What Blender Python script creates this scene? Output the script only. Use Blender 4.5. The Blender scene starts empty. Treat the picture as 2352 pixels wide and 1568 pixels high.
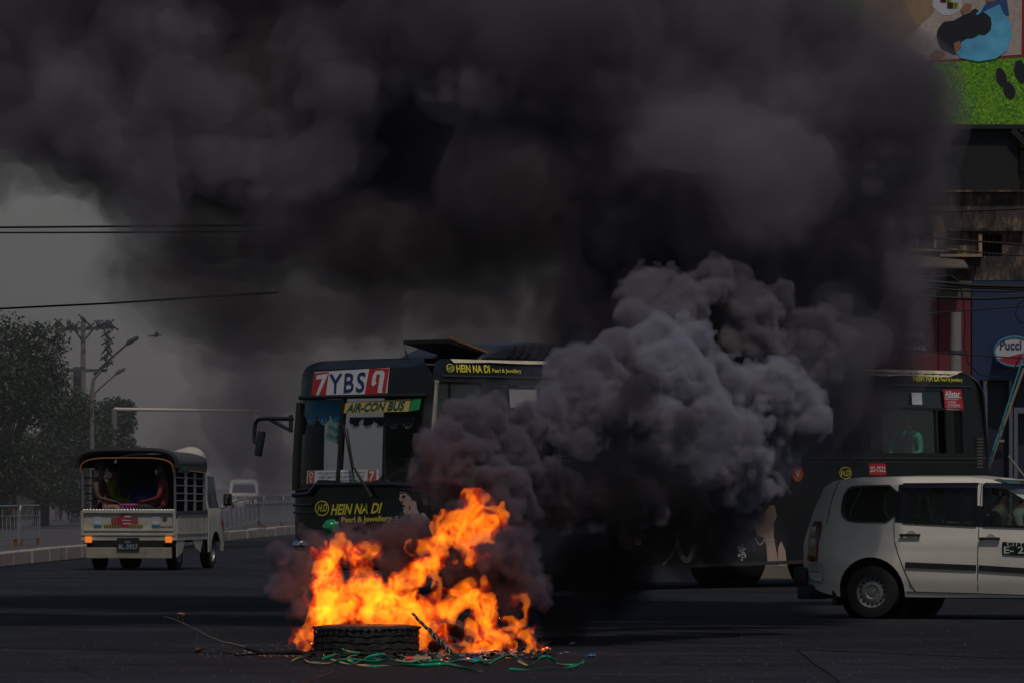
import bpy, bmesh, math, random
import numpy as np
from mathutils import Vector, Matrix, Euler
from mathutils.geometry import delaunay_2d_cdt

random.seed(7)
R = math.radians
S = bpy.context.scene
COL = S.collection

# ------------------------------------------------------------------ camera
F, HOR, CH = 12200.0, 1115.0, 1.40          # focal length in picture units (picture 2352 wide), horizon row, eye height
cam = bpy.data.cameras.new('camera')
camo = bpy.data.objects.new('camera', cam); COL.objects.link(camo)
cam.sensor_width = 36.0
cam.lens = 36.0 * F / 2352.0
camo.location = (0, 0, CH)
camo.rotation_euler = (R(90), 0, 0)
cam.shift_y = (HOR - 784.0) / 2352.0
cam.clip_start = 0.5
cam.clip_end = 6000
S.camera = camo

# ------------------------------------------------------------------ sky, sun, exposure
SUN_EL, SUN_AZ = 61.0, 163.0                 # azimuth clockwise from +Y (the view direction) towards +X
wd = bpy.data.worlds.new('World'); S.world = wd; wd.use_nodes = True
nt = wd.node_tree
bg = nt.nodes['Background']
sky = nt.nodes.new('ShaderNodeTexSky'); sky.sky_type = 'NISHITA'; sky.sun_disc = False
sky.sun_elevation = R(SUN_EL); sky.sun_rotation = R(SUN_AZ); sky.dust_density = 1.2; sky.air_density = 1.2
nt.links.new(sky.outputs[0], bg.inputs['Color']); bg.inputs['Strength'].default_value = 0.095
sl = bpy.data.lights.new('sun', 'SUN'); sl.energy = 4.4; sl.angle = R(0.6); sl.color = (1.0, 0.92, 0.82)
so = bpy.data.objects.new('sun', sl); COL.objects.link(so)
sd = Vector((math.sin(R(SUN_AZ)) * math.cos(R(SUN_EL)), math.cos(R(SUN_AZ)) * math.cos(R(SUN_EL)), math.sin(R(SUN_EL))))
so.rotation_euler = sd.to_track_quat('Z', 'Y').to_euler()
S.view_settings.view_transform = 'Standard'; S.view_settings.look = 'None'
S.view_settings.gamma = 1.0; S.view_settings.use_curve_mapping = False
S.view_settings.exposure = -1.75
S.render.engine = 'CYCLES'
cy = S.cycles
cy.use_denoising = True
cy.max_bounces = 8; cy.diffuse_bounces = 3; cy.glossy_bounces = 3; cy.transmission_bounces = 4
cy.volume_bounces = 2; cy.transparent_max_bounces = 48
cy.sample_clamp_indirect = 4.0

# ------------------------------------------------------------------ helpers
def P(px, py, Y):
    """World point that stands Y metres ahead and is seen at this picture place."""
    return Vector(((px - 1176.0) * Y / F, Y, CH + (HOR - py) * Y / F))

def G(px, py):
    """Point on the ground seen at this picture place."""
    Y = F * CH / (py - HOR)
    return Vector(((px - 1176.0) * Y / F, Y, 0.0))

MATS = {}
def nodes_of(name):
    m = bpy.data.materials.new(name); m.use_nodes = True
    t = m.node_tree
    return m, t, t.nodes, t.links

def mat(name, col, rough=0.6, metal=0.0, var=0.12, scale=6.0, bump=0.15, bscale=60.0, dirt=0.0, dirtcol=(0.05, 0.045, 0.04), coat=0.0, spec=0.5, emit=None, estr=0.0):
    """Painted or plain surface with a little colour variation, fine relief and optional patchy dirt."""
    if name in MATS: return MATS[name]
    m, t, n, l = nodes_of(name)
    b = n['Principled BSDF']
    tc = n.new('ShaderNodeTexCoord')
    nz = n.new('ShaderNodeTexNoise'); nz.inputs['Scale'].default_value = scale; nz.inputs['Detail'].default_value = 6
    l.new(tc.outputs['Object'], nz.inputs['Vector'])
    mx = n.new('ShaderNodeMix'); mx.data_type = 'RGBA'
    mx.inputs['A'].default_value = (*[c * (1 - var) for c in col], 1)
    mx.inputs['B'].default_value = (*[min(1, c * (1 + var)) for c in col], 1)
    l.new(nz.outputs['Fac'], mx.inputs['Factor'])
    out = mx.outputs['Result']
    if dirt > 0:
        dz = n.new('ShaderNodeTexNoise'); dz.inputs['Scale'].default_value = scale * 0.6; dz.inputs['Detail'].default_value = 9; dz.inputs['Roughness'].default_value = 0.7
        l.new(tc.outputs['Object'], dz.inputs['Vector'])
        rp = n.new('ShaderNodeValToRGB'); rp.color_ramp.elements[0].position = 0.45; rp.color_ramp.elements[1].position = 0.72
        l.new(dz.outputs['Fac'], rp.inputs['Fac'])
        mu = n.new('ShaderNodeMath'); mu.operation = 'MULTIPLY'; mu.inputs[1].default_value = dirt
        l.new(rp.outputs['Color'], mu.inputs[0])
        m2 = n.new('ShaderNodeMix'); m2.data_type = 'RGBA'
        m2.inputs['B'].default_value = (*dirtcol, 1)
        l.new(mu.outputs[0], m2.inputs['Factor']); l.new(out, m2.inputs['A']); out = m2.outputs['Result']
    l.new(out, b.inputs['Base Color'])
    b.inputs['Roughness'].default_value = rough; b.inputs['Metallic'].default_value = metal
    b.inputs['Coat Weight'].default_value = coat; b.inputs['Coat Roughness'].default_value = 0.12
    b.inputs['Specular IOR Level'].default_value = spec
    if bump > 0:
        bz = n.new('ShaderNodeTexNoise'); bz.inputs['Scale'].default_value = bscale; bz.inputs['Detail'].default_value = 4
        l.new(tc.outputs['Object'], bz.inputs['Vector'])
        bp = n.new('ShaderNodeBump'); bp.inputs['Strength'].default_value = bump; bp.inputs['Distance'].default_value = 0.01
        l.new(bz.outputs['Fac'], bp.inputs['Height']); l.new(bp.outputs['Normal'], b.inputs['Normal'])
    if emit:
        b.inputs['Emission Color'].default_value = (*emit, 1); b.inputs['Emission Strength'].default_value = estr
    MATS[name] = m
    return m

def glass_mat(name, tint, gloss=0.12, alpha=0.8):
    """Thin window pane: tinted see-through film with a mirror-like sheen."""
    if name in MATS: return MATS[name]
    m, t, n, l = nodes_of(name)
    n.remove(n['Principled BSDF'])
    o = n['Material Output']
    tr = n.new('ShaderNodeBsdfTransparent'); tr.inputs['Color'].default_value = (*tint, 1)
    gl = n.new('ShaderNodeBsdfGlossy'); gl.inputs['Roughness'].default_value = 0.05; gl.inputs['Color'].default_value = (0.8, 0.85, 0.9, 1)
    fr = n.new('ShaderNodeLayerWeight'); fr.inputs['Blend'].default_value = gloss
    mx = n.new('ShaderNodeMixShader')
    l.new(fr.outputs['Fresnel'], mx.inputs[0]); l.new(tr.outputs[0], mx.inputs[1]); l.new(gl.outputs[0], mx.inputs[2])
    df = n.new('ShaderNodeBsdfDiffuse'); df.inputs['Color'].default_value = (0.12, 0.13, 0.13, 1)
    m2 = n.new('ShaderNodeMixShader'); m2.inputs[0].default_value = 1 - alpha
    l.new(mx.outputs[0], m2.inputs[1]); l.new(df.outputs[0], m2.inputs[2])
    l.new(m2.outputs[0], o.inputs['Surface'])
    MATS[name] = m
    return m

def tag(o, label=None, cat=None, group=None, kind=None):
    if label: o['label'] = label
    if cat: o['category'] = cat
    if group: o['group'] = group
    if kind: o['kind'] = kind
    return o

def empty(name, loc, rz=0.0, label=None, cat=None, group=None):
    o = bpy.data.objects.new(name, None); COL.objects.link(o)
    o.empty_display_size = 0.2
    o.location = loc; o.rotation_euler = (0, 0, rz)
    return tag(o, label, cat, group)

def link_mesh(name, me, m=None, parent=None, smooth=False):
    o = bpy.data.objects.new(name, me); COL.objects.link(o)
    if m is not None:
        for q in (m if isinstance(m, (list, tuple)) else [m]): me.materials.append(q)
    if parent is not None: o.parent = parent
    if smooth and len(me.polygons): me.polygons.foreach_set('use_smooth', [True] * len(me.polygons))
    return o

def copy_tree(o, parent=None):
    c = o.copy(); COL.objects.link(c); c.parent = parent
    for ch in list(o.children): copy_tree(ch, c)
    return c

class MB:
    """Collects boxes, tubes, lathes and loose polygons, then links them as one mesh object."""
    def __init__(s): s.v = []; s.f = []; s.mi = []
    def add(s, vs, fs, mi=0):
        b = len(s.v); s.v += [tuple(v) for v in vs]; s.f += [tuple(i + b for i in f) for f in fs]; s.mi += [mi] * len(fs)
        return s
    def box(s, a, b, mi=0, rot=None, bev=0.0):
        (x0, y0, z0), (x1, y1, z1) = a, b
        c = Vector(((x0 + x1) / 2, (y0 + y1) / 2, (z0 + z1) / 2))
        hx, hy, hz = abs(x1 - x0) / 2, abs(y1 - y0) / 2, abs(z1 - z0) / 2
        if bev > 0:
            bm = bmesh.new(); bmesh.ops.create_cube(bm, size=1.0)
            for v in bm.verts: v.co = Vector((v.co.x * 2 * hx, v.co.y * 2 * hy, v.co.z * 2 * hz))
            bmesh.ops.bevel(bm, geom=bm.edges[:] + bm.verts[:], offset=min(bev, hx * .9, hy * .9, hz * .9), segments=2, affect='EDGES', profile=0.6)
            vs = [v.co.copy() for v in bm.verts]; bm.verts.index_update()
            fs = [[v.index for v in f.verts] for f in bm.faces]; bm.free()
        else:
            vs = [Vector((sx * hx, sy * hy, sz * hz)) for sx in (-1, 1) for sy in (-1, 1) for sz in (-1, 1)]
            fs = [(0, 1, 3, 2), (4, 6, 7, 5), (0, 4, 5, 1), (2, 3, 7, 6), (0, 2, 6, 4), (1, 5, 7, 3)]
        if rot is not None: vs = [rot @ v for v in vs]
        return s.add([v + c for v in vs], fs, mi)
    def beam(s, p, q, w, h, up=(0, 0, 1), mi=0):
        p, q = Vector(p), Vector(q); d = (q - p)
        if d.length < 1e-6: return s
        z = d.normalized(); up = Vector(up)
        if abs(z.dot(up)) > .98: up = Vector((0, 1, 0))
        x = z.cross(up).normalized(); y = x.cross(z)
        vs = []
        for e in (p, q):
            for sx, sy in ((-1, -1), (1, -1), (1, 1), (-1, 1)): vs.append(e + x * sx * w / 2 + y * sy * h / 2)
        return s.add(vs, [(0, 3, 2, 1), (4, 5, 6, 7), (0, 1, 5, 4), (1, 2, 6, 5), (2, 3, 7, 6), (3, 0, 4, 7)], mi)
    def tube(s, pts, r, n=8, mi=0, cap=True):
        pts = [Vector(p) for p in pts]
        rs = r if isinstance(r, (list, tuple)) else [r] * len(pts)
        base = len(s.v); up = None
        for i, p in enumerate(pts):
            t = (pts[min(i + 1, len(pts) - 1)] - pts[max(i - 1, 0)])
            t = t.normalized() if t.length > 1e-9 else Vector((0, 0, 1))
            if up is None: up = Vector((0, 0, 1)) if abs(t.z) < .9 else Vector((0, 1, 0))
            x = t.cross(up)
            if x.length < 1e-6: x = t.cross(Vector((1, 0, 0)))
            x.normalize(); y = x.cross(t).normalized(); up = y
            for k in range(n):
                a = 2 * math.pi * k / n
                s.v.append(tuple(p + (x * math.cos(a) + y * math.sin(a)) * rs[i]))
        for i in range(len(pts) - 1):
            for k in range(n):
                a = base + i * n + k; b = base + i * n + (k + 1) % n
                s.f.append((a, b, b + n, a + n)); s.mi.append(mi)
        if cap:
            s.f.append(tuple(base + k for k in range(n))[::-1]); s.mi.append(mi)
            e = base + (len(pts) - 1) * n
            s.f.append(tuple(e + k for k in range(n))); s.mi.append(mi)
        return s
    def lathe(s, prof, n=24, c=(0, 0, 0), axis='Z', mi=0, closed=False):
        base = len(s.v); c = Vector(c)
        for k in range(n):
            a = 2 * math.pi * k / n
            for (r, h) in prof:
                x, y = r * math.cos(a), r * math.sin(a)
                q = Vector((x, y, h)) if axis == 'Z' else (Vector((x, h, y)) if axis == 'Y' else Vector((h, x, y)))
                s.v.append(tuple(q + c))
        m = len(prof)
        for k in range(n):
            k2 = (k + 1) % n
            for i in range(m if closed else m - 1):
                j = (i + 1) % m
                s.f.append((base + k * m + i, base + k2 * m + i, base + k2 * m + j, base + k * m + j)); s.mi.append(mi)
        return s
    def prism(s, poly, fn, d0, d1, mi=0):
        """Closed outline poly [(a, b)] pulled from depth d0 to d1; fn(a, b, d) gives the point."""
        n = len(poly)
        vs = [fn(a, b, d0) for a, b in poly] + [fn(a, b, d1) for a, b in poly]
        fs = [tuple(range(n)), tuple(range(2 * n - 1, n - 1, -1))] + [(i, (i + 1) % n, n + (i + 1) % n, n + i) for i in range(n)]
        return s.add(vs, fs, mi)
    def build(s, name, m, parent=None, smooth=False, bevel=0.0, fix=True):
        me = bpy.data.meshes.new(name); me.from_pydata(s.v, [], s.f)
        if fix:
            bm = bmesh.new(); bm.from_mesh(me)
            bm.faces.ensure_lookup_table()
            for f, k in zip(bm.faces, s.mi): f.material_index = k
            bmesh.ops.recalc_face_normals(bm, faces=bm.faces); bm.to_mesh(me); bm.free()
        me.update()
        o = link_mesh(name, me, m, parent)
        if smooth: autosmooth(me, 40)
        if bevel:
            b = o.modifiers.new('bevel', 'BEVEL'); b.width = bevel; b.segments = 2; b.limit_method = 'ANGLE'; b.angle_limit = R(40)
        return o

def autosmooth(me, ang):
    if not len(me.polygons): return
    me.polygons.foreach_set('use_smooth', [True] * len(me.polygons))
    bm = bmesh.new(); bm.from_mesh(me)
    c = math.cos(R(ang))
    for e in bm.edges:
        if len(e.link_faces) == 2 and e.link_faces[0].normal.dot(e.link_faces[1].normal) < c: e.smooth = False
    bm.to_mesh(me); bm.free()

def inside(poly, x, y):
    r = False; n = len(poly); j = n - 1
    for i in range(n):
        xi, yi = poly[i]; xj, yj = poly[j]
        if (yi > y) != (yj > y) and x < (xj - xi) * (y - yi) / (yj - yi) + xi: r = not r
        j = i
    return r

def panel_mesh(outline, holes, step, fn, thick=0.0, nfn=None):
    """Sheet with real openings: 2-D outline and holes, meshed finely and bent through fn(a, b) -> point; thick gives it an inner side along -normal."""
    pts = []; edges = []
    def ring(poly):
        b = len(pts); dense = []
        for i in range(len(poly)):
            p, q = poly[i], poly[(i + 1) % len(poly)]
            k = max(1, int(math.hypot(q[0] - p[0], q[1] - p[1]) / step))
            for j in range(k): dense.append((p[0] + (q[0] - p[0]) * j / k, p[1] + (q[1] - p[1]) * j / k))
        pts.extend(dense); n = len(dense)
        edges.extend((b + i, b + (i + 1) % n) for i in range(n))
    ring(outline)
    for h in holes: ring(h)
    xs = [p[0] for p in outline]; ys = [p[1] for p in outline]
    y = min(ys) + step / 2
    while y < max(ys):
        x = min(xs) + step / 2
        while x < max(xs):
            if inside(outline, x, y) and not any(inside(h, x, y) for h in holes): pts.append((x, y))
            x += step
        y += step
    vo, eo, fo, *_ = delaunay_2d_cdt([Vector(p) for p in pts], edges, [], 0, 1e-5)
    fs = []
    for f in fo:
        cx = sum(vo[i][0] for i in f) / len(f); cyy = sum(vo[i][1] for i in f) / len(f)
        if inside(outline, cx, cyy) and not any(inside(h, cx, cyy) for h in holes): fs.append(tuple(f))
    me = bpy.data.meshes.new('sheet'); me.from_pydata([tuple(fn(v[0], v[1])) for v in vo], [], fs); me.update()
    return me

def panel(name, outline, holes, step, fn, m, parent=None, thick=0.012, smooth=True, off=0.0):
    me = panel_mesh(outline, holes, step, fn); me.name = name
    o = link_mesh(name, me, m, parent)
    if smooth: autosmooth(me, 35)
    if thick:
        sm = o.modifiers.new('thickness', 'SOLIDIFY'); sm.thickness = thick; sm.offset = off; sm.use_even_offset = False
        if smooth: es = o.modifiers.new('split', 'EDGE_SPLIT'); es.split_angle = R(40); es.use_edge_sharp = False
    return o

def round_poly(p, it=2):
    for _ in range(it):
        q = []
        for i in range(len(p)):
            a, b = p[i], p[(i + 1) % len(p)]; q += [(a[0] * .8 + b[0] * .2, a[1] * .8 + b[1] * .2), (a[0] * .2 + b[0] * .8, a[1] * .2 + b[1] * .8)]
        p = q
    return p

def rrect(x0, y0, x1, y1, r, n=4):
    out = []
    rs = r if isinstance(r, (list, tuple)) else [r] * 4          # corners: bottom left, bottom right, top right, top left
    for (cx, cyy, a0, rr) in ((x0 + rs[0], y0 + rs[0], 180, rs[0]), (x1 - rs[1], y0 + rs[1], 270, rs[1]), (x1 - rs[2], y1 - rs[2], 0, rs[2]), (x0 + rs[3], y1 - rs[3], 90, rs[3])):
        if rr < 1e-4: out.append((cx, cyy)); continue
        for k in range(n + 1):
            a = R(a0 + 90 * k / n); out.append((cx + rr * math.cos(a), cyy + rr * math.sin(a)))
    return out

def text_mesh(txt, size, bold=0.0, shear=0.0, res=3, ext=0.0, sx=1.0, space=1.0):
    cu = bpy.data.curves.new('lettering', 'FONT'); cu.body = txt; cu.size = size; cu.offset = bold; cu.shear = shear
    cu.resolution_u = res; cu.extrude = ext; cu.space_character = space
    ob = bpy.data.objects.new('lettering', cu); COL.objects.link(ob)
    dg = bpy.context.evaluated_depsgraph_get()
    me = bpy.data.meshes.new_from_object(ob.evaluated_get(dg)); bpy.data.objects.remove(ob); bpy.data.curves.remove(cu)
    for v in me.vertices: v.co.x *= sx
    return me

def text_fit(name, txt, m, parent, fn, a0, b0, a1, b1, bold=0.0, shear=0.0, space=1.0, d=0.0):
    """Lettering fitted to the rectangle a0..a1 by b0..b1 of a surface; fn(a, b, d) gives the point."""
    me = text_mesh(txt, 1.0, bold, shear, space=space)
    if not len(me.vertices): return None
    xs = [v.co.x for v in me.vertices]; ys = [v.co.y for v in me.vertices]
    x0, x1, y0, y1 = min(xs), max(xs), min(ys), max(ys)
    for v in me.vertices:
        a = a0 + (v.co.x - x0) / (x1 - x0) * (a1 - a0); b = b0 + (v.co.y - y0) / (y1 - y0) * (b1 - b0)
        v.co = fn(a, b, d)
    me.materials.clear()
    me.update()
    return link_mesh(name, me, m, parent)

def surface_nets(f, iso, org, vox):
    """Naive surface nets in numpy: closed quad mesh around the region f > iso."""
    f = np.pad(f, 1, constant_values=f.min() - 1.0) - iso
    s = f > 0
    nx, ny, nz = f.shape
    c = np.zeros((nx - 1, ny - 1, nz - 1), np.int8)
    for i in (0, 1):
        for j in (0, 1):
            for k in (0, 1): c += s[i:nx - 1 + i, j:ny - 1 + j, k:nz - 1 + k]
    act = (c > 0) & (c < 8)
    ids = np.full(act.shape, -1, np.int64); A = np.argwhere(act); ids[act] = np.arange(len(A))
    acc = np.zeros((len(A), 3)); cnt = np.zeros(len(A))
    x, y, z = A.T
    for (d, offs) in ((0, [(0, 0, 0), (0, 1, 0), (0, 0, 1), (0, 1, 1)]), (1, [(0, 0, 0), (1, 0, 0), (0, 0, 1), (1, 0, 1)]), (2, [(0, 0, 0), (1, 0, 0), (0, 1, 0), (1, 1, 0)])):
        e = [0, 0, 0]; e[d] = 1
        for o in offs:
            a = f[x + o[0], y + o[1], z + o[2]]; b = f[x + o[0] + e[0], y + o[1] + e[1], z + o[2] + e[2]]
            h = (a > 0) != (b > 0)
            t = np.where(h, a / np.where(h, a - b, 1), 0)
            pt = np.stack([np.full(len(A), float(q)) for q in o], 1); pt[:, d] += t
            acc += pt * h[:, None]; cnt += h
    V = (A + acc / cnt[:, None] - 1.0) * vox + np.array(org)
    Q = []
    for d in range(3):
        sl0 = [slice(1, -1)] * 3; sl0[d] = slice(0, -1); sl1 = [slice(1, -1)] * 3; sl1[d] = slice(1, None)
        a = s[tuple(sl0)]; b = s[tuple(sl1)]
        E = np.argwhere(a != b); dirn = a[a != b]
        E = E + 1; E[:, d] -= 1
        u, w = [q for q in range(3) if q != d]
        def cell(du, dw):
            q = E.copy(); q[:, u] -= du; q[:, w] -= dw
            return ids[q[:, 0], q[:, 1], q[:, 2]]
        q = np.stack([cell(1, 1), cell(0, 1), cell(0, 0), cell(1, 0)], 1)
        flip = dirn if d != 1 else ~dirn
        q[~flip] = q[~flip][:, ::-1]
        Q.append(q)
    return V, np.concatenate(Q)

def np_mesh(name, V, Q, m, parent=None, smooth=True):
    me = bpy.data.meshes.new(name)
    me.vertices.add(len(V)); me.vertices.foreach_set('co', V.astype(np.float32).ravel())
    k = Q.shape[1]
    me.loops.add(len(Q) * k); me.loops.foreach_set('vertex_index', Q.astype(np.int32).ravel())
    me.polygons.add(len(Q)); me.polygons.foreach_set('loop_start', np.arange(0, len(Q) * k, k, dtype=np.int32))
    me.update(calc_edges=True); me.validate()
    o = link_mesh(name, me, m, parent)
    if smooth: me.polygons.foreach_set('use_smooth', np.ones(len(me.polygons), bool))
    return o

def vnoise(shape, cell, rng):
    """Smooth random field on a grid, one lattice value every `cell` voxels."""
    out = rng.random(tuple(int(n / cell) + 3 for n in shape)) * 2 - 1
    for ax, n in enumerate(shape):
        t = (np.arange(n) + rng.random() * cell) / cell
        i = t.astype(int); fr = t - i; fr = fr * fr * (3 - 2 * fr)
        sh = [1, 1, 1]; sh[ax] = n; fr = fr.reshape(sh)
        out = np.take(out, i, ax) * (1 - fr) + np.take(out, i + 1, ax) * fr
    return out

def fbm(shape, cell, octv, rng, gain=0.5, ridged=False):
    o = np.zeros(shape); a = 1.0; tot = 0
    for _ in range(octv):
        q = vnoise(shape, max(cell, 1.6), rng)
        o += a * ((1 - np.abs(q) * 2) if ridged else q); tot += a; a *= gain; cell /= 2
    return o / tot

def blur(f, n=1):
    for _ in range(n):
        for ax in range(3):
            p = np.pad(f, [(1, 1) if k == ax else (0, 0) for k in range(3)], mode='edge')
            a = [slice(None)] * 3; b = [slice(None)] * 3; c = [slice(None)] * 3
            a[ax] = slice(0, -2); b[ax] = slice(1, -1); c[ax] = slice(2, None)
            f = p[tuple(a)] * .25 + p[tuple(b)] * .5 + p[tuple(c)] * .25
    return f

def smoke_mat(name, density, col, masked=True, aniso=0.0, absorb=(0, 0, 0)):
    m, t, n, l = nodes_of(name)
    n.remove(n['Principled BSDF']); o = n['Material Output']
    v = n.new('ShaderNodeVolumePrincipled')
    v.inputs['Color'].default_value = (*col, 1); v.inputs['Density'].default_value = density; v.inputs['Anisotropy'].default_value = aniso
    v.inputs['Absorption Color'].default_value = (*absorb, 1)
    l.new(v.outputs[0], o.inputs['Volume'])
    if masked:
        c = n.new('ShaderNodeRGB'); c.outputs[0].default_value = (1, 1, 1, 1)
        tr = n.new('ShaderNodeBsdfTransparent'); l.new(c.outputs[0], tr.inputs['Color']); l.new(tr.outputs[0], o.inputs['Surface'])
    return m
# ------------------------------------------------------------------ ground and far air
def asphalt_mat(nm='asphalt', k=1.0):
    m, t, n, l = nodes_of(nm)
    b = n['Principled BSDF']; tc = n.new('ShaderNodeTexCoord')
    def noise(sc, det, rough=0.6):
        q = n.new('ShaderNodeTexNoise'); q.inputs['Scale'].default_value = sc; q.inputs['Detail'].default_value = det; q.inputs['Roughness'].default_value = rough
        l.new(tc.outputs['Object'], q.inputs['Vector']); return q
    def ramp(src, p0, c0, p1, c1):
        r = n.new('ShaderNodeValToRGB'); e = r.color_ramp.elements
        e[0].position = p0; e[0].color = c0; e[1].position = p1; e[1].color = c1
        l.new(src, r.inputs['Fac']); return r.outputs['Color']
    big = ramp(noise(0.35, 5).outputs['Fac'], 0.35, (0.007 * k, 0.007 * k, 0.0095 * k, 1), 0.68, (0.019 * k, 0.019 * k, 0.027 * k, 1))
    fine = ramp(noise(95, 4, 0.75).outputs['Fac'], 0.38, (0.62, 0.62, 0.62, 1), 0.66, (1.45, 1.45, 1.5, 1))
    mul = n.new('ShaderNodeMix'); mul.data_type = 'RGBA'; mul.blend_type = 'MULTIPLY'; mul.inputs['Factor'].default_value = 1
    l.new(big, mul.inputs['A']); l.new(fine, mul.inputs['B'])
    # oil and soot stains
    st = ramp(noise(1.3, 8, 0.7).outputs['Fac'], 0.52, (1, 1, 1, 1), 0.68, (0.42, 0.42, 0.42, 1))
    m2 = n.new('ShaderNodeMix'); m2.data_type = 'RGBA'; m2.blend_type = 'MULTIPLY'; m2.inputs['Factor'].default_value = 1
    l.new(mul.outputs['Result'], m2.inputs['A']); l.new(st, m2.inputs['B'])
    mp = n.new('ShaderNodeMapping'); mp.inputs['Scale'].default_value = (0.12, 1.5, 1.0); mp.inputs['Rotation'].default_value = (0, 0, 0.05); l.new(tc.outputs['Object'], mp.inputs[0])
    sk = n.new('ShaderNodeTexNoise'); sk.inputs['Scale'].default_value = 1.0; sk.inputs['Detail'].default_value = 8; sk.inputs['Roughness'].default_value = 0.7; l.new(mp.outputs[0], sk.inputs['Vector'])
    sr = ramp(sk.outputs['Fac'], 0.4, (0.72, 0.72, 0.72, 1), 0.66, (1.7, 1.66, 1.7, 1))
    m2b = n.new('ShaderNodeMix'); m2b.data_type = 'RGBA'; m2b.blend_type = 'MULTIPLY'; m2b.inputs['Factor'].default_value = 1
    l.new(m2.outputs['Result'], m2b.inputs['A']); l.new(sr, m2b.inputs['B']); m2 = m2b
    # pale grit caught in the surface
    vo = n.new('ShaderNodeTexVoronoi'); vo.inputs['Scale'].default_value = 14; l.new(tc.outputs['Object'], vo.inputs['Vector'])
    gr = ramp(vo.outputs['Distance'], 0.03, (1, 1, 1, 1), 0.055, (0, 0, 0, 1))
    gm = n.new('ShaderNodeMath'); gm.operation = 'MULTIPLY'
    gsel = ramp(noise(3.1, 3).outputs['Fac'], 0.5, (0, 0, 0, 1), 0.62, (1, 1, 1, 1))
    l.new(gr, gm.inputs[0]); l.new(gsel, gm.inputs[1])
    m3 = n.new('ShaderNodeMix'); m3.data_type = 'RGBA'; m3.inputs['B'].default_value = (0.2, 0.19, 0.18, 1)
    l.new(gm.outputs[0], m3.inputs['Factor']); l.new(m2.outputs['Result'], m3.inputs['A'])
    # cracks and sealed seams
    ds = n.new('ShaderNodeMix'); ds.data_type = 'RGBA'; ds.blend_type = 'ADD'; ds.inputs['Factor'].default_value = 0.6
    nn = noise(0.9, 6, 0.65); l.new(tc.outputs['Object'], ds.inputs['A']); l.new(nn.outputs['Color'], ds.inputs['B'])
    vc = n.new('ShaderNodeTexVoronoi'); vc.feature = 'DISTANCE_TO_EDGE'; vc.inputs['Scale'].default_value = 0.55; l.new(ds.outputs['Result'], vc.inputs['Vector'])
    ck = ramp(vc.outputs['Distance'], 0.004, (0.25, 0.25, 0.25, 1), 0.013, (1, 1, 1, 1))
    m4 = n.new('ShaderNodeMix'); m4.data_type = 'RGBA'; m4.blend_type = 'MULTIPLY'; m4.inputs['Factor'].default_value = 1
    l.new(m3.outputs['Result'], m4.inputs['A']); l.new(ck, m4.inputs['B'])
    l.new(m4.outputs['Result'], b.inputs['Base Color'])
    b.inputs['Roughness'].default_value = 0.82
    b.inputs['Specular IOR Level'].default_value = 0.3
    bp = n.new('ShaderNodeBump'); bp.inputs['Strength'].default_value = 0.7; bp.inputs['Distance'].default_value = 0.012
    hb = noise(70, 6, 0.7); l.new(hb.outputs['Fac'], bp.inputs['Height']); l.new(bp.outputs['Normal'], b.inputs['Normal'])
    return m

me = bpy.data.meshes.new('road')
bm = bmesh.new()
xs = [-900, -60, -20, -10, 0, 10, 20, 60, 900]; ys = [-40, 0, 20, 40, 60, 90, 150, 400, 2500]
g = [[bm.verts.new((x, y, 0)) for x in xs] for y in ys]
for j in range(len(ys) - 1):
    for i in range(len(xs) - 1): bm.faces.new((g[j][i], g[j][i + 1], g[j + 1][i + 1], g[j + 1][i]))
bm.to_mesh(me); bm.free()
road = link_mesh('road', me, asphalt_mat()); tag(road, 'dark worn asphalt of the wide junction under the fire and vehicles', kind='structure')

def road_patch(nm, pts, k, lb):
    mb = MB(); n_ = []
    for i in range(len(pts)):
        a, b = G(*pts[i]), G(*pts[(i + 1) % len(pts)])
        for j in range(6):
            q = a.lerp(b, j / 6); n_.append((q.x + random.uniform(-.02, .02), q.y + random.uniform(-.06, .06), 0.004))
    mb.add(n_, [tuple(range(len(n_)))]); tag(mb.build(nm, asphalt_mat(nm + '_surface', k)), lb, kind='structure')
    sm_ = MB(); sm_.tube([(a[0], a[1], .004) for a in n_] + [(n_[0][0], n_[0][1], .004)], .006, 4); tag(sm_.build(nm + '_seam', mat('tar_seam', (.006, .006, .007), .5)), 'thin tar seam around the repaired asphalt', kind='structure')
road_patch('road_patch', [(1830, 1492), (2700, 1530), (2900, 1600), (2000, 1620)], 1.35, 'slightly paler repaired asphalt in the near right of the road')
road_patch('road_patch', [(-300, 1480), (520, 1502), (760, 1545), (500, 1640), (-500, 1640)], 1.25, 'slightly paler repaired asphalt in the near left of the road')
hz = MB().box((-150, -4, -1.0), (150, 520, 26.0)).build('haze', smoke_mat('haze_air', 0.00008, (0.62, 0.58, 0.60), masked=False, aniso=0.3, absorb=(0.3, 0.3, 0.3)))
tag(hz, 'thin grey smoke haze filling the air over the whole street', kind='stuff')
# ------------------------------------------------------------------ smoke
rng = np.random.default_rng(11)

def stamp(f, org, vox, cx, cyy, cz, r, reach=0.0):
    """Union of a ball into the distance-like field f (positive inside)."""
    i0 = np.maximum(((np.array((cx, cyy, cz)) - r * 1.6 - reach - org) / vox).astype(int), 0)
    i1 = np.minimum(((np.array((cx, cyy, cz)) + r * 1.6 + reach - org) / vox).astype(int) + 2, f.shape)
    if np.any(i1 <= i0): return
    x = org[0] + vox * np.arange(i0[0], i1[0])[:, None, None] - cx
    y = org[1] + vox * np.arange(i0[1], i1[1])[None, :, None] - cyy
    z = org[2] + vox * np.arange(i0[2], i1[2])[None, None, :] - cz
    d = r - np.sqrt(x * x + y * y + z * z)
    sub = f[i0[0]:i1[0], i0[1]:i1[1], i0[2]:i1[2]]
    np.maximum(sub, d, out=sub)

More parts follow.
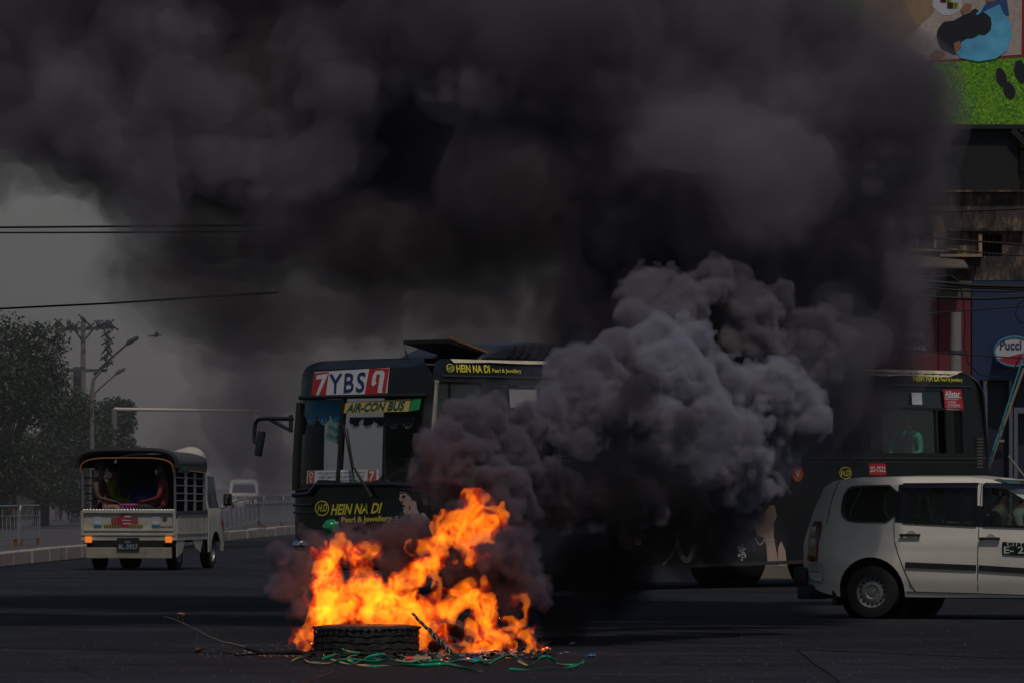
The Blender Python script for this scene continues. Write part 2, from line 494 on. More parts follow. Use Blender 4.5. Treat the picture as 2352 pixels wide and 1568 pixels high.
def sphere_dirs(n):
    v = rng.normal(size=(n, 3)); return v / np.linalg.norm(v, axis=1)[:, None]

def billow(name, puffs, vox, mats, label, med=26, small=12, m_r=(0.30, 0.5), s_r=(0.28, 0.5), amp=0.06, cell=0.30, carve=0.05, shells=(0.0, 0.03)):
    """Cauliflower smoke: balls on balls on balls, joined, slightly melted, closed mesh."""
    B = []
    for (px, py, r, Y) in puffs:
        c = P(px, py, Y); B.append((c.x, c.y, c.z, r * Y / F))
    balls = list(B)
    for (x, y, z, r) in B:
        n1 = int(med * (0.7 + 0.6 * rng.random()))
        for d in sphere_dirs(n1):
            r1 = r * rng.uniform(*m_r); c1 = np.array((x, y, z)) + d * (r * 0.86)
            balls.append((*c1, r1))
            if r1 > vox * 3:
                for e in sphere_dirs(small):
                    if e @ d < -0.2: continue
                    r2 = r1 * rng.uniform(*s_r)
                    if r2 > vox * 1.3: balls.append((*(c1 + e * r1 * 0.9), r2))
    A = np.array(balls)
    ext = max(0.0, -min(shells)); mg = vox * 4 + ext + 0.6 * (amp + carve)
    lo = (A[:, :3] - A[:, 3:]).min(0) - mg; hi = (A[:, :3] + A[:, 3:]).max(0) + mg
    shape = tuple(((hi - lo) / vox).astype(int) + 1)
    f = np.full(shape, -0.6 - ext - 2 * (amp + carve), np.float64)
    for b in balls: stamp(f, lo, vox, *b, reach=(ext + 0.95) if b[3] > 0.10 and ext > 0 else 0.0)
    f = blur(f, 1)
    lim = 0.95 if ext > 0 else 0.4
    w_ = np.clip(1 + (f + 0.5 * ext) / lim, 0, 1)
    f = f + w_ * amp * (np.abs(fbm(shape, cell / vox, 2, rng)) * 2.2 - 0.5) + w_ * amp * 0.65 * (np.abs(fbm(shape, cell * 0.32 / vox, 2, rng)) * 2.2 - 0.4)
    f = f + w_ * carve * (fbm(shape, cell * 2.6 / vox, 2, rng) - 0.12) * 2.0
    for ax in range(3):
        for e_ in (0, -1): sl_ = [slice(None)] * 3; sl_[ax] = e_; f[tuple(sl_)] = -2
    for iso, mt_ in zip(shells, mats):
        V, Q = surface_nets(f, iso, lo, vox)
        V[:, 2] = np.maximum(V[:, 2], 0.012 + abs(iso) * .05)
        o = np_mesh(name, V, Q, mt_)
        tag(o, label, kind='stuff')
    
    return o

front_puffs = [
 # grey crest rising behind the fire to the right
 (1490,655,62,50),(1640,670,72,50.5),(1560,720,78,50),(1455,735,52,49.6),(1780,705,55,51),(1720,770,90,50.5),(1850,775,82,51),(1925,770,42,51.3),(1870,850,60,51),
 (1590,800,85,48.5),(1480,805,62,48),(1410,835,55,47.8),(1650,865,80,48.5),(1545,880,80,47.8),(1335,875,66,47),(1285,905,56,46.8),(1240,892,36,46.7),
 (1250,955,78,46.6),(1360,950,80,46.8),(1340,1015,68,46.6),(1450,960,80,47.2),(1500,1010,80,47.3),
 (1760,900,85,49),(1815,960,64,49),(1848,905,40,49.3),(1700,985,90,48.5),(1610,960,80,47.8),(1600,1030,70,47.8),(1720,1060,88,48.6),(1755,1045,55,49),(1740,1125,44,49.4),(1725,1180,34,49.6),(1650,1080,66,48.4),
 (1130,945,42,45.6),(1085,985,66,45.4),(1015,1030,54,45.2),(1060,1085,84,45.3),(1165,1060,72,45.8),(1110,1000,60,45.5),(1060,1040,60,45.2),(1200,990,60,45.9),(990,1095,42,45.2),(1130,1125,70,45.2),
 (1230,1120,72,46),(1300,1150,62,46.2),(1190,1170,46,45.4),(1370,1150,56,46.6),(1440,1140,70,47),
]
base_puffs = [
 (688,1305,52,44.5),(662,1350,44,44.4),(640,1262,22,44.5),(715,1240,30,44.6),(790,1222,30,44.6),(850,1214,24,44.7),(895,1228,30,44.8),(948,1222,34,44.8),(760,1262,40,44.8),(830,1262,40,44.9),(900,1275,46,44.9),(690,1392,40,44.4),
 (985,1262,44,44.9),(940,1300,50,45),(1180,1238,50,44.9),(1135,1270,60,44.9),(1195,1298,56,44.9),(1110,1325,56,45),(1060,1290,50,45),(1225,1350,46,44.9),(1170,1360,50,45),
]
crest = front_puffs[:9]; core = front_puffs[9:30]; left = front_puffs[30:]
def pair(nm, d0, d1, col): return (smoke_mat(nm + '_edge', d0, col, masked=False), smoke_mat(nm, d1, col))
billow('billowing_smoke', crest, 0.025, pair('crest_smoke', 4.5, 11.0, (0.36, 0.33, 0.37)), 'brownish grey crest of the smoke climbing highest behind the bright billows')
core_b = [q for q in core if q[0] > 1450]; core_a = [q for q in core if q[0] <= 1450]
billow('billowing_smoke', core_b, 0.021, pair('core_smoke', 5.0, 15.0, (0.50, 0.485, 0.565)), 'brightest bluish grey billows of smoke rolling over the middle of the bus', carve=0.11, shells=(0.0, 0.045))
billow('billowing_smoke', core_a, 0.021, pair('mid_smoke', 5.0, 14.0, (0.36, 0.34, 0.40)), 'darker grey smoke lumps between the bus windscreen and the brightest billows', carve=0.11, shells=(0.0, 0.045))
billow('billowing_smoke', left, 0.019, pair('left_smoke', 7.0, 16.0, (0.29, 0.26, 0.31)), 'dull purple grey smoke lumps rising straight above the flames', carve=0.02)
billow('low_smoke', base_puffs, 0.017, pair('sooty_smoke', 3.0, 9.0, (0.25, 0.22, 0.28)), 'low purple grey smoke rolling close round the flames at the foot of the fire', carve=0.03, shells=(0.0, 0.03))
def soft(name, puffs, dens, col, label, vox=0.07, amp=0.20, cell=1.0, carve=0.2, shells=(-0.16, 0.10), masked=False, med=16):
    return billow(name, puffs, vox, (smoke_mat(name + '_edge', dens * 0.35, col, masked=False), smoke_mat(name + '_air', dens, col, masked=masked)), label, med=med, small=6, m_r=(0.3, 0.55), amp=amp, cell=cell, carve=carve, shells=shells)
# body of the great cloud: irregular lumps all over, at many depths
rc = random.Random(21)
mass = []
for gy in range(-60, 700, 84):
    for gx in range(-140, 2200, 118):
        x = gx + rc.uniform(-55, 55); y = gy + rc.uniform(-45, 45)
        low = np.interp(x, [-200, 0, 150, 300, 430, 600, 900, 1250, 1350, 2000, 2120, 2200], [400, 425, 450, 490, 590, 640, 650, 665, 770, 770, 600, 420])
        r = rc.uniform(62, 125)
        if y + r * .7 > low or x + r > 2165 - max(0, 300 - y) * .22: continue
        mass.append((x, y, r, rc.uniform(51.0, 54.5) + (2.4 if x > 1330 and y > 440 else 0)))
for x, y, r in [(1340, 700, 85), (1300, 620, 80), (1330, 800, 62), (1390, 870, 56), (1440, 780, 60), (1960, 640, 75), (1985, 740, 66), (1985, 840, 56), (1950, 930, 62), (1900, 1000, 50), (1880, 900, 60), (2010, 690, 72), (2035, 780, 66), (2020, 870, 60), (1985, 960, 52), (1930, 1040, 42), (2050, 600, 60), (1700, 640, 90), (1830, 640, 80), (1560, 640, 90), (1450, 620, 90)]: mass.append((x, y, r, rc.uniform(53.8, 55.5)) if x < 1880 or y < 620 else (x, y, r, rc.uniform(60.5, 62.5)))
soft('dark_smoke', mass, 2.4, (0.225, 0.20, 0.23), 'huge dark lumpy smoke cloud hanging over the street above the bus', masked=True, vox=0.08, med=20)
lights = [(120,230,100,51.3),(190,300,70,51.1),(330,430,62,51.5),(450,180,105,51.6),(640,390,105,51.6),(560,320,70,51.3),(720,120,85,51.5),(840,130,65,51.5),(1140,190,62,50.6),(1080,215,50,50.8),
 (1380,440,70,51.2),(1600,280,95,51),(1750,330,125,51),(1850,190,105,51.4),(1700,110,95,51.4),(1880,430,115,51),(2010,380,85,51.3),(2095,410,62,51.6),(2060,505,60,51.4),(1800,500,80,50.8),(2030,620,46,51.6),(1480,150,70,51.4)]
lights = [(x, y, r * .8, Y - 0.55) for x, y, r, Y in lights]
soft('grey_cloud', lights, 0.6, (0.42, 0.39, 0.45), 'mottled lighter grey puffs on the face of the great smoke cloud', amp=0.45, carve=0.75, cell=0.7)
belly = [(430,560,60,51.2),(520,590,72,51),(620,585,76,51),(730,590,78,51),(840,585,78,51),(950,590,80,51),(1060,585,80,51),(1170,590,84,50.8),(1260,650,74,50.6),(1340,740,60,50.4),(1230,540,70,50.9),(330,500,60,51.4),(230,440,50,51.6),(1150,400,60,50.6)]
soft('shaded_belly', belly, 1.8, (0.09, 0.08, 0.09), 'near black smoke along the underside of the great cloud, its shade put into the colour')  # shade under the cloud, put in as extra puffs of darker colour
black = [(1350,1285,96,47.6),(1290,1310,66,47.0),(1420,1270,80,47.8),(1330,1290,85,48.5),(1290,1380,60,47),(1400,1380,55,49),(1250,1290,50,46),(1390,1015,36,45.7),(1480,905,30,46.3),(1600,985,30,47),(1290,1110,60,45.6),(1400,1120,70,45.9),(1500,1130,60,46.4),(1230,1190,50,45.2),(1480,1050,40,46.2),(1560,1180,70,47.5),(1000,1240,30,44.9),(1310,1215,62,47.5),(1420,1230,75,48),(1530,1210,70,49),(1640,1200,70,50),(1730,1190,46,51),(1330,1320,70,47.2),(1440,1330,60,48.5),(1270,1400,50,46.6),(1560,1290,56,50.5),(1180,1430,34,46)]
wisp = [(1420,755,55,47.5),(1310,845,50,46.6),(1225,885,50,46.2),(1490,700,60,49),(1885,870,55,49.3),(1880,960,36,49.3),(1790,1110,36,49),(1710,1185,66,48.8),(1110,925,48,45.3),(990,1000,50,45),(945,1080,44,45),(1945,765,55,50.8),(1560,830,60,46.6),(1700,900,60,47.6),(1640,1010,70,46.8)]
soft('thin_smoke', wisp, 0.7, (0.36, 0.34, 0.40), 'thin torn veils of smoke blurring the outline of the bright billows', vox=0.05, amp=0.22, carve=0.3, cell=0.6, shells=(-0.12, 0.04))
soft('black_smoke', black, 2.3, (0.05, 0.045, 0.05), 'thin black smoke trailing low along the side of the bus', vox=0.05, amp=0.12, cell=0.5, shells=(-0.05, 0.06))
far = [(520,800,110,118),(560,950,120,122),(620,1070,90,126),(500,690,80,118),(640,700,100,120),(780,720,110,122),(930,735,120,124),(1080,740,120,125),(1230,740,100,122),(640,860,100,130),(420,1060,70,128)]
soft('far_smoke', far, 0.50, (0.30, 0.27, 0.29), 'dim brown grey smoke hanging between the pickup and the bus front', vox=0.14, amp=0.5, cell=2.2, shells=(-.3, .2))
hang = [(150,440,75,58),(260,500,80,58.5),(380,570,80,58),(470,640,75,58),(560,660,70,58.5),(20,400,70,58),(700,650,70,58),(850,655,70,58),(1000,655,70,58),(1130,660,70,57.5),(330,520,80,59)]
soft('hanging_smoke', hang, 0.8, (0.20, 0.18, 0.20), 'thin brown smoke hanging in rags under the belly of the dark cloud', vox=0.08, amp=0.4, carve=0.5, cell=1.0, shells=(-.25, .1))

# big soft dark cloud: nested thin-to-dense shells of one field
def cloud(name, label, lo, hi, vox, blobs, levels, seed, warp=1.1, cell=2.6):
    rg = np.random.default_rng(seed)
    lo = np.array(lo, float); hi = np.array(hi, float)
    shape = tuple(((hi - lo) / vox).astype(int) + 1)
    X = lo[0] + vox * np.arange(shape[0])[:, None, None]; Yg = lo[1] + vox * np.arange(shape[1])[None, :, None]; Z = lo[2] + vox * np.arange(shape[2])[None, None, :]
    f = np.zeros(shape)
    for (px, py, rx, rz, Y, ry) in blobs:
        c = P(px, py, Y); k = Y / F
        d = ((X - c.x) / (rx * k)) ** 2 + ((Yg - c.y) / ry) ** 2 + ((Z - c.z) / (rz * k)) ** 2
        f = np.maximum(f, np.exp(-d * 1.2)) * 0.5 + (f + np.exp(-d * 1.2)) * 0.5
    n1 = fbm(shape, cell / vox, 5, rg, 0.55); n2 = fbm(shape, 1.2 / vox, 4, rg, 0.55)
    f = f + 0.42 * warp * n1 + 0.16 * n2
    ed = np.minimum.reduce([np.minimum(X - lo[0], hi[0] - X) + 0 * f, np.minimum(Yg - lo[1], hi[1] - Yg) + 0 * f, np.minimum(Z - lo[2], hi[2] - Z) + 0 * f])
    f = np.where(ed < 0.5, np.minimum(f, ed), f)
    for (iso, dens, col, masked) in levels:
        V, Q = surface_nets(f, iso, lo, vox)
        if not len(Q): continue
        o = np_mesh(name, V, Q, smoke_mat(name + '_air', dens, col, masked=masked))
        tag(o, label, kind='stuff')

dark = (0.24, 0.22, 0.25)
cloud_blobs = [
 (300, 60, 700, 330, 60, 5.5), (900, 250, 700, 330, 60, 5), (1450, 250, 560, 380, 60, 5), (1850, 330, 240, 400, 59, 4),
 (200, 240, 420, 130, 61, 4), (700, 400, 330, 150, 61, 4), (1150, 440, 300, 130, 61, 4), (1600, 640, 340, 260, 58, 4),
 (1920, 760, 120, 300, 57, 2.4), (1740, 960, 200, 230, 57, 2.4), (1450, 1050, 300, 220, 56, 2.6), (1300, 1280, 160, 160, 54, 2.5),
]
cloud('smoke_backing', 'deep body of dark smoke behind the lumpy face of the cloud', (-8.5, 50.5, 0.05), (6.5, 67.5, 9.2), 0.16, cloud_blobs,
      [(0.50, 0.22, dark, False), (0.66, 0.5, dark, False), (0.85, 1.0, dark, False)], 5)

# smoke that has drifted down the street and hides the far end of it
def drift():
    bm = bmesh.new(); bmesh.ops.create_cube(bm, size=1.0)
    bmesh.ops.subdivide_edges(bm, edges=bm.edges[:], cuts=20, use_grid_fill=True)
    rr = random.Random(4)
    for v in bm.verts:
        q = v.co.copy(); n_ = Vector((math.sin(q.x * 19 + q.z * 7), math.sin(q.y * 23 + q.x * 9), math.sin(q.z * 17 + q.y * 11)))
        v.co = Vector((q.x * 270 + n_.x * 6, 290 + q.y * 350 + n_.y * 7, 10.6 + q.z * 22.6 + (n_.z * 2.2 if q.z > 0.4 else 0)))
    me = bpy.data.meshes.new('drifting_smoke'); bm.to_mesh(me); bm.free()
    o = link_mesh('drifting_smoke', me, smoke_mat('drifted_air', 0.0036, (0.65, 0.60, 0.66), masked=False, aniso=0.2))
    tag(o, 'pale grey smoke drifted down the far street behind the pickup and bus', kind='stuff')
drift()
# ------------------------------------------------------------------ fire
def fire_pt(zx, zy): return 617.4 + zx * 0.325, 1176 + zy * 0.325

def trilinear(f, x, y, z):
    n = f.shape
    x = np.clip(x, 0, n[0] - 1.001); y = np.clip(y, 0, n[1] - 1.001); z = np.clip(z, 0, n[2] - 1.001)
    i = x.astype(int); j = y.astype(int); k = z.astype(int); a = x - i; b = y - j; c = z - k
    o = 0
    for di in (0, 1):
        wa = a if di else 1 - a
        for dj in (0, 1):
            wb = b if dj else 1 - b
            for dk in (0, 1):
                wc = c if dk else 1 - c
                o = o + f[i + di, j + dj, k + dk] * wa * wb * wc
    return o

def flame_mat(name, rgb, strength):
    m, t, n, l = nodes_of(name)
    n.remove(n['Principled BSDF']); o = n['Material Output']
    e = n.new('ShaderNodeEmission'); e.inputs['Color'].default_value = (*rgb, 1); e.inputs['Strength'].default_value = strength
    l.new(e.outputs[0], o.inputs['Volume'])
    c = n.new('ShaderNodeRGB'); c.outputs[0].default_value = (1, 1, 1, 1)
    tr = n.new('ShaderNodeBsdfTransparent'); l.new(c.outputs[0], tr.inputs['Color']); l.new(tr.outputs[0], o.inputs['Surface'])
    return m

# tongues: (points in picture, half width, depth Y offset, strength)
T = [
 ([(350,830),(385,700),(410,560),(405,420),(395,330),(440,290)], 62, 0.0, 1.0),
 ([(430,330),(470,210),(540,260),(600,270)], 48, 0.05, .9), ([(560,300),(650,340),(690,290),(745,290)], 34, .05, .8), ([(600,330),(650,400),(720,430)], 40, .1, .7),
 ([(330,560),(320,640),(350,720)], 36, -.05, .75), ([(430,420),(460,560),(450,700)], 60, .1, .9),
 ([(370,790),(520,740),(700,730),(860,740),(1040,770)], 66, .0, 1.1), ([(450,660),(620,620),(760,600),(900,620),(980,680)], 78, .08, 1.0),
 ([(640,520),(800,510),(880,540),(900,640)], 62, .1, 1.1), ([(760,560),(900,470),(1010,440),(1100,380)], 56, .1, 1.1),
 ([(1060,400),(1170,370),(1190,280),(1130,190)], 52, .12, .95), ([(1080,250),(1130,200),(1150,175)], 32, .1, .8), ([(1180,430),(1210,350)], 44, .12, .8),
 ([(940,165),(915,230),(965,285),(1035,262)], 20, -.02, .75), ([(985,155),(1015,190)], 16, -.02, .65),
 ([(1225,150),(1330,110),(1400,60),(1450,-20),(1440,-110)], 58, .15, .95), ([(1500,-70),(1600,-30),(1640,30),(1600,60)], 34, .15, .8), ([(1330,-20),(1400,-90)], 26, .15, .7),
 ([(1350,110),(1380,210),(1410,290)], 50, .15, .9), ([(1420,100),(1500,120),(1540,60)], 54, .18, .9), ([(1400,300),(1410,380)], 30, .2, .7), ([(1480,300),(1530,320)], 26, .2, .5),
 ([(1050,700),(1130,720),(1170,800),(1160,860)], 62, .0, 1.0), ([(1130,650),(1210,640),(1280,700)], 54, .1, .8), ([(1240,690),(1360,650),(1480,640),(1540,700)], 62, .1, 1.1),
 ([(1300,600),(1400,570),(1500,550)], 34, .15, .6), ([(1500,600),(1570,650)], 40, .12, .8), ([(1530,740),(1550,830),(1480,890),(1560,930)], 64, .0, 1.1), ([(1600,830),(1650,920),(1690,945)], 44, -.02, 1.0),
 ([(1200,860),(1260,930)], 34, -.1, .9), ([(1150,515),(1200,530),(1220,575),(1150,580)], 20, .05, .6),
 ([(1690,880),(1730,800),(1790,740),(1770,640),(1740,600)], 28, .05, .75), ([(1660,860),(1700,840),(1740,870),(1800,870)], 36, .02, .95), ([(1840,940),(1850,860),(1860,800)], 30, .0, .9),
 ([(1870,900),(1920,920),(1980,960)], 24, -.03, .9), ([(1840,950),(1900,945)], 22, -.08, .8),
 ([(200,940),(220,890),(280,860),(320,830)], 36, .0, .85), ([(240,950),(290,920),(335,960)], 30, -.02, .8), ([(120,945),(170,950)], 12, 0, .7), ([(305,850),(330,870),(345,1000)], 16, -.06, .8),
 ([(1230,1050),(1330,1010),(1420,980),(1440,920)], 30, -.25, .85), ([(1400,1055),(1480,1040),(1560,990),(1510,970)], 26, -.25, .85), ([(1350,950),(1400,920),(1470,900)], 36, -.1, .95),
 ([(1100,940),(1140,880),(1110,850)], 30, -.18, .8), ([(1080,1010),(1120,980),(1140,930)], 16, -.2, .7), ([(615,935),(640,965),(700,985),(760,1020)], 9, -.5, .7), ([(1000,1000),(1030,960)], 12, -.46, .6), ([(850,1010),(900,1015)], 9, -.5, .5),
]
rt = random.Random(9)
T += [([(x + rt.uniform(-26, 26), y + rt.uniform(-26, 16)) for x, y in p], r * .8, dy + rt.uniform(.08, .28), st * .85) for p, r, dy, st in T if r > 30]
T += [([(345, 850), (352, 930), (348, 1000)], 13, -.55, .7), ([(1090, 850), (1120, 930), (1090, 1000)], 20, -.45, .8), ([(380, 822), (520, 806), (700, 806), (900, 808), (1050, 824)], 20, -.52, .8)]
fy = 44.1
vox = 0.0105
lo = np.array([P(640, 1300, fy).x, fy - 0.66, -0.02]); hi = np.array([P(1285, 1300, fy).x, fy + 0.52, P(1000, 1118, fy).z])
shp = tuple(((hi - lo) / vox).astype(int) + 1)
Xg = lo[0] + vox * np.arange(shp[0])[:, None, None]; Yg = lo[1] + vox * np.arange(shp[1])[None, :, None]; Zg = lo[2] + vox * np.arange(shp[2])[None, None, :]
env = np.full(shp, -1.2, np.float32)
for pts, r, dy, st in T:
    w = [P(*fire_pt(a, b), fy + dy) for a, b in pts]; rr = 1.24 * r * 0.325 * fy / F
    for a, b in zip(w[:-1], w[1:]):
        i0 = np.maximum(((np.minimum(a, b) - 2.6 * rr - lo) / vox).astype(int), 0); i1 = np.minimum(((np.maximum(a, b) + 2.6 * rr - lo) / vox).astype(int) + 2, shp)
        if np.any(i1 <= i0): continue
        x = Xg[i0[0]:i1[0]]; y = Yg[:, i0[1]:i1[1]]; z = Zg[:, :, i0[2]:i1[2]]
        d = b - a; L = max(d.length_squared, 1e-9)
        t = np.clip(((x - a.x) * d.x + (y - a.y) * d.y + (z - a.z) * d.z) / L, 0, 1)
        q = np.sqrt((x - a.x - t * d.x) ** 2 + ((y - a.y - t * d.y) * 2.4) ** 2 + (z - a.z - t * d.z) ** 2)
        sub = env[i0[0]:i1[0], i0[1]:i1[1], i0[2]:i1[2]]
        np.maximum(sub, (st * (1 - q / rr * 0.9)).astype(np.float32), out=sub)
rg = np.random.default_rng(3)
ii, jj, kk = np.meshgrid(*[np.arange(n, dtype=np.float32) for n in shp], indexing='ij')
wx = fbm(shp, 16, 3, rg).astype(np.float32) * 22; wz = fbm(shp, 16, 3, rg).astype(np.float32) * 26; wy = fbm(shp, 14, 2, rg).astype(np.float32) * 12
def aniso(cx, cz, octv):
    big = tuple(int(n / q) + 8 for n, q in zip(shp, (1, 1, cz)))
    return fbm(big, cx, octv, rg, 0.55, ridged=True)
rid = aniso(15, 2.1, 4)
n1 = trilinear(rid, ii + wx, jj + wy, (kk + wz) / 2.1).astype(np.float32)
rid = aniso(7, 1.8, 3)
n2 = trilinear(rid, ii + wx * .7 + wz * .3, jj + wy, (kk + wz * .7) / 1.8).astype(np.float32)
edge = trilinear(env, ii + wx * 0.55, jj + wy * .4, kk + wz * 0.6)
rid = aniso(3.6, 1.6, 2)
n3 = trilinear(rid, ii + wx * .4, jj + wy, (kk + wz * .5) / 1.6).astype(np.float32)
f = np.minimum(edge, 0.80) * 1.0 + 0.85 * n1 + 1.05 * n2 + 0.60 * n3 - 0.87
f = np.where(edge < -0.15, -1, f)
f[:, :, :3] = -1
F1, F2, F3 = -0.12, 0.20, 0.52
for nm, iso, rgb, st in (('flame', F1, (1.0, 0.030, 0.001), 9), ('flame', F2, (1.0, 0.095, 0.002), 11), ('flame', F3, (1.0, 0.31, 0.008), 27)):
    V, Q = surface_nets(f, iso, lo, vox)
    o = np_mesh(nm, V, Q, flame_mat('flame_glow', rgb, st))
    tag(o, 'bright orange and yellow flames leaping from the burning tyres on the road', kind='stuff')
# ------------------------------------------------------------------ bus
BX, BY, BA, BL, BW, BH = -1.075, 68.7, R(45), 11.28, 2.55, 3.05
bus = empty('city_bus', (BX, BY, 0), BA, 'black city bus with yellow lettering and red route banner, half hidden by smoke', 'bus')
ca, sa = math.cos(BA), math.sin(BA)
def bside(px, py):
    """(distance from the front corner, height) on the near side of the bus for a place in the picture"""
    k = (px - 1176) / F
    u = (k * BY - BX) / (ca - k * sa); Y = BY + u * sa
    return u, CH + (HOR - py) * Y / F
def bfront(px, py):
    k = (px - 1176) / F
    v = (BX - k * BY) / (sa + k * ca); Y = BY + v * ca
    return v, CH + (HOR - py) * Y / F
# local frame: x along the side to the rear, y across to the far side, z up
def sect(z):
    """how far the side wall leans in at height z, with the rounded roof edge"""
    if z > 2.93: 
        t = min(1, (z - 2.93) / 0.13); return 0.08 + 0.15 * (1 - math.sqrt(max(0, 1 - t * t)))
    if z > 1.2: return 0.08 * ((z - 1.2) / 1.73) ** 2
    return 0.0
def S_(u, z, d=0.0): return Vector((u, sect(z) - d, z))                 # near side; d pushes outwards
def S2(u, z, d=0.0): return Vector((u, BW - sect(z) + d, z))            # far side
def bulge(v): return 0.09 * (1 - (2 * v / BW - 1) ** 2) + 0.07 * (1 - (2 * v / BW - 1) ** 16)
def frake(z): return 0.0 if z < 1.35 else 0.10 * ((z - 1.35) / 1.3) ** 1.6 + (0.20 * (1 - math.sqrt(max(0, 1 - min(1, (z - 2.91) / 0.14) ** 2))) if z > 2.91 else 0)
def F_(v, z, d=0.0): return Vector((-bulge(v) + frake(z) + 0.0 - d, v, z))
def K_(v, z, d=0.0): return Vector((BL + 0.10 * (1 - (2 * v / BW - 1) ** 4) - (0.16 * max(0, z - 1.1) / 1.9) - (0.28 * (1 - math.sqrt(max(0, 1 - min(1, (z - 2.62) / 0.43) ** 2))) if z > 2.62 else 0) + d, v, z))

bblk = mat('bus_black_paint', (0.007, 0.007, 0.009), 0.34, var=0.3, scale=3, bump=0.05, dirt=0.35, dirtcol=(0.018, 0.017, 0.016), coat=0.12)
rubber = mat('rubber', (0.010, 0.010, 0.010), 0.85, var=0.3, scale=12)
dplas = mat('black_plastic', (0.02, 0.02, 0.022), 0.5)
cream = mat('sunlit_cream', (0.62, 0.52, 0.38), 0.6, var=0.25, scale=9, dirt=0.5, dirtcol=(0.16, 0.13, 0.10))
bglass = glass_mat('bus_glass', (0.55, 0.62, 0.60), 0.2, 0.95)
fglass = glass_mat('windscreen_glass', (0.72, 0.78, 0.78), 0.12, 0.97)
yel = mat('yellow_lettering', (0.82, 0.72, 0.05), 0.5, var=0.15, scale=30, dirt=0.35, dirtcol=(0.45, 0.45, 0.25))
whitev = mat('white_vinyl', (0.72, 0.72, 0.74), 0.5, var=0.06)
redv = mat('red_vinyl', (0.50, 0.025, 0.03), 0.5, var=0.15)
navy = mat('navy_vinyl', (0.015, 0.03, 0.14), 0.5)
orav = mat('orange_vinyl', (0.55, 0.10, 0.04), 0.5, var=0.2)

win_z0, win_z1 = 1.83, 2.79
# side window openings (distance ranges)
wins = []
u = 0.42
doors_u = (1.25, 2.35)
side_w = [(0.10, 1.06)] + [(2.5 + i * 1.32, 2.5 + i * 1.32 + 1.22) for i in range(6)]
side_w[5] = (bside(1932, 900)[0], bside(2006, 900)[0]); side_w[6] = (bside(2026, 900)[0], bside(2181, 900)[0]); side_w.append((bside(2190, 900)[0], bside(2219, 900)[0]))
side_w[4] = (side_w[5][0] - 1.32, side_w[5][0] - .12); side_w[3] = (side_w[4][0] - 1.32, side_w[4][0] - .12)
side_w[2] = (side_w[3][0] - 1.32, side_w[3][0] - .12); side_w[1] = (2.5, side_w[2][0] - .12)
holes = [rrect(a, win_z0 if a > 1 else 1.25, b, win_z1, 0.07) for a, b in side_w]
door_hole = rrect(1.18, 0.36, 2.38, 2.72, 0.05)
arch = lambda c, r=0.56: [(c + r * math.cos(R(t)), 0.46 + r * math.sin(R(t))) for t in range(0, 181, 15)]
WF, WR = 3.05, 8.10
def side_outline(with_arch=True):
    o = [(0.0, 0.30)]
    for c in (WF, WR): o += [(c - 0.56, 0.30 if c == WF else 0.34)] + arch(c)[::-1] + [(c + 0.56, 0.30 if c == WF else 0.36)]
    o += [(BL, 0.42), (BL, 1.0), (BL - 0.02, 1.2)]
    o += [(BL - 0.16 * (z - 1.1) / 1.9 - (0.30 * (1 - math.sqrt(max(0, 1 - ((z - 2.5) / 0.5) ** 2))) if z > 2.5 else 0), z) for z in (1.6, 2.0, 2.4, 2.6, 2.75, 2.88, 2.97, 3.0)]
    o += [(frake(z) + 0.02, z) for z in (3.05, 3.0, 2.9, 2.7, 2.5, 2.2, 1.8, 1.35)]
    return o
panel('side_panel', side_outline(), holes + [door_hole], 0.22, S_, bblk, bus, 0.010)
panel('side_panel', side_outline(), [rrect(a, win_z0, b, win_z1, 0.07) for a, b in side_w[1:]] + [rrect(0.5, 1.5, 1.6, 2.7, .07)], 0.3, S2, bblk, bus, 0.03)
# front wall with banner box above the windscreen opening
ws = [(0.10, 1.34), (0.45, 1.36), (0.62, 1.46), (BW - 0.62, 1.46), (BW - 0.46, 1.36), (BW - 0.12, 1.34), (BW - 0.10, 2.545), (0.10, 2.545)]
fo = rrect(0.0, 0.30, BW, 3.05, [0.02, 0.02, 0.36, 0.36], 8)
banner_hole = rrect(0.16, 2.42, BW - 0.16, 2.84, [0.03, 0.03, 0.2, 0.2])
panel('front_panel', fo, [ws[::-1]], 0.16, F_, bblk, bus, 0.008)
panel('rear_panel', fo, [rrect(0.5, 1.7, BW - 0.5, 2.5, 0.1)], 0.3, K_, bblk, bus, 0.03)
# roof skin
mb = MB(); nu, nv = 30, 10
for i in range(nu + 1):
    for j in range(nv + 1):
        v_ = 0.21 + (BW - 0.42) * j / nv; u_ = 0.36 + (BL - 0.34 - 0.42) * i / nu
        mb.v.append((u_, v_, 3.05 + 0.02 * (1 - (2 * v_ / BW - 1) ** 2)))
for i in range(nu):
    for j in range(nv):
        a = i * (nv + 1) + j; mb.f.append((a, a + 1, a + nv + 2, a + nv + 1)); mb.mi.append(0)
mb.box((0.02, 0.06, 0.32), (BL - 0.05, BW - 0.06, 0.40))
mb.build('roof', bblk, bus, smooth=False)
# cream strip along the roof edge: strong sunlight from above painted as colour
ed = [(0.55, 3.05)] + [(0.55 + i * 0.33, 2.975 + random.uniform(-0.012, 0.012) + (0.03 if i < 18 else -0.012)) for i in range(31)] + [(BL - 0.42, 3.05)]
panel('lit_edge', ed[::-1], [], 0.16, lambda a, b: S_(a, b, 0.006), cream, bus, 0.004)
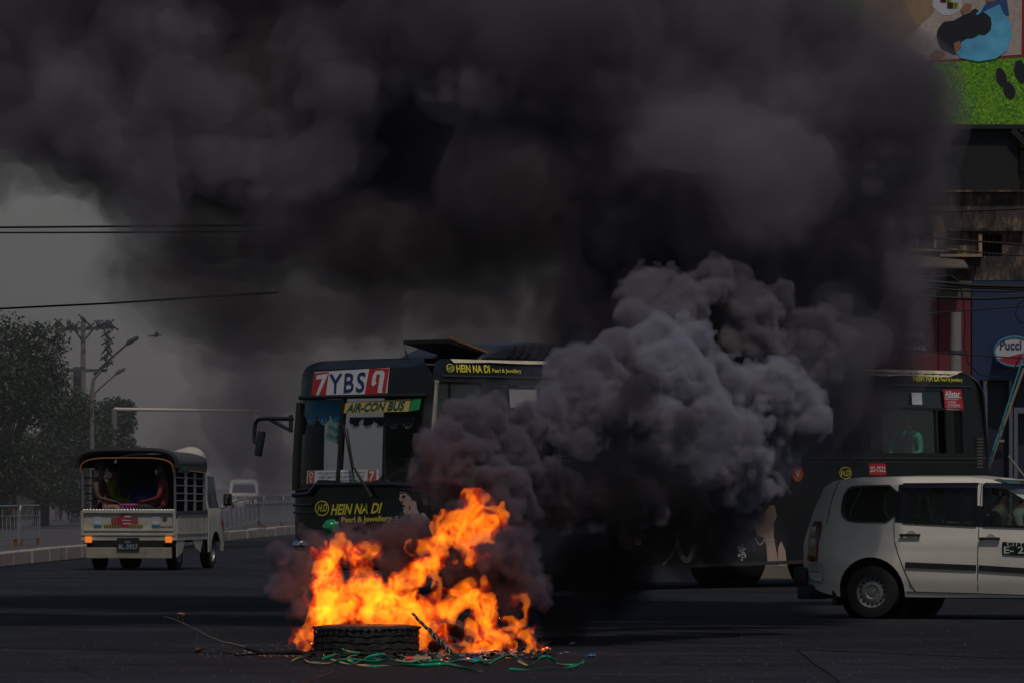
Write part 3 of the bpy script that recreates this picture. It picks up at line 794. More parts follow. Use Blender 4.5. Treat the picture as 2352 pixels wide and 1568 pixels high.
# gutters and sills
g = MB()
g.tube([S_(u_, 2.825, 0.015) for u_ in np.linspace(0.3, BL - 0.35, 20)], 0.014, 6)
g.tube([S_(u_, 1.79, 0.012) for u_ in np.linspace(2.4, BL - 0.12, 12)], 0.012, 6)
g.tube([S_(u_, 1.73, 0.010) for u_ in np.linspace(2.4, BL - 0.12, 12)], 0.008, 6)
g.build('window_rail', mat('worn_metal_rail', (0.10, 0.095, 0.09), 0.4, 0.6, var=.4, scale=20), bus)
sk = MB()
for a, b in ((0.05, WF - 0.6), (WF + 0.6, WR - 0.6), (WR + 0.62, BL - 0.05)):
    z = 0.30 if a < WR else 0.44
    sk.beam((a, -0.012, z), (b, -0.012, z + (0.05 if a > WF else 0)), 0.035, 0.05)
sk.build('skirt_rail', mat('skirt_metal', (0.05, 0.045, 0.04), 0.6, 0.2, var=.3, scale=10), bus)
# side windows: frame, split bar, sliding panes
alu = mat('dull_black_frame', (0.03, 0.03, 0.032), 0.35, 0.3, var=.3, scale=14)
for n_, (a, b) in enumerate(side_w):
    z0 = win_z0 if n_ else 1.25
    w = MB()
    zt = 2.50
    for (p, q) in (((a + .02, z0 + .02), (b - .02, z0 + .02)), ((a + .02, win_z1 - .02), (b - .02, win_z1 - .02)), ((a + .02, z0), (a + .02, win_z1)), ((b - .02, z0), (b - .02, win_z1))):
        w.beam(S_(p[0], p[1], -0.01), S_(q[0], q[1], -0.01), 0.04, 0.035, up=(0, 1, 0))
    if n_:
        w.beam(S_(a, zt, -0.008), S_(b, zt, -0.008), 0.035, 0.04, up=(0, 1, 0))
        m_ = (a + b) / 2 + (0.12 if n_ % 2 else -0.10)
        if n_ == 6: m_ = bside(2156, 1000)[0]
        w.beam(S_(m_, z0, -0.012), S_(m_, zt, -0.012), 0.035, 0.035, up=(0, 1, 0))
    fr = w.build('window', alu, bus)
    if n_:
        spans = [(a + .03, b - .03, zt, win_z1 - .02)]
        if n_ == 6: spans += [(a + .03, m_, z0 + .02, zt)]
        else: spans += [(a + .03, m_, z0 + .02, zt), (m_, b - .03, z0 + .02, zt)]
    else: spans = [(a + .03, b - .03, z0 + .02, win_z1 - .02)]
    for (x0, x1, y0, y1) in spans:
        p_ = MB(); p_.add([S_(x0, y0, -.02), S_(x1, y0, -.02), S_(x1, y1, -.02), S_(x0, y1, -.02)], [(0, 1, 2, 3)])
        p_.build('pane', bglass, fr)
for n_, (a, b) in enumerate(side_w[1:]):
    p_ = MB(); p_.add([S2(a, win_z0, -.02), S2(b, win_z0, -.02), S2(b, win_z1, -.02), S2(a, win_z1, -.02)], [(0, 1, 2, 3)])
    fr = p_.build('far_pane', glass_mat('dim_film_glass', (0.22, 0.25, 0.24), 0.1, 0.97), bus)
p_ = MB(); p_.add([K_(.5, 1.7, -.02), K_(BW - .5, 1.7, -.02), K_(BW - .5, 2.5, -.02), K_(.5, 2.5, -.02)], [(0, 1, 2, 3)]); p_.build('rear_window', mat('rear_dark_glass', (.008, .009, .009), .1, coat=1), bus)
# folding door
dr = empty('door', (0, 0, 0)); dr.parent = bus
for a in (1.20, 1.79):
    panel('door_leaf', rrect(a, 0.38, a + 0.57, 2.70, 0.04), [rrect(a + 0.07, 1.0, a + 0.50, 2.6, 0.04)], 0.3, lambda x, z: S_(x, z, -0.02), bblk, dr, 0.03)
    p_ = MB(); p_.add([S_(a + .07, 1.0, -.03), S_(a + .50, 1.0, -.03), S_(a + .50, 2.6, -.03), S_(a + .07, 2.6, -.03)], [(0, 1, 2, 3)]); p_.build('door_pane', bglass, dr)
# A pillar: pale strip at the windscreen corner
pm = MB(); pts = [Vector((0.055 + frake(z), 0.03 + sect(z), z)) for z in (1.4, 1.8, 2.2, 2.5, 2.76)]
pm.tube(pts, [0.03, 0.04, 0.055, 0.065, 0.07], 8); pm.tube([pts[-1] - Vector((0, 0, .03)), pts[-1] + Vector((0, 0, .01))], 0.078, 8)
pm.build('corner_pillar', mat('dusty_pale_pillar', (0.36, 0.33, 0.27), 0.6, var=.2, scale=12, dirt=.3), bus)
# windscreen, two panes with a centre bar
fb = MB(); mid = 1.52
fb.beam(F_(mid, 1.46, .01), F_(mid, 2.545, .01), 0.07, 0.05, up=(0, 1, 0))
for zz in (2.57,):
    fb.tube([F_(v_, zz, .012) for v_ in np.linspace(0.06, BW - .06, 12)], 0.032, 6)
fb.tube([F_(*q, .012) for q in ws[:6]], 0.024, 6)
fb.tube([F_(BW - .07, z, .012) for z in (1.34, 1.7, 2.1, 2.5)], 0.05, 6)
wsf = fb.build('windscreen_frame', mat('bus_rubber_trim', (0.012, 0.012, 0.013), 0.5), bus)
for (a, b) in ((0.12, mid), (mid, BW - 0.12)):
    panel('windscreen', [(max(a, v_), z) for v_, z in ((a, 1.36), (b, 1.36), (b, 2.545), (a, 2.545))], [], 0.2, lambda v_, z: F_(v_, z, -.012), fglass, bus, 0)
# curtains behind the glass, scalloped, with a fringe
def curtain(v0, v1, zt, zb, col, n_s, nm):
    mb = MB(); N = 60
    for i in range(N + 1):
        v_ = v0 + (v1 - v0) * i / N
        sc = abs(math.sin(math.pi * n_s * i / N)) ** 0.6
        zz = zb + 0.10 * (1 - sc)
        wv = 0.018 * math.sin(i * 1.35)
        p0, p1 = F_(v_, zt, -.07 + wv), F_(v_, zz, -.07 + wv * 1.6); mb.v += [tuple(p0), tuple((p0 + p1) / 2), tuple(p1)]
        if i: b_ = 3 * i; mb.f += [(b_ - 3, b_, b_ + 1, b_ - 2), (b_ - 2, b_ + 1, b_ + 2, b_ - 1)]; mb.mi += [0, 0]
    c_ = mb.build(nm, col, bus, smooth=True)
    fr = MB()
    for i in range(0, N + 1):
        v_ = v0 + (v1 - v0) * i / N; sc = abs(math.sin(math.pi * n_s * i / N)) ** 0.6; zz = zb + 0.10 * (1 - sc)
        fr.tube([F_(v_, zz, -.07), F_(v_ + random.uniform(-.006, .006), zz - .035, -.07)], 0.005, 4)
    fr.build('fringe', mat('pale_fringe', (0.35, 0.33, 0.34), 0.8), c_)
curtain(BW - 0.16, 1.58, 2.54, 2.24, mat('blue_curtain', (0.005, 0.36, 0.62), 0.85, var=.3, scale=8), 3, 'curtain')
curtain(1.46, 0.30, 2.30, 2.18, mat('dim_curtain', (0.05, 0.06, 0.07), 0.9), 5, 'curtain')
# banner box and route banner
def frect(nm, px0, py0, px1, py1, m, d, par=None, tilt=0.0, thick=0.004):
    a0, z0 = bfront(px0, py1); a1, z1 = bfront(px1, py0)
    ol = [(a1, z0 + tilt), (a0, z0), (a0, z1), (a1, z1 + tilt)]
    o = panel(nm, ol, [], 0.12, lambda v_, z: F_(v_, z, d), m, par or bus, thick); return o, (a0, z0, a1, z1)
def ftext(txt, m, par, px0, py0, px1, py1, d, bold=0.0, shear=0.0, tilt=0.0, space=1.0, nm='lettering'):
    a0, z0 = bfront(px0, py1); a1, z1 = bfront(px1, py0)
    return text_fit(nm, txt, m, par, lambda a, b, dd: F_(a, b + tilt * (a0 - a), d), a0, z0, a1, z1, bold, shear, space)
TL = 0.035
ban, _ = frect('route_banner', 722, 850, 897, 911, whitev, 0.014, tilt=TL)
def fpoly(nm, pts, m, par, d): 
    q = [bfront(*p) for p in pts]; return panel(nm, q, [], 0.12, lambda v_, z: F_(v_, z, d), m, par, 0.003)
fpoly('red_field', [(722, 856), (759, 853), (756, 912), (719, 914)], redv, ban, 0.018)
fpoly('red_field', [(853, 846), (897, 845), (894, 906), (848, 908)], redv, ban, 0.018)
def ftextq(txt, m, par, quad, d, bold=0, shear=0, nm='lettering', space=1.0):
    """lettering fitted into a slanted picture quad: left-top, right-top, right-bottom, left-bottom"""
    lt, rt, rb, lb = [Vector((*bfront(*p), 0)) for p in quad]
    def fn(a, b, dd): 
        q = lb.lerp(rb, a).lerp(lt.lerp(rt, a), b); return F_(q.x, q.y, d)
    return text_fit(nm, txt, m, par, fn, 0, 0, 1, 1, bold, shear, space)
ftextq('7', whitev, ban, [(729, 861), (758, 857), (752, 909), (731, 910)], 0.022, bold=0.03)
ftextq('YBS', navy, ban, [(761, 858), (848, 853), (846, 899), (764, 903)], 0.022, bold=0.012, space=1.15)
fpoly('numeral', [(863, 863), (868, 851), (884, 850), (889, 856), (886, 897), (889, 900), (884, 902), (877, 901), (879, 860), (871, 859), (870, 876), (873, 879), (866, 887), (862, 882)], whitev, ban, 0.022)
# air-con strip
tan = mat('tan_vinyl', (0.70, 0.46, 0.15), 0.5); grn = mat('green_vinyl', (0.0, 0.10, 0.07), 0.5)
strip = fpoly('sign_strip', [(805, 924), (948, 915), (945, 944), (803, 948)], tan, bus, 0.012)
ftextq('AIR-CON BUS', grn, strip, [(812, 926), (938, 919), (936, 941), (809, 946)], 0.018, bold=0.035, shear=0.15)
fpoly('green_strip', [(949, 915), (968, 914), (966, 940), (946, 944)], mat('bright_green_vinyl', (0.02, 0.30, 0.09), .5), bus, 0.012)
# hanging card in the windscreen (written in round script)
crd = fpoly('hanging_card', [(757, 965), (790, 976), (788, 1020), (754, 1008)], mat('pale_green_card', (0.36, 0.52, 0.46), .6), bus, -0.05)
ink = mat('black_ink', (0.012, 0.012, 0.014), .6)
ftextq('စက်မှုဇုန်', ink, crd, [(763, 972), (787, 980), (785, 994), (761, 986)], -0.042, bold=0.01)
ftextq('၁၀၅/၁၀၆', ink, crd, [(759, 990), (786, 999), (785, 1011), (757, 1003)], -0.042, bold=0.01)
# route strip under the glass
rs = fpoly('route_strip', [(721, 1080), (889, 1077), (889, 1108), (720, 1110)], whitev, bus, 0.012)
fpoly('red_field', [(724, 1081), (741, 1080), (740, 1108), (723, 1109)], orav, rs, 0.018)
fpoly('red_field', [(866, 1078), (885, 1078), (885, 1106), (866, 1107)], orav, rs, 0.018)
ftextq('၇', whitev, rs, [(728, 1084), (738, 1083), (737, 1106), (727, 1107)], 0.024, bold=0.03)
ftextq('7', whitev, rs, [(870, 1081), (882, 1081), (880, 1104), (870, 1104)], 0.024, bold=0.03)
for k_, tx in enumerate(('တောင်ဒဂုံ-ကျိုက္ကဆံ-သုဝဏ္ဏ (ကသစ)-လမ်း-ဗိုလ်တထောင်လမ်း', 'ဒဂုံမြို့သစ်-ကျွဲကွင်း-တံတားလေး-ပုဇွန်တောင်-ဗိုလ်ချုပ်လမ်း', 'ဆူး-တာမွေ-ဗားကရာ-ကန်သာ-ဟံသာဝတီ-ဆူးလေ-အလုံလမ်း')):
    ftextq(tx, ink, rs, [(748 + 3 * k_, 1082 + 9 * k_), (862 - 3 * k_, 1080 + 9 * k_), (862 - 3 * k_, 1087 + 9 * k_), (748 + 3 * k_, 1089 + 9 * k_)], 0.018, bold=0.02)
# company lettering on the front
def ring(nm, cx, cyy, r, w, m, par, fn, toab):
    mb = MB(); N = 28
    for i in range(N):
        a = 2 * math.pi * i / N
        for q in (r, r - w):
            mb.v.append(tuple(fn(*toab(cx + q * math.cos(a), cyy + q * math.sin(a)))))
    for i in range(N): mb.f.append((2 * i, 2 * ((i + 1) % N), 2 * ((i + 1) % N) + 1, 2 * i + 1)); mb.mi.append(0)
    return mb.build(nm, m, par)
em = ring('emblem', 759, 1166, 17.5, 2.4, yel, bus, lambda a, b: F_(a, b, .012), bfront)
ftextq('H.D', yel, em, [(748, 1158), (772, 1156), (772, 1173), (748, 1174)], 0.012, bold=0.02, shear=.3)
ftextq('HEIN NA DI', yel, bus, [(782, 1157), (898, 1153), (896, 1177), (780, 1182)], 0.012, bold=0.03, shear=.22)
ftextq('Pearl & Jewellery', yel, bus, [(806, 1186), (919, 1182), (918, 1199), (806, 1203)], 0.012, bold=0.02, space=.95)
# printed woman on the front (simple printed figure)
skin = mat('printed_skin', (0.48, 0.33, 0.27), .5, var=.15, scale=20); hair = mat('printed_hair', (0.012, 0.010, 0.010), .5); pearl = mat('printed_pearl', (0.55, 0.52, 0.50), .4)
lipm = mat('printed_lips', (0.25, 0.02, 0.03), .5)
pic = fpoly('printed_figure', [(934, 1128), (942, 1124), (953, 1128), (962, 1140), (961, 1152), (955, 1158), (953, 1168), (962, 1176), (944, 1180), (942, 1172), (946, 1160), (937, 1156), (936, 1149), (933, 1146), (935, 1138)], skin, bus, 0.010)
fpoly('hair', [(934, 1118), (946, 1112), (962, 1114), (972, 1130), (972, 1150), (964, 1160), (960, 1150), (958, 1140), (948, 1130), (940, 1122), (935, 1128)], hair, pic, 0.014)
fpoly('forearm', [(958, 1186), (957, 1168), (955, 1156), (962, 1148), (968, 1152), (969, 1166), (974, 1182), (987, 1212), (968, 1212)], skin, pic, 0.016)
fpoly('upper_arm', [(974, 1178), (980, 1176), (993, 1212), (984, 1213)], skin, pic, 0.014)
fpoly('eye', [(940, 1137), (947, 1136), (947, 1139), (941, 1140)], hair, pic, 0.018)
fpoly('lips', [(936, 1150), (942, 1149), (942, 1153), (937, 1154)], lipm, pic, 0.018)
def fdots(nm, pts, r, m, par, d=0.02, fn=None, toab=None):
    fn = fn or F_; toab = toab or bfront; mb = MB()
    for (x, y) in pts:
        b_ = len(mb.v)
        for k in range(7): mb.v.append(tuple(fn(*toab(x + r * math.cos(k * .9), y + r * math.sin(k * .9)), d)))
        mb.f.append(tuple(range(b_, b_ + 7))); mb.mi.append(0)
    return mb.build(nm, m, par)
fdots('necklace', [(943 + 14 * t, 1164 + 16 * math.sin(t * 2.6) ** .8 if t > 0 else 1164) for t in np.linspace(0, 1, 15)], 1.3, pearl, pic)
fdots('bracelet', [(959 + i * 2.4, 1188 - i * .6) for i in range(5)], 1.4, pearl, pic)
fdots('brooch', [(930 + 7 * math.cos(i) * (i % 3) / 2.4, 1191 + 8 * math.sin(i) * (i % 3) / 2.4) for i in range(26)], 1.2, pearl, pic)
# lower front: bumper recess, headlamps
lf = MB()
lf.tube([F_(v_, z_, .03) for v_, z_ in ((0.05, 1.40), (.6, 1.42), (1.95, 1.42), (2.1, 1.30), (BW - .03, 1.28))], 0.035, 8)
lf.tube([F_(v_, 1.15, .02) for v_ in (2.05, 2.2, BW - .02)], 0.022, 8)
lf.tube([F_(v_, 1.05, .02) for v_ in (2.0, 2.2, BW - .02)], 0.016, 8)
lf.box((-0.20, 0.10, 0.30), (0.06, BW - 0.10, 0.56), bev=0.05)
lf.build('front_trim', mat('glossy_black_trim', (0.012, 0.013, 0.015), .2, coat=.4), bus)
lampg = glass_mat('green_lamp_glass', (0.05, 0.55, 0.25), .4, .7)
for (px, py, r) in ((786, 1210, 17),):
    v_, z = bfront(px, py); c = F_(v_, z, 0)
    hl = MB().lathe([(0.001, -0.10), (0.05, -.09), (0.095, -0.035), (0.115, 0.0), (0.118, 0.02)], 20, c, 'X').build('headlamp', mat('chrome', (0.55, 0.55, 0.55), .12, 1.0, bump=0), bus, smooth=True)
    MB().lathe([(0.001, -0.16), (0.06, -.145), (0.10, -0.10), (0.115, -.03)], 20, c, 'X').build('lens', mat('green_lens', (0.01, 0.22, 0.09), .08, coat=1.0, bump=0), hl, smooth=True)
for vv in (BW - .42, BW - .2):
    c = F_(vv, 0.62, 0)
    hl = MB().lathe([(0.001, -0.10), (0.06, -.08), (0.09, -0.02), (0.09, 0.02)], 16, c, 'X').build('headlamp', mat('chrome', (0.55, 0.55, 0.55), .12, 1.0, bump=0), bus, smooth=True)
# wipers
wp = MB()
wp.tube([F_(0.86, 1.25, .05), F_(1.20, 1.66, .07), F_(1.36, 2.15, .06)], [0.022, 0.016, 0.010], 6); wp.tube([F_(1.16, 1.42, .06), F_(1.44, 2.20, .05)], 0.012, 5)
wp.build('wiper', dplas, bus)
# mirror arm and mirror on the far corner
ma = MB()
q0 = Vector((0.0 - bulge(BW) + .08, BW - .02, 2.06)); 
def bp(px, py, v_=None, xoff=-0.10):
    """point near the front far corner, in the plane x = xoff of the bus"""
    k = (px - 1176) / F
    v2 = (BX + xoff * ca - k * (BY + xoff * sa)) / (sa + k * ca)
    return Vector((xoff, v2, CH + (HOR - py) * (BY + xoff * sa + v2 * ca) / F))
arm = [bp(672, 961), bp(607, 960), bp(592, 963), bp(586, 972), bp(584, 1000), bp(585, 1016)]
ma.tube(arm, 0.028, 8); ma.tube([bp(617, 961), bp(668, 988)], 0.024, 6); ma.tube([bp(668, 952), bp(668, 992)], 0.03, 6); ma.tube([bp(585, 1012), bp(594, 1018)], 0.03, 6)
mo = ma.build('mirror_arm', dplas, bus)
c = bp(596, 1018)
mm = MB(); mm.box((c.x - .03, c.y - .05, c.z - 0.17), (c.x + .05, c.y + .05, c.z + 0.17), bev=0.03, rot=Matrix.Rotation(R(9), 3, 'Y') @ Matrix.Rotation(R(4), 3, 'X'))
mm.build('mirror', dplas, bus, smooth=True)
# roof equipment
rf = MB(); H0 = 3.06
pod = [(0.0, 0.0), (0.12, 0.10), (0.45, 0.22), (0.9, 0.27), (1.9, 0.27), (4.6, 0.25), (4.8, 0.0)]
u0 = bside(940, 800)[0] + 1.5; vy0, vy1 = 0.45, 2.05
rf.prism(pod, lambda a, b, d: Vector((u0 + a + 0.2, d, H0 - .02 + b)), vy0, vy1)
rf.build('roof_air_conditioner', mat('dull_blue_black', (0.022, 0.026, 0.04), .45, var=.3, scale=5, dirt=.5, dirtcol=(.05, .045, .04)), bus, bevel=0.05)
for k_ in range(8):
    s_ = MB(); x_ = u0 + 0.75 + k_ * 0.16
    s_.beam((x_, vy0 - .004, H0 + .05), (x_ + .13, vy0 - .004, H0 + .20), 0.02, 0.06, up=(0, 1, 0)); s_.build('vent_slot', mat('vent_dark', (0.004, 0.004, 0.004), .8), bus)
for x_ in (2.35, 3.65):
    s_ = MB(); s_.box((u0 + x_, vy0 - .008, H0 + .04), (u0 + x_ + 1.1, vy0, H0 + .18)); gr = s_.build('vent_panel', mat('vent_dark', (0.004, 0.004, 0.004), .8), bus)
    s2 = MB(); [s2.box((u0 + x_, vy0 - .014, H0 + .055 + i * .022), (u0 + x_ + 1.1, vy0 - .008, H0 + .06 + i * .022)) for i in range(6)]; s2.build('louvre', alu, gr)
ht = MB(); ht.prism([(0.0, 0.0), (0.95, -0.02), (0.95, 0.025), (0.0, 0.03)], lambda a, b, d: Vector((u0 + .62 - a * math.cos(R(13)), d, H0 + .02 + a * math.sin(R(13)) + b)), 0.5, 1.35)
ht.build('roof_hatch', mat('hatch_dark', (0.018, 0.014, 0.012), .6), bus)
MB().beam((u0 + .60, 0.49, H0 + .05), (u0 + .62 - .95 * math.cos(R(13)), 0.49, H0 + .07 + .95 * math.sin(R(13))), 0.02, 0.03).build('hatch_edge', mat('rust_edge', (0.30, 0.12, 0.03), .8), bus)
an = MB(); q = Vector((.75, 1.15, H0 - .02)); an.tube([q, q + Vector((-.04, 0.03, .14))], 0.012, 6); an.tube([q + Vector((-.04, .03, .14)), q + Vector((-.10, .08, .42))], 0.004, 5); an.box((q.x - .06, q.y - .04, q.z - .03), (q.x + .06, q.y + .04, q.z + .01)); an.build('antenna', dplas, bus)
# wheels
def wheel(nm, parent, c, r, w, m_tyre, m_rim, axis='Y', holes_n=10, side=-1):
    t = MB().lathe([(r * .58, -w / 2), (r * .80, -w / 2 - .004), (r * .95, -w * .46), (r, -w * .34), (r, w * .34), (r * .95, w * .46), (r * .80, w / 2), (r * .58, w / 2)], 36, c, axis, closed=True).build(nm, m_tyre, parent, smooth=True)
    rm = MB()
    s = side
    rm.lathe([(r * .60, s * w * .50), (r * .575, s * w * .47), (r * .55, s * w * .30), (r * .47, s * w * .26), (r * .40, s * w * .33), (r * .27, s * w * .36), (r * .22, s * w * .28), (r * .10, s * w * .28), (r * .09, s * w * .36), (0.001, s * w * .37)], 36, c, axis)
    rim = rm.build('rim', m_rim, t, smooth=True)
    hd = MB()
    for i in range(holes_n):
        a = 2 * math.pi * i / holes_n; q = (r * .465 * math.cos(a), r * .465 * math.sin(a))
        p = Vector((q[0], s * w * .272, q[1])) if axis == 'Y' else Vector((s * w * .272, q[0], q[1]))
        e = Vector((0, s * .012, 0)) if axis == 'Y' else Vector((s * .012, 0, 0))
        hd.tube([Vector(c) + p - e, Vector(c) + p + e], r * .042, 8)
    hd.build('rim_hole', mat('hole_dark', (0.004, 0.004, 0.004), .9), t)['kind'] = 'stuff'
    nb = MB()
    for i in range(5):
        a = 2 * math.pi * i / 5 + .3; q = (r * .16 * math.cos(a), r * .16 * math.sin(a))
        p = Vector((q[0], s * w * .28, q[1])) if axis == 'Y' else Vector((s * w * .28, q[0], q[1]))
        e = Vector((0, s * .02, 0)) if axis == 'Y' else Vector((s * .02, 0, 0))
        nb.tube([Vector(c) + p, Vector(c) + p + e], r * .03, 6)
    nb.build('wheel_nut', m_rim, t)['kind'] = 'stuff'
    return t
steel = mat('dusty_steel_rim', (0.30, 0.30, 0.30), .45, .5, var=.2, scale=15, dirt=.5, dirtcol=(.08, .07, .06))
for c_ in (WF, WR):
    for y_, sd_ in ((0.20, -1), (BW - .20, 1)): wheel('wheel', bus, (c_, y_, 0.48), 0.48, 0.28, rubber, steel, side=sd_)
for c_ in (WF, WR):
    for y_ in (0.08, BW - .08 - .5):
        MB().lathe([(0.57, 0), (0.57, 0.5)], 30, (c_, y_, .46), 'Y').build('wheel_arch', mat('arch_dark', (0.006, 0.006, 0.006), .9), bus)
# inside: floor, seats, poles, driver's console
ins = MB(); ins.box((0.1, 0.08, 0.80), (BL - .3, BW - .08, 0.86)); ins.build('floor', mat('bus_floor', (0.05, 0.05, 0.05), .8), bus)
seatm = mat('bus_seat_cloth', (0.02, 0.025, 0.05), .8)
for i in range(8):
    for (y0, y1) in ((0.22, 1.0), (1.55, 2.33)):
        x_ = 2.7 + i * 0.95
        s_ = MB(); s_.box((x_, y0, 1.48), (x_ + .44, y1, 1.60), bev=.04); s_.box((x_ + .38, y0, 1.55), (x_ + .50, y1, 2.12), bev=.05); s_.box((x_ + .1, y0 + .3, .86), (x_ + .35, y1 - .3, 1.50)); s_.build('seat', seatm, bus)
pl = MB()
for (x_, y_) in ((0.9, 1.75), (1.1, 0.75), (2.5, 1.0), (2.5, 1.55), (5.3, 1.0), (8.2, 1.0)): pl.tube([(x_, y_, .86), (x_, y_, 2.95)], 0.02, 8)
pl.tube([(2.5, 1.0, 2.85), (9.5, 1.0, 2.85)], 0.016, 6); pl.tube([(1.1, .9, 1.75), (1.1, 1.7, 1.75)], .02, 6); pl.tube([(1.1, .9, 1.45), (1.1, 1.7, 1.45)], .02, 6)
pl.build('grab_pole', mat('pole_dark', (0.08, 0.08, 0.08), .3, .7), bus)
ds = MB(); ds.box((-0.02, .3, 1.0), (0.36, 2.3, 1.2), bev=.05); ds.box((.9, .35, 1.2), (1.02, .85, 2.2), bev=.05); ds.box((.5, .35, 1.15), (1.0, .85, 1.28), bev=.04)
ds.build('dashboard', mat('dash_dark', (0.02, 0.02, 0.02), .7), bus)
st = MB(); N = 24; c = Vector((.36, .95, 1.42)); st.tube([c + Vector((.08 * math.cos(t), .24 * math.sin(t), .18 * math.cos(t))) for t in np.linspace(0, 2 * math.pi, N)], 0.018, 6); st.build('steering_wheel', mat('steering_blue', (0.01, 0.12, 0.2), .5), bus)
# side lettering and pictures
def stext(txt, px0, py0, px1, py1, slope=0.0, bold=0.02, shear=0, m=None, par=None, d=0.012, space=1.0):
    a0, z0 = bside(px0, py1); a1, z1 = bside(px1, py0); z1 = z0 + (bside(px0, py0)[1] - z0)
    return text_fit('lettering', txt, m or yel, par or bus, lambda a, b, dd: S_(a, b + slope * (a - a0), d), a0, z0, a1, z1, bold, shear, space)
def spoly(nm, pts, m, par, d=0.010): return panel(nm, [bside(*p) for p in pts], [], 0.1, lambda a, b: S_(a, b, d), m, par or bus, 0.003)
e2 = ring('emblem', 1043, 844, 9.5, 1.3, yel, bus, lambda a, b: S_(a, b, .012), bside)
stext('H.D', 1036, 840, 1050, 849, par=e2)
stext('HEIN NA DI', 1057, 836, 1134, 854, bold=.03)
stext('Pearl & Jewellery', 1139, 845, 1206, 857)
stext('HEIN NA DI', 2107, 860, 2165, 874, bold=.03)
stext('Pearl & Jewellery', 2169, 866, 2219, 877)
sk1 = spoly('sticker', [(2173, 893), (2214, 893), (2218, 942), (2175, 941)], redv, bus)
stext('Allstar', 2176, 896, 2211, 910, par=sk1, m=whitev, bold=.03, d=.016)
spoly('underline', [(2176, 911), (2212, 911), (2212, 913), (2176, 913)], whitev, sk1, .016)
stext('Media & Advertising', 2176, 914, 2206, 918, par=sk1, m=whitev, d=.016)
stext('01-554602', 2181, 920, 2200, 925, par=sk1, m=whitev, d=.016)
stext('09-254050050', 2181, 927, 2209, 932, par=sk1, m=whitev, d=.016)
stext('email: allstar@gmail.com', 2177, 934, 2214, 936, par=sk1, m=whitev, d=.016)
stext('www.allstar.com', 2177, 938, 2206, 940, par=sk1, m=whitev, d=.016)
sk2 = spoly('number_plate', [(1994, 1062), (2034, 1062), (2035, 1090), (1996, 1090)], redv, bus)
stext('2D-7522', 1997, 1070, 2032, 1083, par=sk2, m=whitev, bold=.01, d=.016)
e3 = ring('emblem', 1941, 1085, 14, 1.8, yel, bus, lambda a, b: S_(a, b, .012), bside)
stext('H.D', 1931, 1079, 1951, 1092, par=e3, shear=.2)
cr = MB(); N = 24; b_ = [S_(*bside(1831 + 13 * math.cos(t), 1086 + 19 * math.sin(t)), .012) for t in np.linspace(0, 2 * math.pi, N, endpoint=False)]
rs2 = cr.add(b_, [tuple(range(N))]).build('round_sticker', orav, bus)
stext('၇', 1826, 1078, 1836, 1094, par=rs2, m=whitev, bold=.03, d=.016)
pp = MB(); x0, z0 = bside(1175, 935); x1, z1 = bside(1238, 894); pp.add([S_(x0, z0, .012), S_(x1, z0, .012), S_(x1, z1, .012), S_(x0, z1, .012)], [(0, 1, 2, 3)]); pp.build('window_notice', mat('grey_paper', (.35, .33, .34), .7), bus)
pp = MB(); x0, z0 = bside(2100, 928); x1, z1 = bside(2123, 901); pp.add([S_(x0, z0, .012), S_(x1, z0, .012), S_(x1, z1, .012), S_(x0, z1, .012)], [(0, 1, 2, 3)]); pp.build('window_notice', mat('white_paper', (.7, .72, .74), .7), bus)
# jewellery pictures
f2 = spoly('printed_figure', [(1732, 1186), (1752, 1178), (1765, 1158), (1778, 1160), (1783, 1185), (1776, 1200), (1776, 1235), (1783, 1270), (1786, 1297), (1762, 1297), (1759, 1250), (1752, 1232), (1738, 1228), (1732, 1210)], skin, bus, .010)
spoly('upper_arm', [(1785, 1292), (1786, 1255), (1793, 1242), (1802, 1262), (1805, 1292)], skin, f2, .012)
spoly('hair', [(1715, 1130), (1745, 1120), (1765, 1135), (1768, 1158), (1752, 1176), (1735, 1186), (1722, 1170)], hair, f2, .014)
fdots('necklace', [(1733 + 22 * t, 1236 + 13 * math.sin(t * math.pi)) for t in np.linspace(0, 1, 15)], 1.6, pearl, f2, .016, S_, bside)
fdots('bracelet', [(1760 + i * 3, 1238 + (i % 2)) for i in range(6)], 2, pearl, f2, .016, S_, bside)
fdots('brooch', [(1703 + 10 * math.cos(i * 1.3) * (i % 4) / 3.4, 1267 + 20 * math.sin(i * 1.3) * (i % 4) / 3.4) for i in range(40)], 2.0, pearl, bus, .012, S_, bside)
for dx in (0, 5, 9): fdots('printed_necklace', [(1548 + dx + (54 - 2 * dx) * t, 1228 + (62 - dx) * math.sin(t * math.pi) ** .55) for t in np.linspace(0, 1, 40)], 1.0, pearl, bus, .012, S_, bside)
dimp = mat('printed_gold_dim', (0.16, 0.12, 0.10), .5)
fdots('printed_earring', [(1446 + 30 * math.sqrt(i / 60) * math.cos(i * 2.4), 1228 + 36 * math.sqrt(i / 60) * math.sin(i * 2.4)) for i in range(60)], 3.6, dimp, bus, .011, S_, bside)
fdots('printed_earring', [(1443 - 22 * t ** .6, 1260 + 50 * t) for t in np.linspace(0, 1, 22)], 3.2, dimp, bus, .012, S_, bside)
fdots('printed_earring', [(1550 + 14 * math.sin(t * 2.6) - 50 * t ** 2, 1200 + 108 * t) for t in np.linspace(0, 1, 40)], 2.8, dimp, bus, .012, S_, bside)
# rear corner louvre and rear lower panel
lv = MB(); x_ = BL - .16
for i in range(10): lv.box((BL - .30, -.012, 1.66 + i * .045), (BL - .17, .004, 1.685 + i * .045))
lv.build('corner_louvre', mat('louvre_grey', (.10, .095, .09), .5), bus)
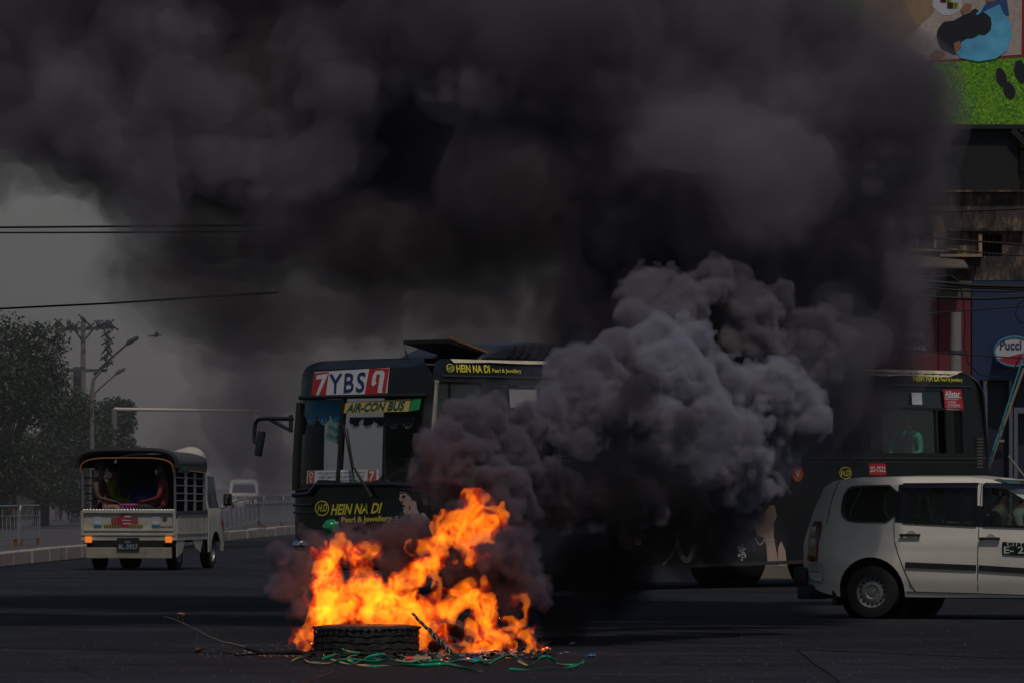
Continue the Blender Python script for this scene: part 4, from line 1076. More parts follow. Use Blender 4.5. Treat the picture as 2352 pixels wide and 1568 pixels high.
# passengers seen through the rear windows
# ------------------------------------------------------------------ people
def skin_body(name, J, B, m, parent=None, loc=(0, 0, 0), rz=0.0, sub=1, root='pelvis'):
    """One continuous body: joints J name -> (x, y, z, r), bones B as name pairs."""
    names = list(J); me = bpy.data.meshes.new(name)
    me.from_pydata([J[k][:3] for k in names], [(names.index(a), names.index(b)) for a, b in B], []); me.update()
    o = bpy.data.objects.new(name, me); COL.objects.link(o); me.materials.append(m)
    sm = o.modifiers.new('skin', 'SKIN'); sm.use_smooth_shade = True
    sv = me.skin_vertices[0].data
    for i, k in enumerate(names):
        r = J[k][3]; sv[i].radius = (r, r) if not isinstance(r, tuple) else r
        sv[i].use_root = (k == root)
    ss = o.modifiers.new('sub', 'SUBSURF'); ss.levels = sub; ss.render_levels = sub
    dg = bpy.context.evaluated_depsgraph_get(); me2 = bpy.data.meshes.new_from_object(o.evaluated_get(dg)); me2.name = name
    bpy.data.objects.remove(o)
    if not me2.materials: me2.materials.append(m)
    me2.polygons.foreach_set('use_smooth', [True] * len(me2.polygons))
    q = bpy.data.objects.new(name, me2); COL.objects.link(q)
    if parent: q.parent = parent
    return q

def zone_mat(name, top, legs, skinc, z_hip, z_neck, hairc=(0.015, 0.012, 0.01), z_hair=None, stripes=None):
    """One body, coloured by height in its own frame: legs, top, skin, hair."""
    m, t, n, l = nodes_of(name)
    b = n['Principled BSDF']; b.inputs['Roughness'].default_value = 0.8
    tc = n.new('ShaderNodeTexCoord'); sp = n.new('ShaderNodeSeparateXYZ'); l.new(tc.outputs['Object'], sp.inputs[0])
    nz = n.new('ShaderNodeTexNoise'); nz.inputs['Scale'].default_value = 9; l.new(tc.outputs['Object'], nz.inputs['Vector'])
    def step(z):
        g_ = n.new('ShaderNodeMath'); g_.operation = 'GREATER_THAN'; g_.inputs[1].default_value = z; l.new(sp.outputs['Z'], g_.inputs[0]); return g_.outputs[0]
    cur = None
    def mix(fac, a, bcol):
        x = n.new('ShaderNodeMix'); x.data_type = 'RGBA'; l.new(fac, x.inputs['Factor'])
        if isinstance(a, tuple): x.inputs['A'].default_value = (*a, 1)
        else: l.new(a, x.inputs['A'])
        x.inputs['B'].default_value = (*bcol, 1); return x.outputs['Result']
    cur = mix(step(z_hip), legs, top); cur = mix(step(z_neck), cur, skinc)
    if z_hair: cur = mix(step(z_hair), cur, hairc)
    mu = n.new('ShaderNodeMix'); mu.data_type = 'RGBA'; mu.blend_type = 'MULTIPLY'; mu.inputs['Factor'].default_value = .6
    l.new(cur, mu.inputs['A']); l.new(nz.outputs['Fac'], mu.inputs['B']); l.new(mu.outputs['Result'], b.inputs['Base Color'])
    return m

def fingers(J, B, wrist, d, r=0.009, up=(0, 0, 1)):
    """palm and five separate bent fingers leaving a wrist joint along d"""
    w = Vector(J[wrist][:3]); d = Vector(d).normalized(); s = d.cross(Vector(up)).normalized(); u_ = s.cross(d)
    pn = wrist + '_palm'; p = w + d * .07; J[pn] = (*p, (0.038, 0.018)); B.append((wrist, pn))
    for i, (off, ln) in enumerate(((-.030, .060), (-.010, .075), (.010, .080), (.030, .070))):
        a = p + s * off + d * .03; c = a + d * ln * .5 - u_ * .012; e = c + d * ln * .35 - u_ * .028
        for k_, (q, rr) in enumerate(((a, r * 1.1), (c, r), (e, r * .8))): J[f'{wrist}_f{i}{k_}'] = (*q, rr)
        B += [(pn, f'{wrist}_f{i}0'), (f'{wrist}_f{i}0', f'{wrist}_f{i}1'), (f'{wrist}_f{i}1', f'{wrist}_f{i}2')]
    a = w + d * .03 + s * -.036; c = a + d * .035 - s * .018 - u_ * .015
    J[wrist + '_t0'] = (*a, r * 1.2); J[wrist + '_t1'] = (*c, r); B += [(wrist, wrist + '_t0'), (wrist + '_t0', wrist + '_t1')]

def head_parts(J, B, neck, face, r=0.10):
    """skull joints and a nose; face is the direction looked at"""
    n_ = Vector(J[neck][:3]); f_ = Vector(face).normalized()
    J['jaw'] = (*(n_ + Vector((0, 0, .075)) + f_ * .035), r * .62); J['skull'] = (*(n_ + Vector((0, 0, .155)) + f_ * .012), r * .86); J['crown'] = (*(n_ + Vector((0, 0, .225)) - f_ * .005), r * .58)
    B += [(neck, 'jaw'), ('jaw', 'skull'), ('skull', 'crown')]

def person(label, kind, top, legs, loc, rz, pose, hair=(0.015, 0.012, 0.010), skinc=(0.22, 0.12, 0.08), hairlen=0, group=None, mask=None, scale=1.0, cap=None, stripes=False):
    J, B = {}, []
    if pose == 'sit':                       # facing +x, seat under the pelvis at z=0
        J.update(pelvis=(0, 0, .12, (.15, .13)), waist=(-.01, 0, .28, (.13, .105)), chest=(.0, 0, .45, (.15, .11)), upper=(.02, 0, .56, (.13, .085)), neck=(.04, 0, .66, .055))
        B += [('pelvis', 'waist'), ('waist', 'chest'), ('chest', 'upper'), ('upper', 'neck')]
        for s, k in ((1, 'L'), (-1, 'R')):
            J.update({f'hip{k}': (.05, s * .10, .10, .10), f'knee{k}': (.45, s * .13, .13, .065), f'ank{k}': (.48, s * .13, -.30, .042), f'toe{k}': (.63, s * .14, -.36, .035),
                      f'sh{k}': (.02, s * .19, .55, .065), f'el{k}': (.10, s * .25, .30, .042), f'wr{k}': (.32, s * .14, .24, .028)})
            B += [('pelvis', f'hip{k}'), (f'hip{k}', f'knee{k}'), (f'knee{k}', f'ank{k}'), (f'ank{k}', f'toe{k}'), ('upper', f'sh{k}'), (f'sh{k}', f'el{k}'), (f'el{k}', f'wr{k}')]
            fingers(J, B, f'wr{k}', (.9, -.3 * s, -.1))
        zh, zn = .17, .625
        face = (1, 0, -.1)
    else:
        J.update(pelvis=(0, 0, .92, (.15, .12)), waist=(0, 0, 1.06, (.13, .10)), chest=(.01, 0, 1.24, (.155, .11)), upper=(.01, 0, 1.36, (.13, .085)), neck=(.02, 0, 1.46, .052))
        B += [('pelvis', 'waist'), ('waist', 'chest'), ('chest', 'upper'), ('upper', 'neck')]
        for s, k in ((1, 'L'), (-1, 'R')):
            st_ = .10 * s
            J.update({f'hip{k}': (0, s * .09, .86, .10), f'knee{k}': (st_ * .6 + .04, s * .10, .48, .06), f'ank{k}': (st_, s * .10, .09, .042), f'toe{k}': (st_ + .14, s * .11, .035, .034),
                      f'sh{k}': (.0, s * .19, 1.36, .06), f'el{k}': (-.02 + .05 * s, s * .25, 1.09, .042), f'wr{k}': (.10 + .05 * s, s * .24, .88, .028)})
            B += [('pelvis', f'hip{k}'), (f'hip{k}', f'knee{k}'), (f'knee{k}', f'ank{k}'), (f'ank{k}', f'toe{k}'), ('upper', f'sh{k}'), (f'sh{k}', f'el{k}'), (f'el{k}', f'wr{k}')]
            fingers(J, B, f'wr{k}', (.3, 0, -1), up=(0, 1, 0))
        zh, zn = .93, 1.43
        face = (1, 0, 0)
    head_parts(J, B, 'neck', face)
    root = empty('person', loc, rz, label, kind, group); root.scale = (scale,) * 3
    PN[0] += 1
    skin_body('body', J, B, zone_mat('body_cloth_%d' % PN[0], top, legs, skinc, zh, zn), root)
    sk = Vector(J['skull'][:3]); f_ = Vector(face).normalized()
    h = MB()
    h.lathe([(0.001, .128), (.055, .115), (.092, .075), (.104, .02), (.098, -.03)] + ([(.10, -.14), (.08, -.24), (.03, -.28)] if hairlen else [(.07, -.05)]), 18, sk + Vector((0, 0, .015)) - f_ * (.022 if hairlen else .016))
    h.build('hair', mat('dark_hair', hair, .6) if not cap else mat('cap_' + kind + str(PN[0]), cap, .8), root, smooth=True)
    fp = MB(); fc = sk + f_ * .082 + Vector((0, 0, -.015)); sx = f_.cross(Vector((0, 0, 1)))
    fp.tube([fc + Vector((0, 0, .02)), fc + f_ * .03 + Vector((0, 0, -.018)), fc + f_ * .012 + Vector((0, 0, -.026))], [.008, .014, .008], 6)
    for s in (1, -1): fp.tube([sk + sx * .086 * s + Vector((0, 0, -.035)), sk + sx * .092 * s + Vector((0, 0, .02))], .016, 6)
    fp.build('nose_and_ears', mat('skin_tone', (0.22, 0.12, 0.08), .6), root, smooth=True)
    ey = MB()
    for s in (1, -1): ey.tube([fc + sx * .030 * s + Vector((0, 0, .014)) - f_ * .004, fc + sx * .030 * s + Vector((0, 0, .014)) + f_ * .006], .010, 8)
    ey.tube([fc + sx * .022 + Vector((0, 0, -.052)) - f_ * .012, fc + Vector((0, 0, -.054)), fc - sx * .022 + Vector((0, 0, -.052)) - f_ * .012], .005, 5)
    ey.build('eyes_and_mouth', mat('eye_dark', (0.02, 0.012, 0.012), .4), root)
    if mask:
        mk = MB(); mk.lathe([(.001, .05), (.04, .045), (.062, .02), (.07, -.02)], 12, (0, 0, 0), 'Z')
        q = f_.to_track_quat('Z', 'Y').to_matrix()
        mk.v = [tuple(q @ Vector(v) * 1.0 + sk + f_ * .055 + Vector((0, 0, -.045))) for v in mk.v]
        mk.build('face_mask', mat('mask_blue', mask, .8), root, smooth=True)
    return root
PN = [0]
# ------------------------------------------------------------------ taxi
TS = 218.0; TY = F / TS
tx = (2000 - 1176) / TS
TA = R(-21)                                   # heading: nose to the right and a little nearer
ct, st_ = math.cos(TA), math.sin(TA)
taxi = empty('taxi', (tx, TY, 0), TA, 'off-white estate taxi with black trim strip and grey steel wheels stopped beside the bus', 'car')
# local: x forward (rear axle = 0), y across to the far side, z up
def tside(px, py):
    k = (px - 1176) / F
    u = (k * TY - tx) / (ct - k * st_); Y = TY + u * st_
    return u, CH + (HOR - py) * Y / F
TW = 1.66
def tsec(z):
    if z > 0.98: 
        t = z - 0.98; return 0.03 + 0.19 * t + (0.16 * ((z - 1.40) / 0.1) ** 2 if z > 1.40 else 0)
    if z > 0.62: return 0.03 * ((z - 0.62) / 0.36) ** 2 + .0
    if z > 0.34: return 0.012 * abs((0.62 - z) / .28)
    return 0.012 + 0.05 * (0.34 - z) / .15
def pinch(u): return 0.16 * max(0, (-0.35 - u) / 0.42) ** 2 + 0.25 * max(0, (u - 2.9) / .5) ** 2
def crease(u, z): return 0.010 * math.exp(-((z - .80) / .03) ** 2) * (1 if u > .1 else .6) - 0.012 * math.exp(-((z - .33) / .03) ** 2) + 0.02 * math.exp(-((u - 0) ** 2 / .25 + (z - .55) ** 2 / .03))
def TSd(u, z, d=0.0): return Vector((u, tsec(z) + pinch(u) - crease(u, z) - d + .012, z))
def TSf(u, z, d=0.0): return Vector((u, TW - (tsec(z) + pinch(u) - crease(u, z)) + d - .012, z))
wht = mat('taxi_white_paint', (0.74, 0.69, 0.62), 0.28, var=.04, scale=2.0, bump=0.02, bscale=5, dirt=.22, dirtcol=(.28, .24, .20), coat=.5)
tprof = [tside(*p) for p in ((1856, 1345), (1905, 1362), (1925, 1364))]
z_s = 0.235
outline = [(-0.74, 0.33), (-0.50, 0.26), (-0.36, z_s)]
ar = 0.36
outline += [(-ar, z_s + .03)] + [(ar * math.cos(R(t)), 0.29 + ar * 1.0 * math.sin(R(t))) for t in range(180, -1, -12)] + [(ar, z_s)]
WB = 2.42
outline += [(WB - ar, z_s)] + [(WB + ar * math.cos(R(t)), 0.29 + ar * math.sin(R(t))) for t in range(180, -1, -12)] + [(WB + .55, z_s), (WB + .80, 0.30), (WB + .84, .50), (WB + .78, .68), (WB + .55, .80), (WB - .05, .93), (WB - .28, .98), (WB - .62, 1.22), (WB - .90, 1.38), (WB - 1.15, 1.46), (1.0, 1.485), (.3, 1.485), (-0.30, 1.475), (-.47, 1.44), (-.56, 1.38), (-.66, 1.18), (-.745, .95), (-.80, .78), (-.80, .52)]
rq = [tside(*p) for p in ((1934, 1184), (1930, 1170), (1933, 1140), (1940, 1124), (1952, 1116), (2056, 1114), (2052, 1197), (1950, 1196))]
rd = [tside(*p) for p in ((2072, 1198), (2078, 1112), (2236, 1112), (2240, 1206))]
fd = [(rd[3][0] + .08, rd[3][1]), (rd[2][0] + .08, rd[2][1]), (WB - .98, 1.36), (WB - .72, 1.22), (WB - .40, .99), (WB - .40, .965)]
tl = [tside(*p) for p in ((1846, 1290), (1848, 1240), (1856, 1200), (1880, 1196), (1884, 1210), (1876, 1250), (1873, 1290))]
rq = round_poly(rq, 1)
panel('body_side', outline, [rq, rd, fd], 0.06, lambda a, b: TSd(a, b, -.010), wht, taxi, 0.02)
panel('body_side', outline, [rq, rd, fd], 0.15, TSf, wht, taxi, 0.02)
# roof, bonnet, tail
mb = MB(); prof = [(-.80, .52), (-.80, .78), (-.745, .95)]
top = [(-.745, .95, 1), (-.66, 1.18, 0), (-.56, 1.38, 0), (-.47, 1.44, 0), (-.30, 1.475, 0), (.3, 1.49, 0), (1.0, 1.49, 0), (WB - 1.15, 1.462, 0)]
def skin_strip(pts, n=10, crown=0.02):
    b = len(mb.v)
    for (u_, z) in pts:
        y0 = TSd(u_, z).y; y1 = TSf(u_, z).y
        for j in range(n + 1): 
            t = j / n; mb.v.append((u_, y0 + (y1 - y0) * t, z + crown * 4 * t * (1 - t)))
    for i in range(len(pts) - 1):
        for j in range(n):
            a = b + i * (n + 1) + j; mb.f.append((a, a + 1, a + n + 2, a + n + 1)); mb.mi.append(0)
skin_strip([(p[0], p[1]) for p in top[3:]]); 
skin_strip([(WB - .05, .93), (WB + .55, .80), (WB + .78, .68), (WB + .84, .50), (WB + .80, .30)], crown=.015)
skin_strip([(-.80, .34), (-.80, .52), (-.80, .78), (-.745, .95)], crown=0)
mb.build('roof_and_bonnet', wht, taxi, smooth=True)
mb = MB(); skin_strip([(-.745, .95), (-.66, 1.18), (-.56, 1.38), (-.47, 1.44)], crown=0); mb.build('tailgate_window', glass_mat('car_glass', (0.58, 0.66, 0.63), .2, .95), taxi)
mb = MB(); skin_strip([(WB - 1.15, 1.462), (WB - .62, 1.22), (WB - .05, .93)], crown=.01); mb.build('windscreen', glass_mat('car_glass', (0.58, 0.66, 0.63), .2, .95), taxi)
cgl = glass_mat('car_glass', (0.58, 0.66, 0.63), .2, .95)
blk = mat('gloss_black_trim', (0.010, 0.010, 0.012), .25, bump=.02)
def win(hole, nm, bars=()):
    f_ = MB(); N = len(hole)
    for i in range(N): f_.beam(TSd(*hole[i], .001), TSd(*hole[(i + 1) % N], .001), .022, .03, up=(0, 1, 0))
    for (a, b) in bars: f_.beam(TSd(*a, -.004), TSd(*b, -.004), .03, .024, up=(0, 1, 0))
    w = f_.build(nm, blk, taxi)
    panel('pane', hole, [], .15, lambda u_, z: TSd(u_, z, -.012), cgl, w, 0)
    return w
win(rq, 'quarter_window')
rdm = tside(2104, 1112); rdm2 = tside(2104, 1204)
w = win(rd, 'rear_door_window', [(rdm, rdm2), (tside(2168, 1112), tside(2168, 1206)), (tside(2200, 1112), tside(2206, 1206))])
win(fd, 'front_door_window')
for h_ in (rq, rd, fd): panel('far_pane', h_, [], .3, lambda u_, z: TSf(u_, z, -.012), cgl, taxi, 0)
# black surround between the windows, door visor
bs = MB(); 
bs.add([TSd(*tside(*p), .006) for p in ((2057, 1112), (2079, 1110), (2073, 1199), (2053, 1198))], [(0, 1, 2, 3)])
bs.build('pillar_cover', blk, taxi); bs = MB()
bs.add([TSd(*tside(*p), .006) for p in ((2236, 1109), (2256, 1109), (2256, 1209), (2240, 1207))], [(0, 1, 2, 3)])
bs.build('pillar_cover', blk, taxi)
vs = MB(); vs.add([TSd(*tside(*p), d) for p, d in (((2066, 1108), .012), ((2240, 1107), .012), ((2240, 1119), .035), ((2068, 1120), .035))], [(0, 1, 2, 3)])
vs.add([TSd(*tside(*p), d) for p, d in (((2254, 1107), .012), ((2400, 1112), .012), ((2400, 1124), .035), ((2256, 1119), .035))], [(0, 1, 2, 3)]); vs.build('rain_visor', mat('smoked_visor', (0.012, 0.013, 0.03), .15, coat=.6, bump=0), taxi)
# door gaps
gap = mat('door_gap', (0.004, 0.004, 0.004), .9)
gp = MB()
for pts in ([(2066, 1110), (2050, 1200), (2053, 1240), (2062, 1270), (2077, 1310), (2092, 1345), (2100, 1358)], [(2247, 1112), (2246, 1206), (2244, 1355)], [(2078, 1358), (2240, 1362), (2352, 1366)], [(1921, 1096), (1908, 1130), (1900, 1165), (1896, 1200)]):
    pp_ = [tside(*p) for p in pts]; dn = [(a[0] + (b[0] - a[0]) * k / 6, a[1] + (b[1] - a[1]) * k / 6) for a, b in zip(pp_[:-1], pp_[1:]) for k in range(6)] + [pp_[-1]]
    gp.tube([TSd(a, b, .0005) for a, b in dn], 0.0045, 5)
gp.build('door_gap', gap, taxi)
# handles, cups
for (px, py) in ((2090, 1228), (2273, 1236)):
    u_, z = tside(px, py); h_ = MB(); c = TSd(u_, z, .03)
    h_.box((c.x - .115, c.y - .015, c.z - .016), (c.x + .115, c.y + .012, c.z + .016), bev=.012); h_.box((c.x - .10, c.y, c.z - .01), (c.x - .08, c.y + .04, c.z + .01)); h_.box((c.x + .08, c.y, c.z - .01), (c.x + .10, c.y + .04, c.z + .01))
    hh = h_.build('door_handle', dplas, taxi, smooth=True)
    q = MB().lathe([(0.001, .029), (.052, .028), (.058, .036)], 22, (c.x + .01, c.y - .004, c.z), 'Y').build('handle_cup', mat('cup_shade', (.46, .44, .40), .4), hh)
sp_ = [tside(2084, 1297), tside(2352 + 90, 1322)]
bl = MB(); b0 = [tside(2080, 1296), tside(2242, 1303)], [tside(2248, 1303), tside(2480, 1318)]
for (p, q) in b0: 
    pts = [(p[0] + (q[0] - p[0]) * i / 6, p[1] + (q[1] - p[1]) * i / 6) for i in range(7)]
    bb = MB(); 
    for (a, b) in zip(pts[:-1], pts[1:]): bb.add([TSd(a[0], a[1] - .028, .014), TSd(b[0], b[1] - .028, .014), TSd(b[0], b[1] + .028, .014), TSd(a[0], a[1] + .028, .014), TSd(a[0], a[1] - .03, 0), TSd(b[0], b[1] - .03, 0), TSd(b[0], b[1] + .03, 0), TSd(a[0], a[1] + .03, 0)], [(0, 1, 2, 3), (0, 4, 5, 1), (3, 2, 6, 7)])
    bb.build('rub_strip', dplas, taxi)
# tail lamp
tlm = mat('tail_lamp_red', (0.16, 0.008, 0.008), .15, var=.25, coat=1, bump=0)
tp = panel('tail_lamp', [tside(*p) for p in ((1849, 1286), (1850, 1240), (1858, 1206), (1866, 1196), (1882, 1197), (1882, 1212), (1874, 1248), (1872, 1288))], [], .05, lambda u_, z: TSd(max(u_, -.80), z, .014), tlm, taxi, .03)
for (px, py) in ((1863, 1219), (1862, 1247)):
    u_, z = tside(px, py); c = TSd(u_, z, .03); lz = MB(); lz.box((c.x - .035, c.y - .012, c.z - .055), (c.x + .035, c.y + .01, c.z + .055), bev=.03); lz.build('lamp_lens', mat('lamp_clear', (.45, .36, .30), .1, coat=1, bump=0), tp, smooth=True)
# bumper corner, sticker, mud flap
bm_ = MB(); bm_.box((-.90, .10, .34), (-.74, TW - .10, .54), bev=.05); bm_.box((-.86, .12, .20), (-.60, TW - .1, .36), bev=.03); bm_.build('rear_bumper', dplas, taxi, smooth=True)
fb_ = MB(); fb_.box((WB + .70, .15, .24), (WB + .90, TW - .15, .52), bev=.06); fb_.build('front_bumper', wht, taxi, smooth=True)
mf = MB(); mf.box((-.44, .05, .14), (-.40, .30, .40)); mf.build('mud_flap', rubber, taxi)
ps = [tside(*p) for p in ((1851, 1290), (1886, 1290), (1885, 1336), (1853, 1330))]
lb = panel('paper_label', ps[::-1], [], .05, lambda u_, z: TSd(u_, z, .035 + .02 * math.sin((z - .3) * 20)), mat('label_white', (.55, .56, .60), .5), taxi, .003)
def tsx(txt, m, par, x0, y0, x1, y1, d, bold=.02): 
    a0, z0 = tside(x0, y1); a1, z1 = tside(x1, y0); return text_fit('lettering', txt, m, par, lambda a, b, dd: TSd(a, b, d), a0, z0, a1, z1, bold)
tsx('MyanCare', ink, lb, 1858, 1309, 1882, 1315, .06)
dt = [(1868 + 8 * math.cos(i * .785), 1302 + 6 * math.sin(i * .785)) for i in range(8)]
for i, (a, b) in enumerate(dt):
    u_, z = tside(a, b); c = TSd(u_, z, .055); MB().tube([c, c - Vector((0, .004, 0))], .010, 8).build('dot', mat(('dot_green', 'dot_orange')[i % 2], ((.1, .4, .1), (.6, .3, .03))[i % 2], .5), lb)
u_, z = tside(1865, 1331); gq = [tside(*p) for p in ((1853, 1322), (1862, 1331), (1884, 1334), (1884, 1338), (1853, 1332))]
panel('green_corner', gq[::-1], [], .05, lambda a, b: TSd(a, b, .06), mat('label_green', (.06, .30, .08), .5), lb, .002)
# door panel sign
pn = panel('taxi_sign', [tside(*p) for p in ((2302, 1272), (2302, 1243), (2460, 1252), (2460, 1281))], [], .06, lambda a, b: TSd(a, b, .010), mat('sign_black', (.012, .014, .02), .4), taxi, .004)
cw = mat('sign_lettering', (.55, .60, .52), .5)
tsx('CITY TAXI', cw, pn, 2313, 1243, 2395, 1253, .016, .01)
tsx('E- 2263', cw, pn, 2306, 1254, 2395, 1270, .016, .015)
# wheels
for (u_, y_, sd2) in ((0, .11, -1), (0, TW - .11, 1), (WB, .11, -1), (WB, TW - .11, 1)): wheel('wheel', taxi, (u_, y_, .285), .285, .17, rubber, steel, holes_n=16, side=sd2)
for u_ in (0, WB):
    for y_ in (.09, TW - .39): MB().lathe([(.37, 0 if y_ < .8 else .30), (.37, .30 if y_ < .8 else 0), (.001, .30 if y_ < .8 else 0)], 24, (u_, y_, .29), 'Y').build('wheel_arch', mat('arch_dark', (0.006, 0.006, 0.006), .9), taxi)
wa = MB()
wa.box((-.7, .1, .22), (WB + .6, TW - .1, .30)); wa.build('underbody', mat('arch_dark', (0.006, 0.006, 0.006), .9), taxi)
# seats and trim inside
si = MB()
for (u_, y0, y1) in ((.30, .15, TW - .15), (1.15, .18, .70), (1.15, .95, 1.48)):
    si.box((u_, y0, .50), (u_ + .45, y1, .66), bev=.05); si.box((u_ - .10, y0, .60), (u_ + .06, y1, 1.10), bev=.05)
    for yy in ([.45, 1.2] if y1 - y0 > 1 else [(y0 + y1) / 2]): si.box((u_ - .10, yy - .12, 1.10), (u_, yy + .12, 1.27), bev=.04)
si.build('seat', mat('grey_seat', (.26, .25, .20), .9), taxi, smooth=True)
sb_ = MB(); sb_.add([(x_, .13 + .01, z) for x_, z in ((-.6, .95), (.1, .95), (.1, .55), (-.7, .55))], [(0, 1, 2, 3)]); sb_.box((-.7, .12, .5), (WB - .3, TW - .12, .52)); sb_.box((WB - .75, .15, .8), (WB - .35, TW - .15, .97), bev=.05); sb_.build('cabin_floor', mat('cabin_dark', (.012, .012, .012), .9), taxi)
bd = MB(); u_, z = tside(2110, 1120)
for i in range(9):
    bd.lathe([(.001, .02), (.012, .012), (.016, 0), (.012, -.012), (.001, -.02)], 8, (u_ + .02 + i * .008, .2, z - .02 - i * .036))
bd.build('bead_string', mat('pale_blue_bead', (.25, .5, .5), .2), taxi, smooth=True)
def tw(u_, y_, z): return Vector((tx + u_ * ct - y_ * st_, TY + u_ * st_ + y_ * ct, z))
person('driver of the white taxi, dark hair and pale shirt, seen through the front side window', 'person', (.42, .46, .42), (.05, .05, .06), tw(1.30, 1.16, .60), TA, 'sit', scale=.9)
person('dark haired taxi passenger in a grey top beside the driver', 'person', (.20, .19, .16), (.05, .05, .06), tw(1.26, .44, .60), TA, 'sit', scale=.9)
def bw(u_, v_, z): return Vector((BX + u_ * ca - v_ * sa, BY + u_ * sa + v_ * ca, z))
u_, z = bside(2092, 1030); person('bus passenger in a mint green shirt sitting with their back to the rear side window', 'person', (.16, .70, .50), (.03, .03, .05), bw(u_ + .35, .36, 1.60), BA + R(200), 'sit', scale=.95)
u_, z = bside(1998, 1035); person('bus passenger in a white shirt at the side window ahead of the mint shirt', 'person', (.50, .42, .42), (.03, .03, .05), bw(u_ + .25, .36, 1.60), BA + R(180), 'sit', scale=.85)
# ------------------------------------------------------------------ small pickup bus (seen from behind)
QS = 138.6; QY = F / QS; QX = (405 - 1176) / QS
QA = R(-11.0)
cq, sq = math.cos(QA), math.sin(QA)
truck = empty('pickup', (QX, QY, 0), QA, 'small white pickup with black canopy and passengers on side benches, driving away', 'pickup truck')
# local: x to the right edge = 0, leftwards negative; y forward; z up.  rear face at y = 0
def qr(px, py, y=0.0):
    """x and height on the plane y of the pickup"""
    k = (px - 1176) / F
    # world X = QX + x c - y s ; world Y = QY + x s + y c
    x = (k * (QY + y * cq) - QX + y * sq) / (cq - k * sq); Yw = QY + x * sq + y * cq
    return x, CH + (HOR - py) * Yw / F
QW = 1.62
white_t = mat('pickup_white_paint', (0.42, 0.395, 0.34), .45, var=.08, scale=4, dirt=.6, dirtcol=(.20, .16, .12), coat=.2)
black_t = mat('canopy_black', (0.010, 0.010, 0.011), .7, var=.3)
steel_t = mat('worn_steel_tube', (.30, .30, .32), .35, .7, var=.3, scale=20)
zb, zt_ = .60, .97
# tailgate with raised border
tg = MB(); tg.box((-QW + .02, -.03, zb), (-.02, 0.0, zt_)); 
t_ = tg.build('tailgate', white_t, truck)
br = MB(); 
for a, b in (((-QW, zt_), (0, zt_)), ((-QW, zb), (0, zb)), ((-QW + .02, zb), (-QW + .02, zt_)), ((-.02, zb), (-.02, zt_)), ((-QW, zb + .07), (0, zb + .07))):
    br.beam((a[0], -.045, a[1]), (b[0], -.045, b[1]), .045, .045, up=(0, 1, 0))
br.build('border', white_t, t_, bevel=.006)
ch = MB()
for i in range(60): 
    x_ = -QW + .02 + i * (QW - .03) / 60; ch.tube([(x_, -.05, zt_ + .03 + .008 * (i % 2)), (x_ + .03, -.05, zt_ + .035 - .008 * (i % 2))], .011, 5)
ch.build('chain', steel_t, t_)
def qp(nm, pts, m, par, y=-.036): 
    mb = MB(); v = [qr(*p) for p in pts]; mb.add([(a, y, b) for a, b in v], [tuple(range(len(v)))]); return mb.build(nm, m, par)
def qt(txt, m, par, x0, y0, x1, y1, y=-.042, bold=.02, shear=0): a0, z0 = qr(x0, y1); a1, z1 = qr(x1, y0); return text_fit('lettering', txt, m, par, lambda a, b, d: Vector((a, y, b)), a0, z0, a1, z1, bold, shear)
redp = mat('red_sticker', (.30, .02, .04), .5, var=.2); drk = mat('dim_red', (.28, .05, .05), .5)
qp('red_bar', [(257, 1188), (319, 1187), (319, 1201), (257, 1203)], drk, t_)
q_ = [qr(288 + 17 * math.cos(t), 1194 + 16 * math.sin(t)) for t in np.linspace(0, 2 * math.pi, 16, endpoint=False)]
dsk = MB().add([(a, -.042, b) for a, b in q_], [tuple(range(16))]).build('red_disc', redp, t_)
qt('NAIN', whitev, dsk, 287, 1182, 302, 1187, -.046); qt('Mile Myanmar', whitev, dsk, 282, 1192, 303, 1196, -.046, shear=.2); qt('service', whitev, dsk, 284, 1199, 303, 1203, -.046)
ylw = mat('hazard_yellow', (.50, .32, .03), .5); blu = mat('decal_teal', (.02, .13, .18), .5)
for (x0, x1, dr_) in ((240, 279, 1), (294, 330, -1)):
    qp('hazard_strip', [(x0, 1204), (x1, 1204), (x1, 1211), (x0, 1211)], ink, t_, -.038)
    n = 6
    for i in range(n):
        xa = x0 + (x1 - x0) * (i + .2) / n; w_ = 3.2 * dr_
        qp('arrow', [(xa + w_, 1204.5), (xa + w_ + 2.6, 1204.5), (xa + 2.6, 1207.5), (xa + w_ + 2.6, 1210.5), (xa + w_, 1210.5), (xa, 1207.5)] if dr_ > 0 else [(xa, 1204.5), (xa + 2.6, 1204.5), (xa + 5.6, 1207.5), (xa + 2.6, 1210.5), (xa, 1210.5), (xa + 3, 1207.5)], ylw, t_, -.041)
for x0 in (217, 350):
    d_ = qp('decal', [(x0, 1183), (x0 + 18, 1183), (x0 + 18, 1202), (x0, 1202)], mat('decal_pale', (.34, .36, .38), .5), t_, -.037)
    qp('decal_band', [(x0, 1202), (x0 + 18, 1202), (x0 + 18, 1212), (x0, 1212)], blu, t_, -.038)
    for dx in (5, 13): 
        q_ = [qr(x0 + dx + 4.2 * math.cos(t), 1200 + 4.2 * math.sin(t)) for t in np.linspace(0, 2 * math.pi, 12, endpoint=False)]
        MB().add([(a, -.041, b) for a, b in q_], [tuple(range(12))]).build('eye', whitev, t_)
        q_ = [qr(x0 + dx + 2.2 * math.cos(t), 1200 + 2.2 * math.sin(t)) for t in np.linspace(0, 2 * math.pi, 8, endpoint=False)]
        MB().add([(a, -.044, b) for a, b in q_], [tuple(range(8))]).build('pupil', blu, t_)
qp('yellow_sticker', [(199, 1208), (209, 1208), (209, 1214), (199, 1214)], mat('sticker_lime', (.4, .45, .05), .5), t_)
q_ = [qr(380 + 5.6 * math.cos(t), 1190 + 5.6 * math.sin(t)) for t in np.linspace(0, 2 * math.pi, 14, endpoint=False)]
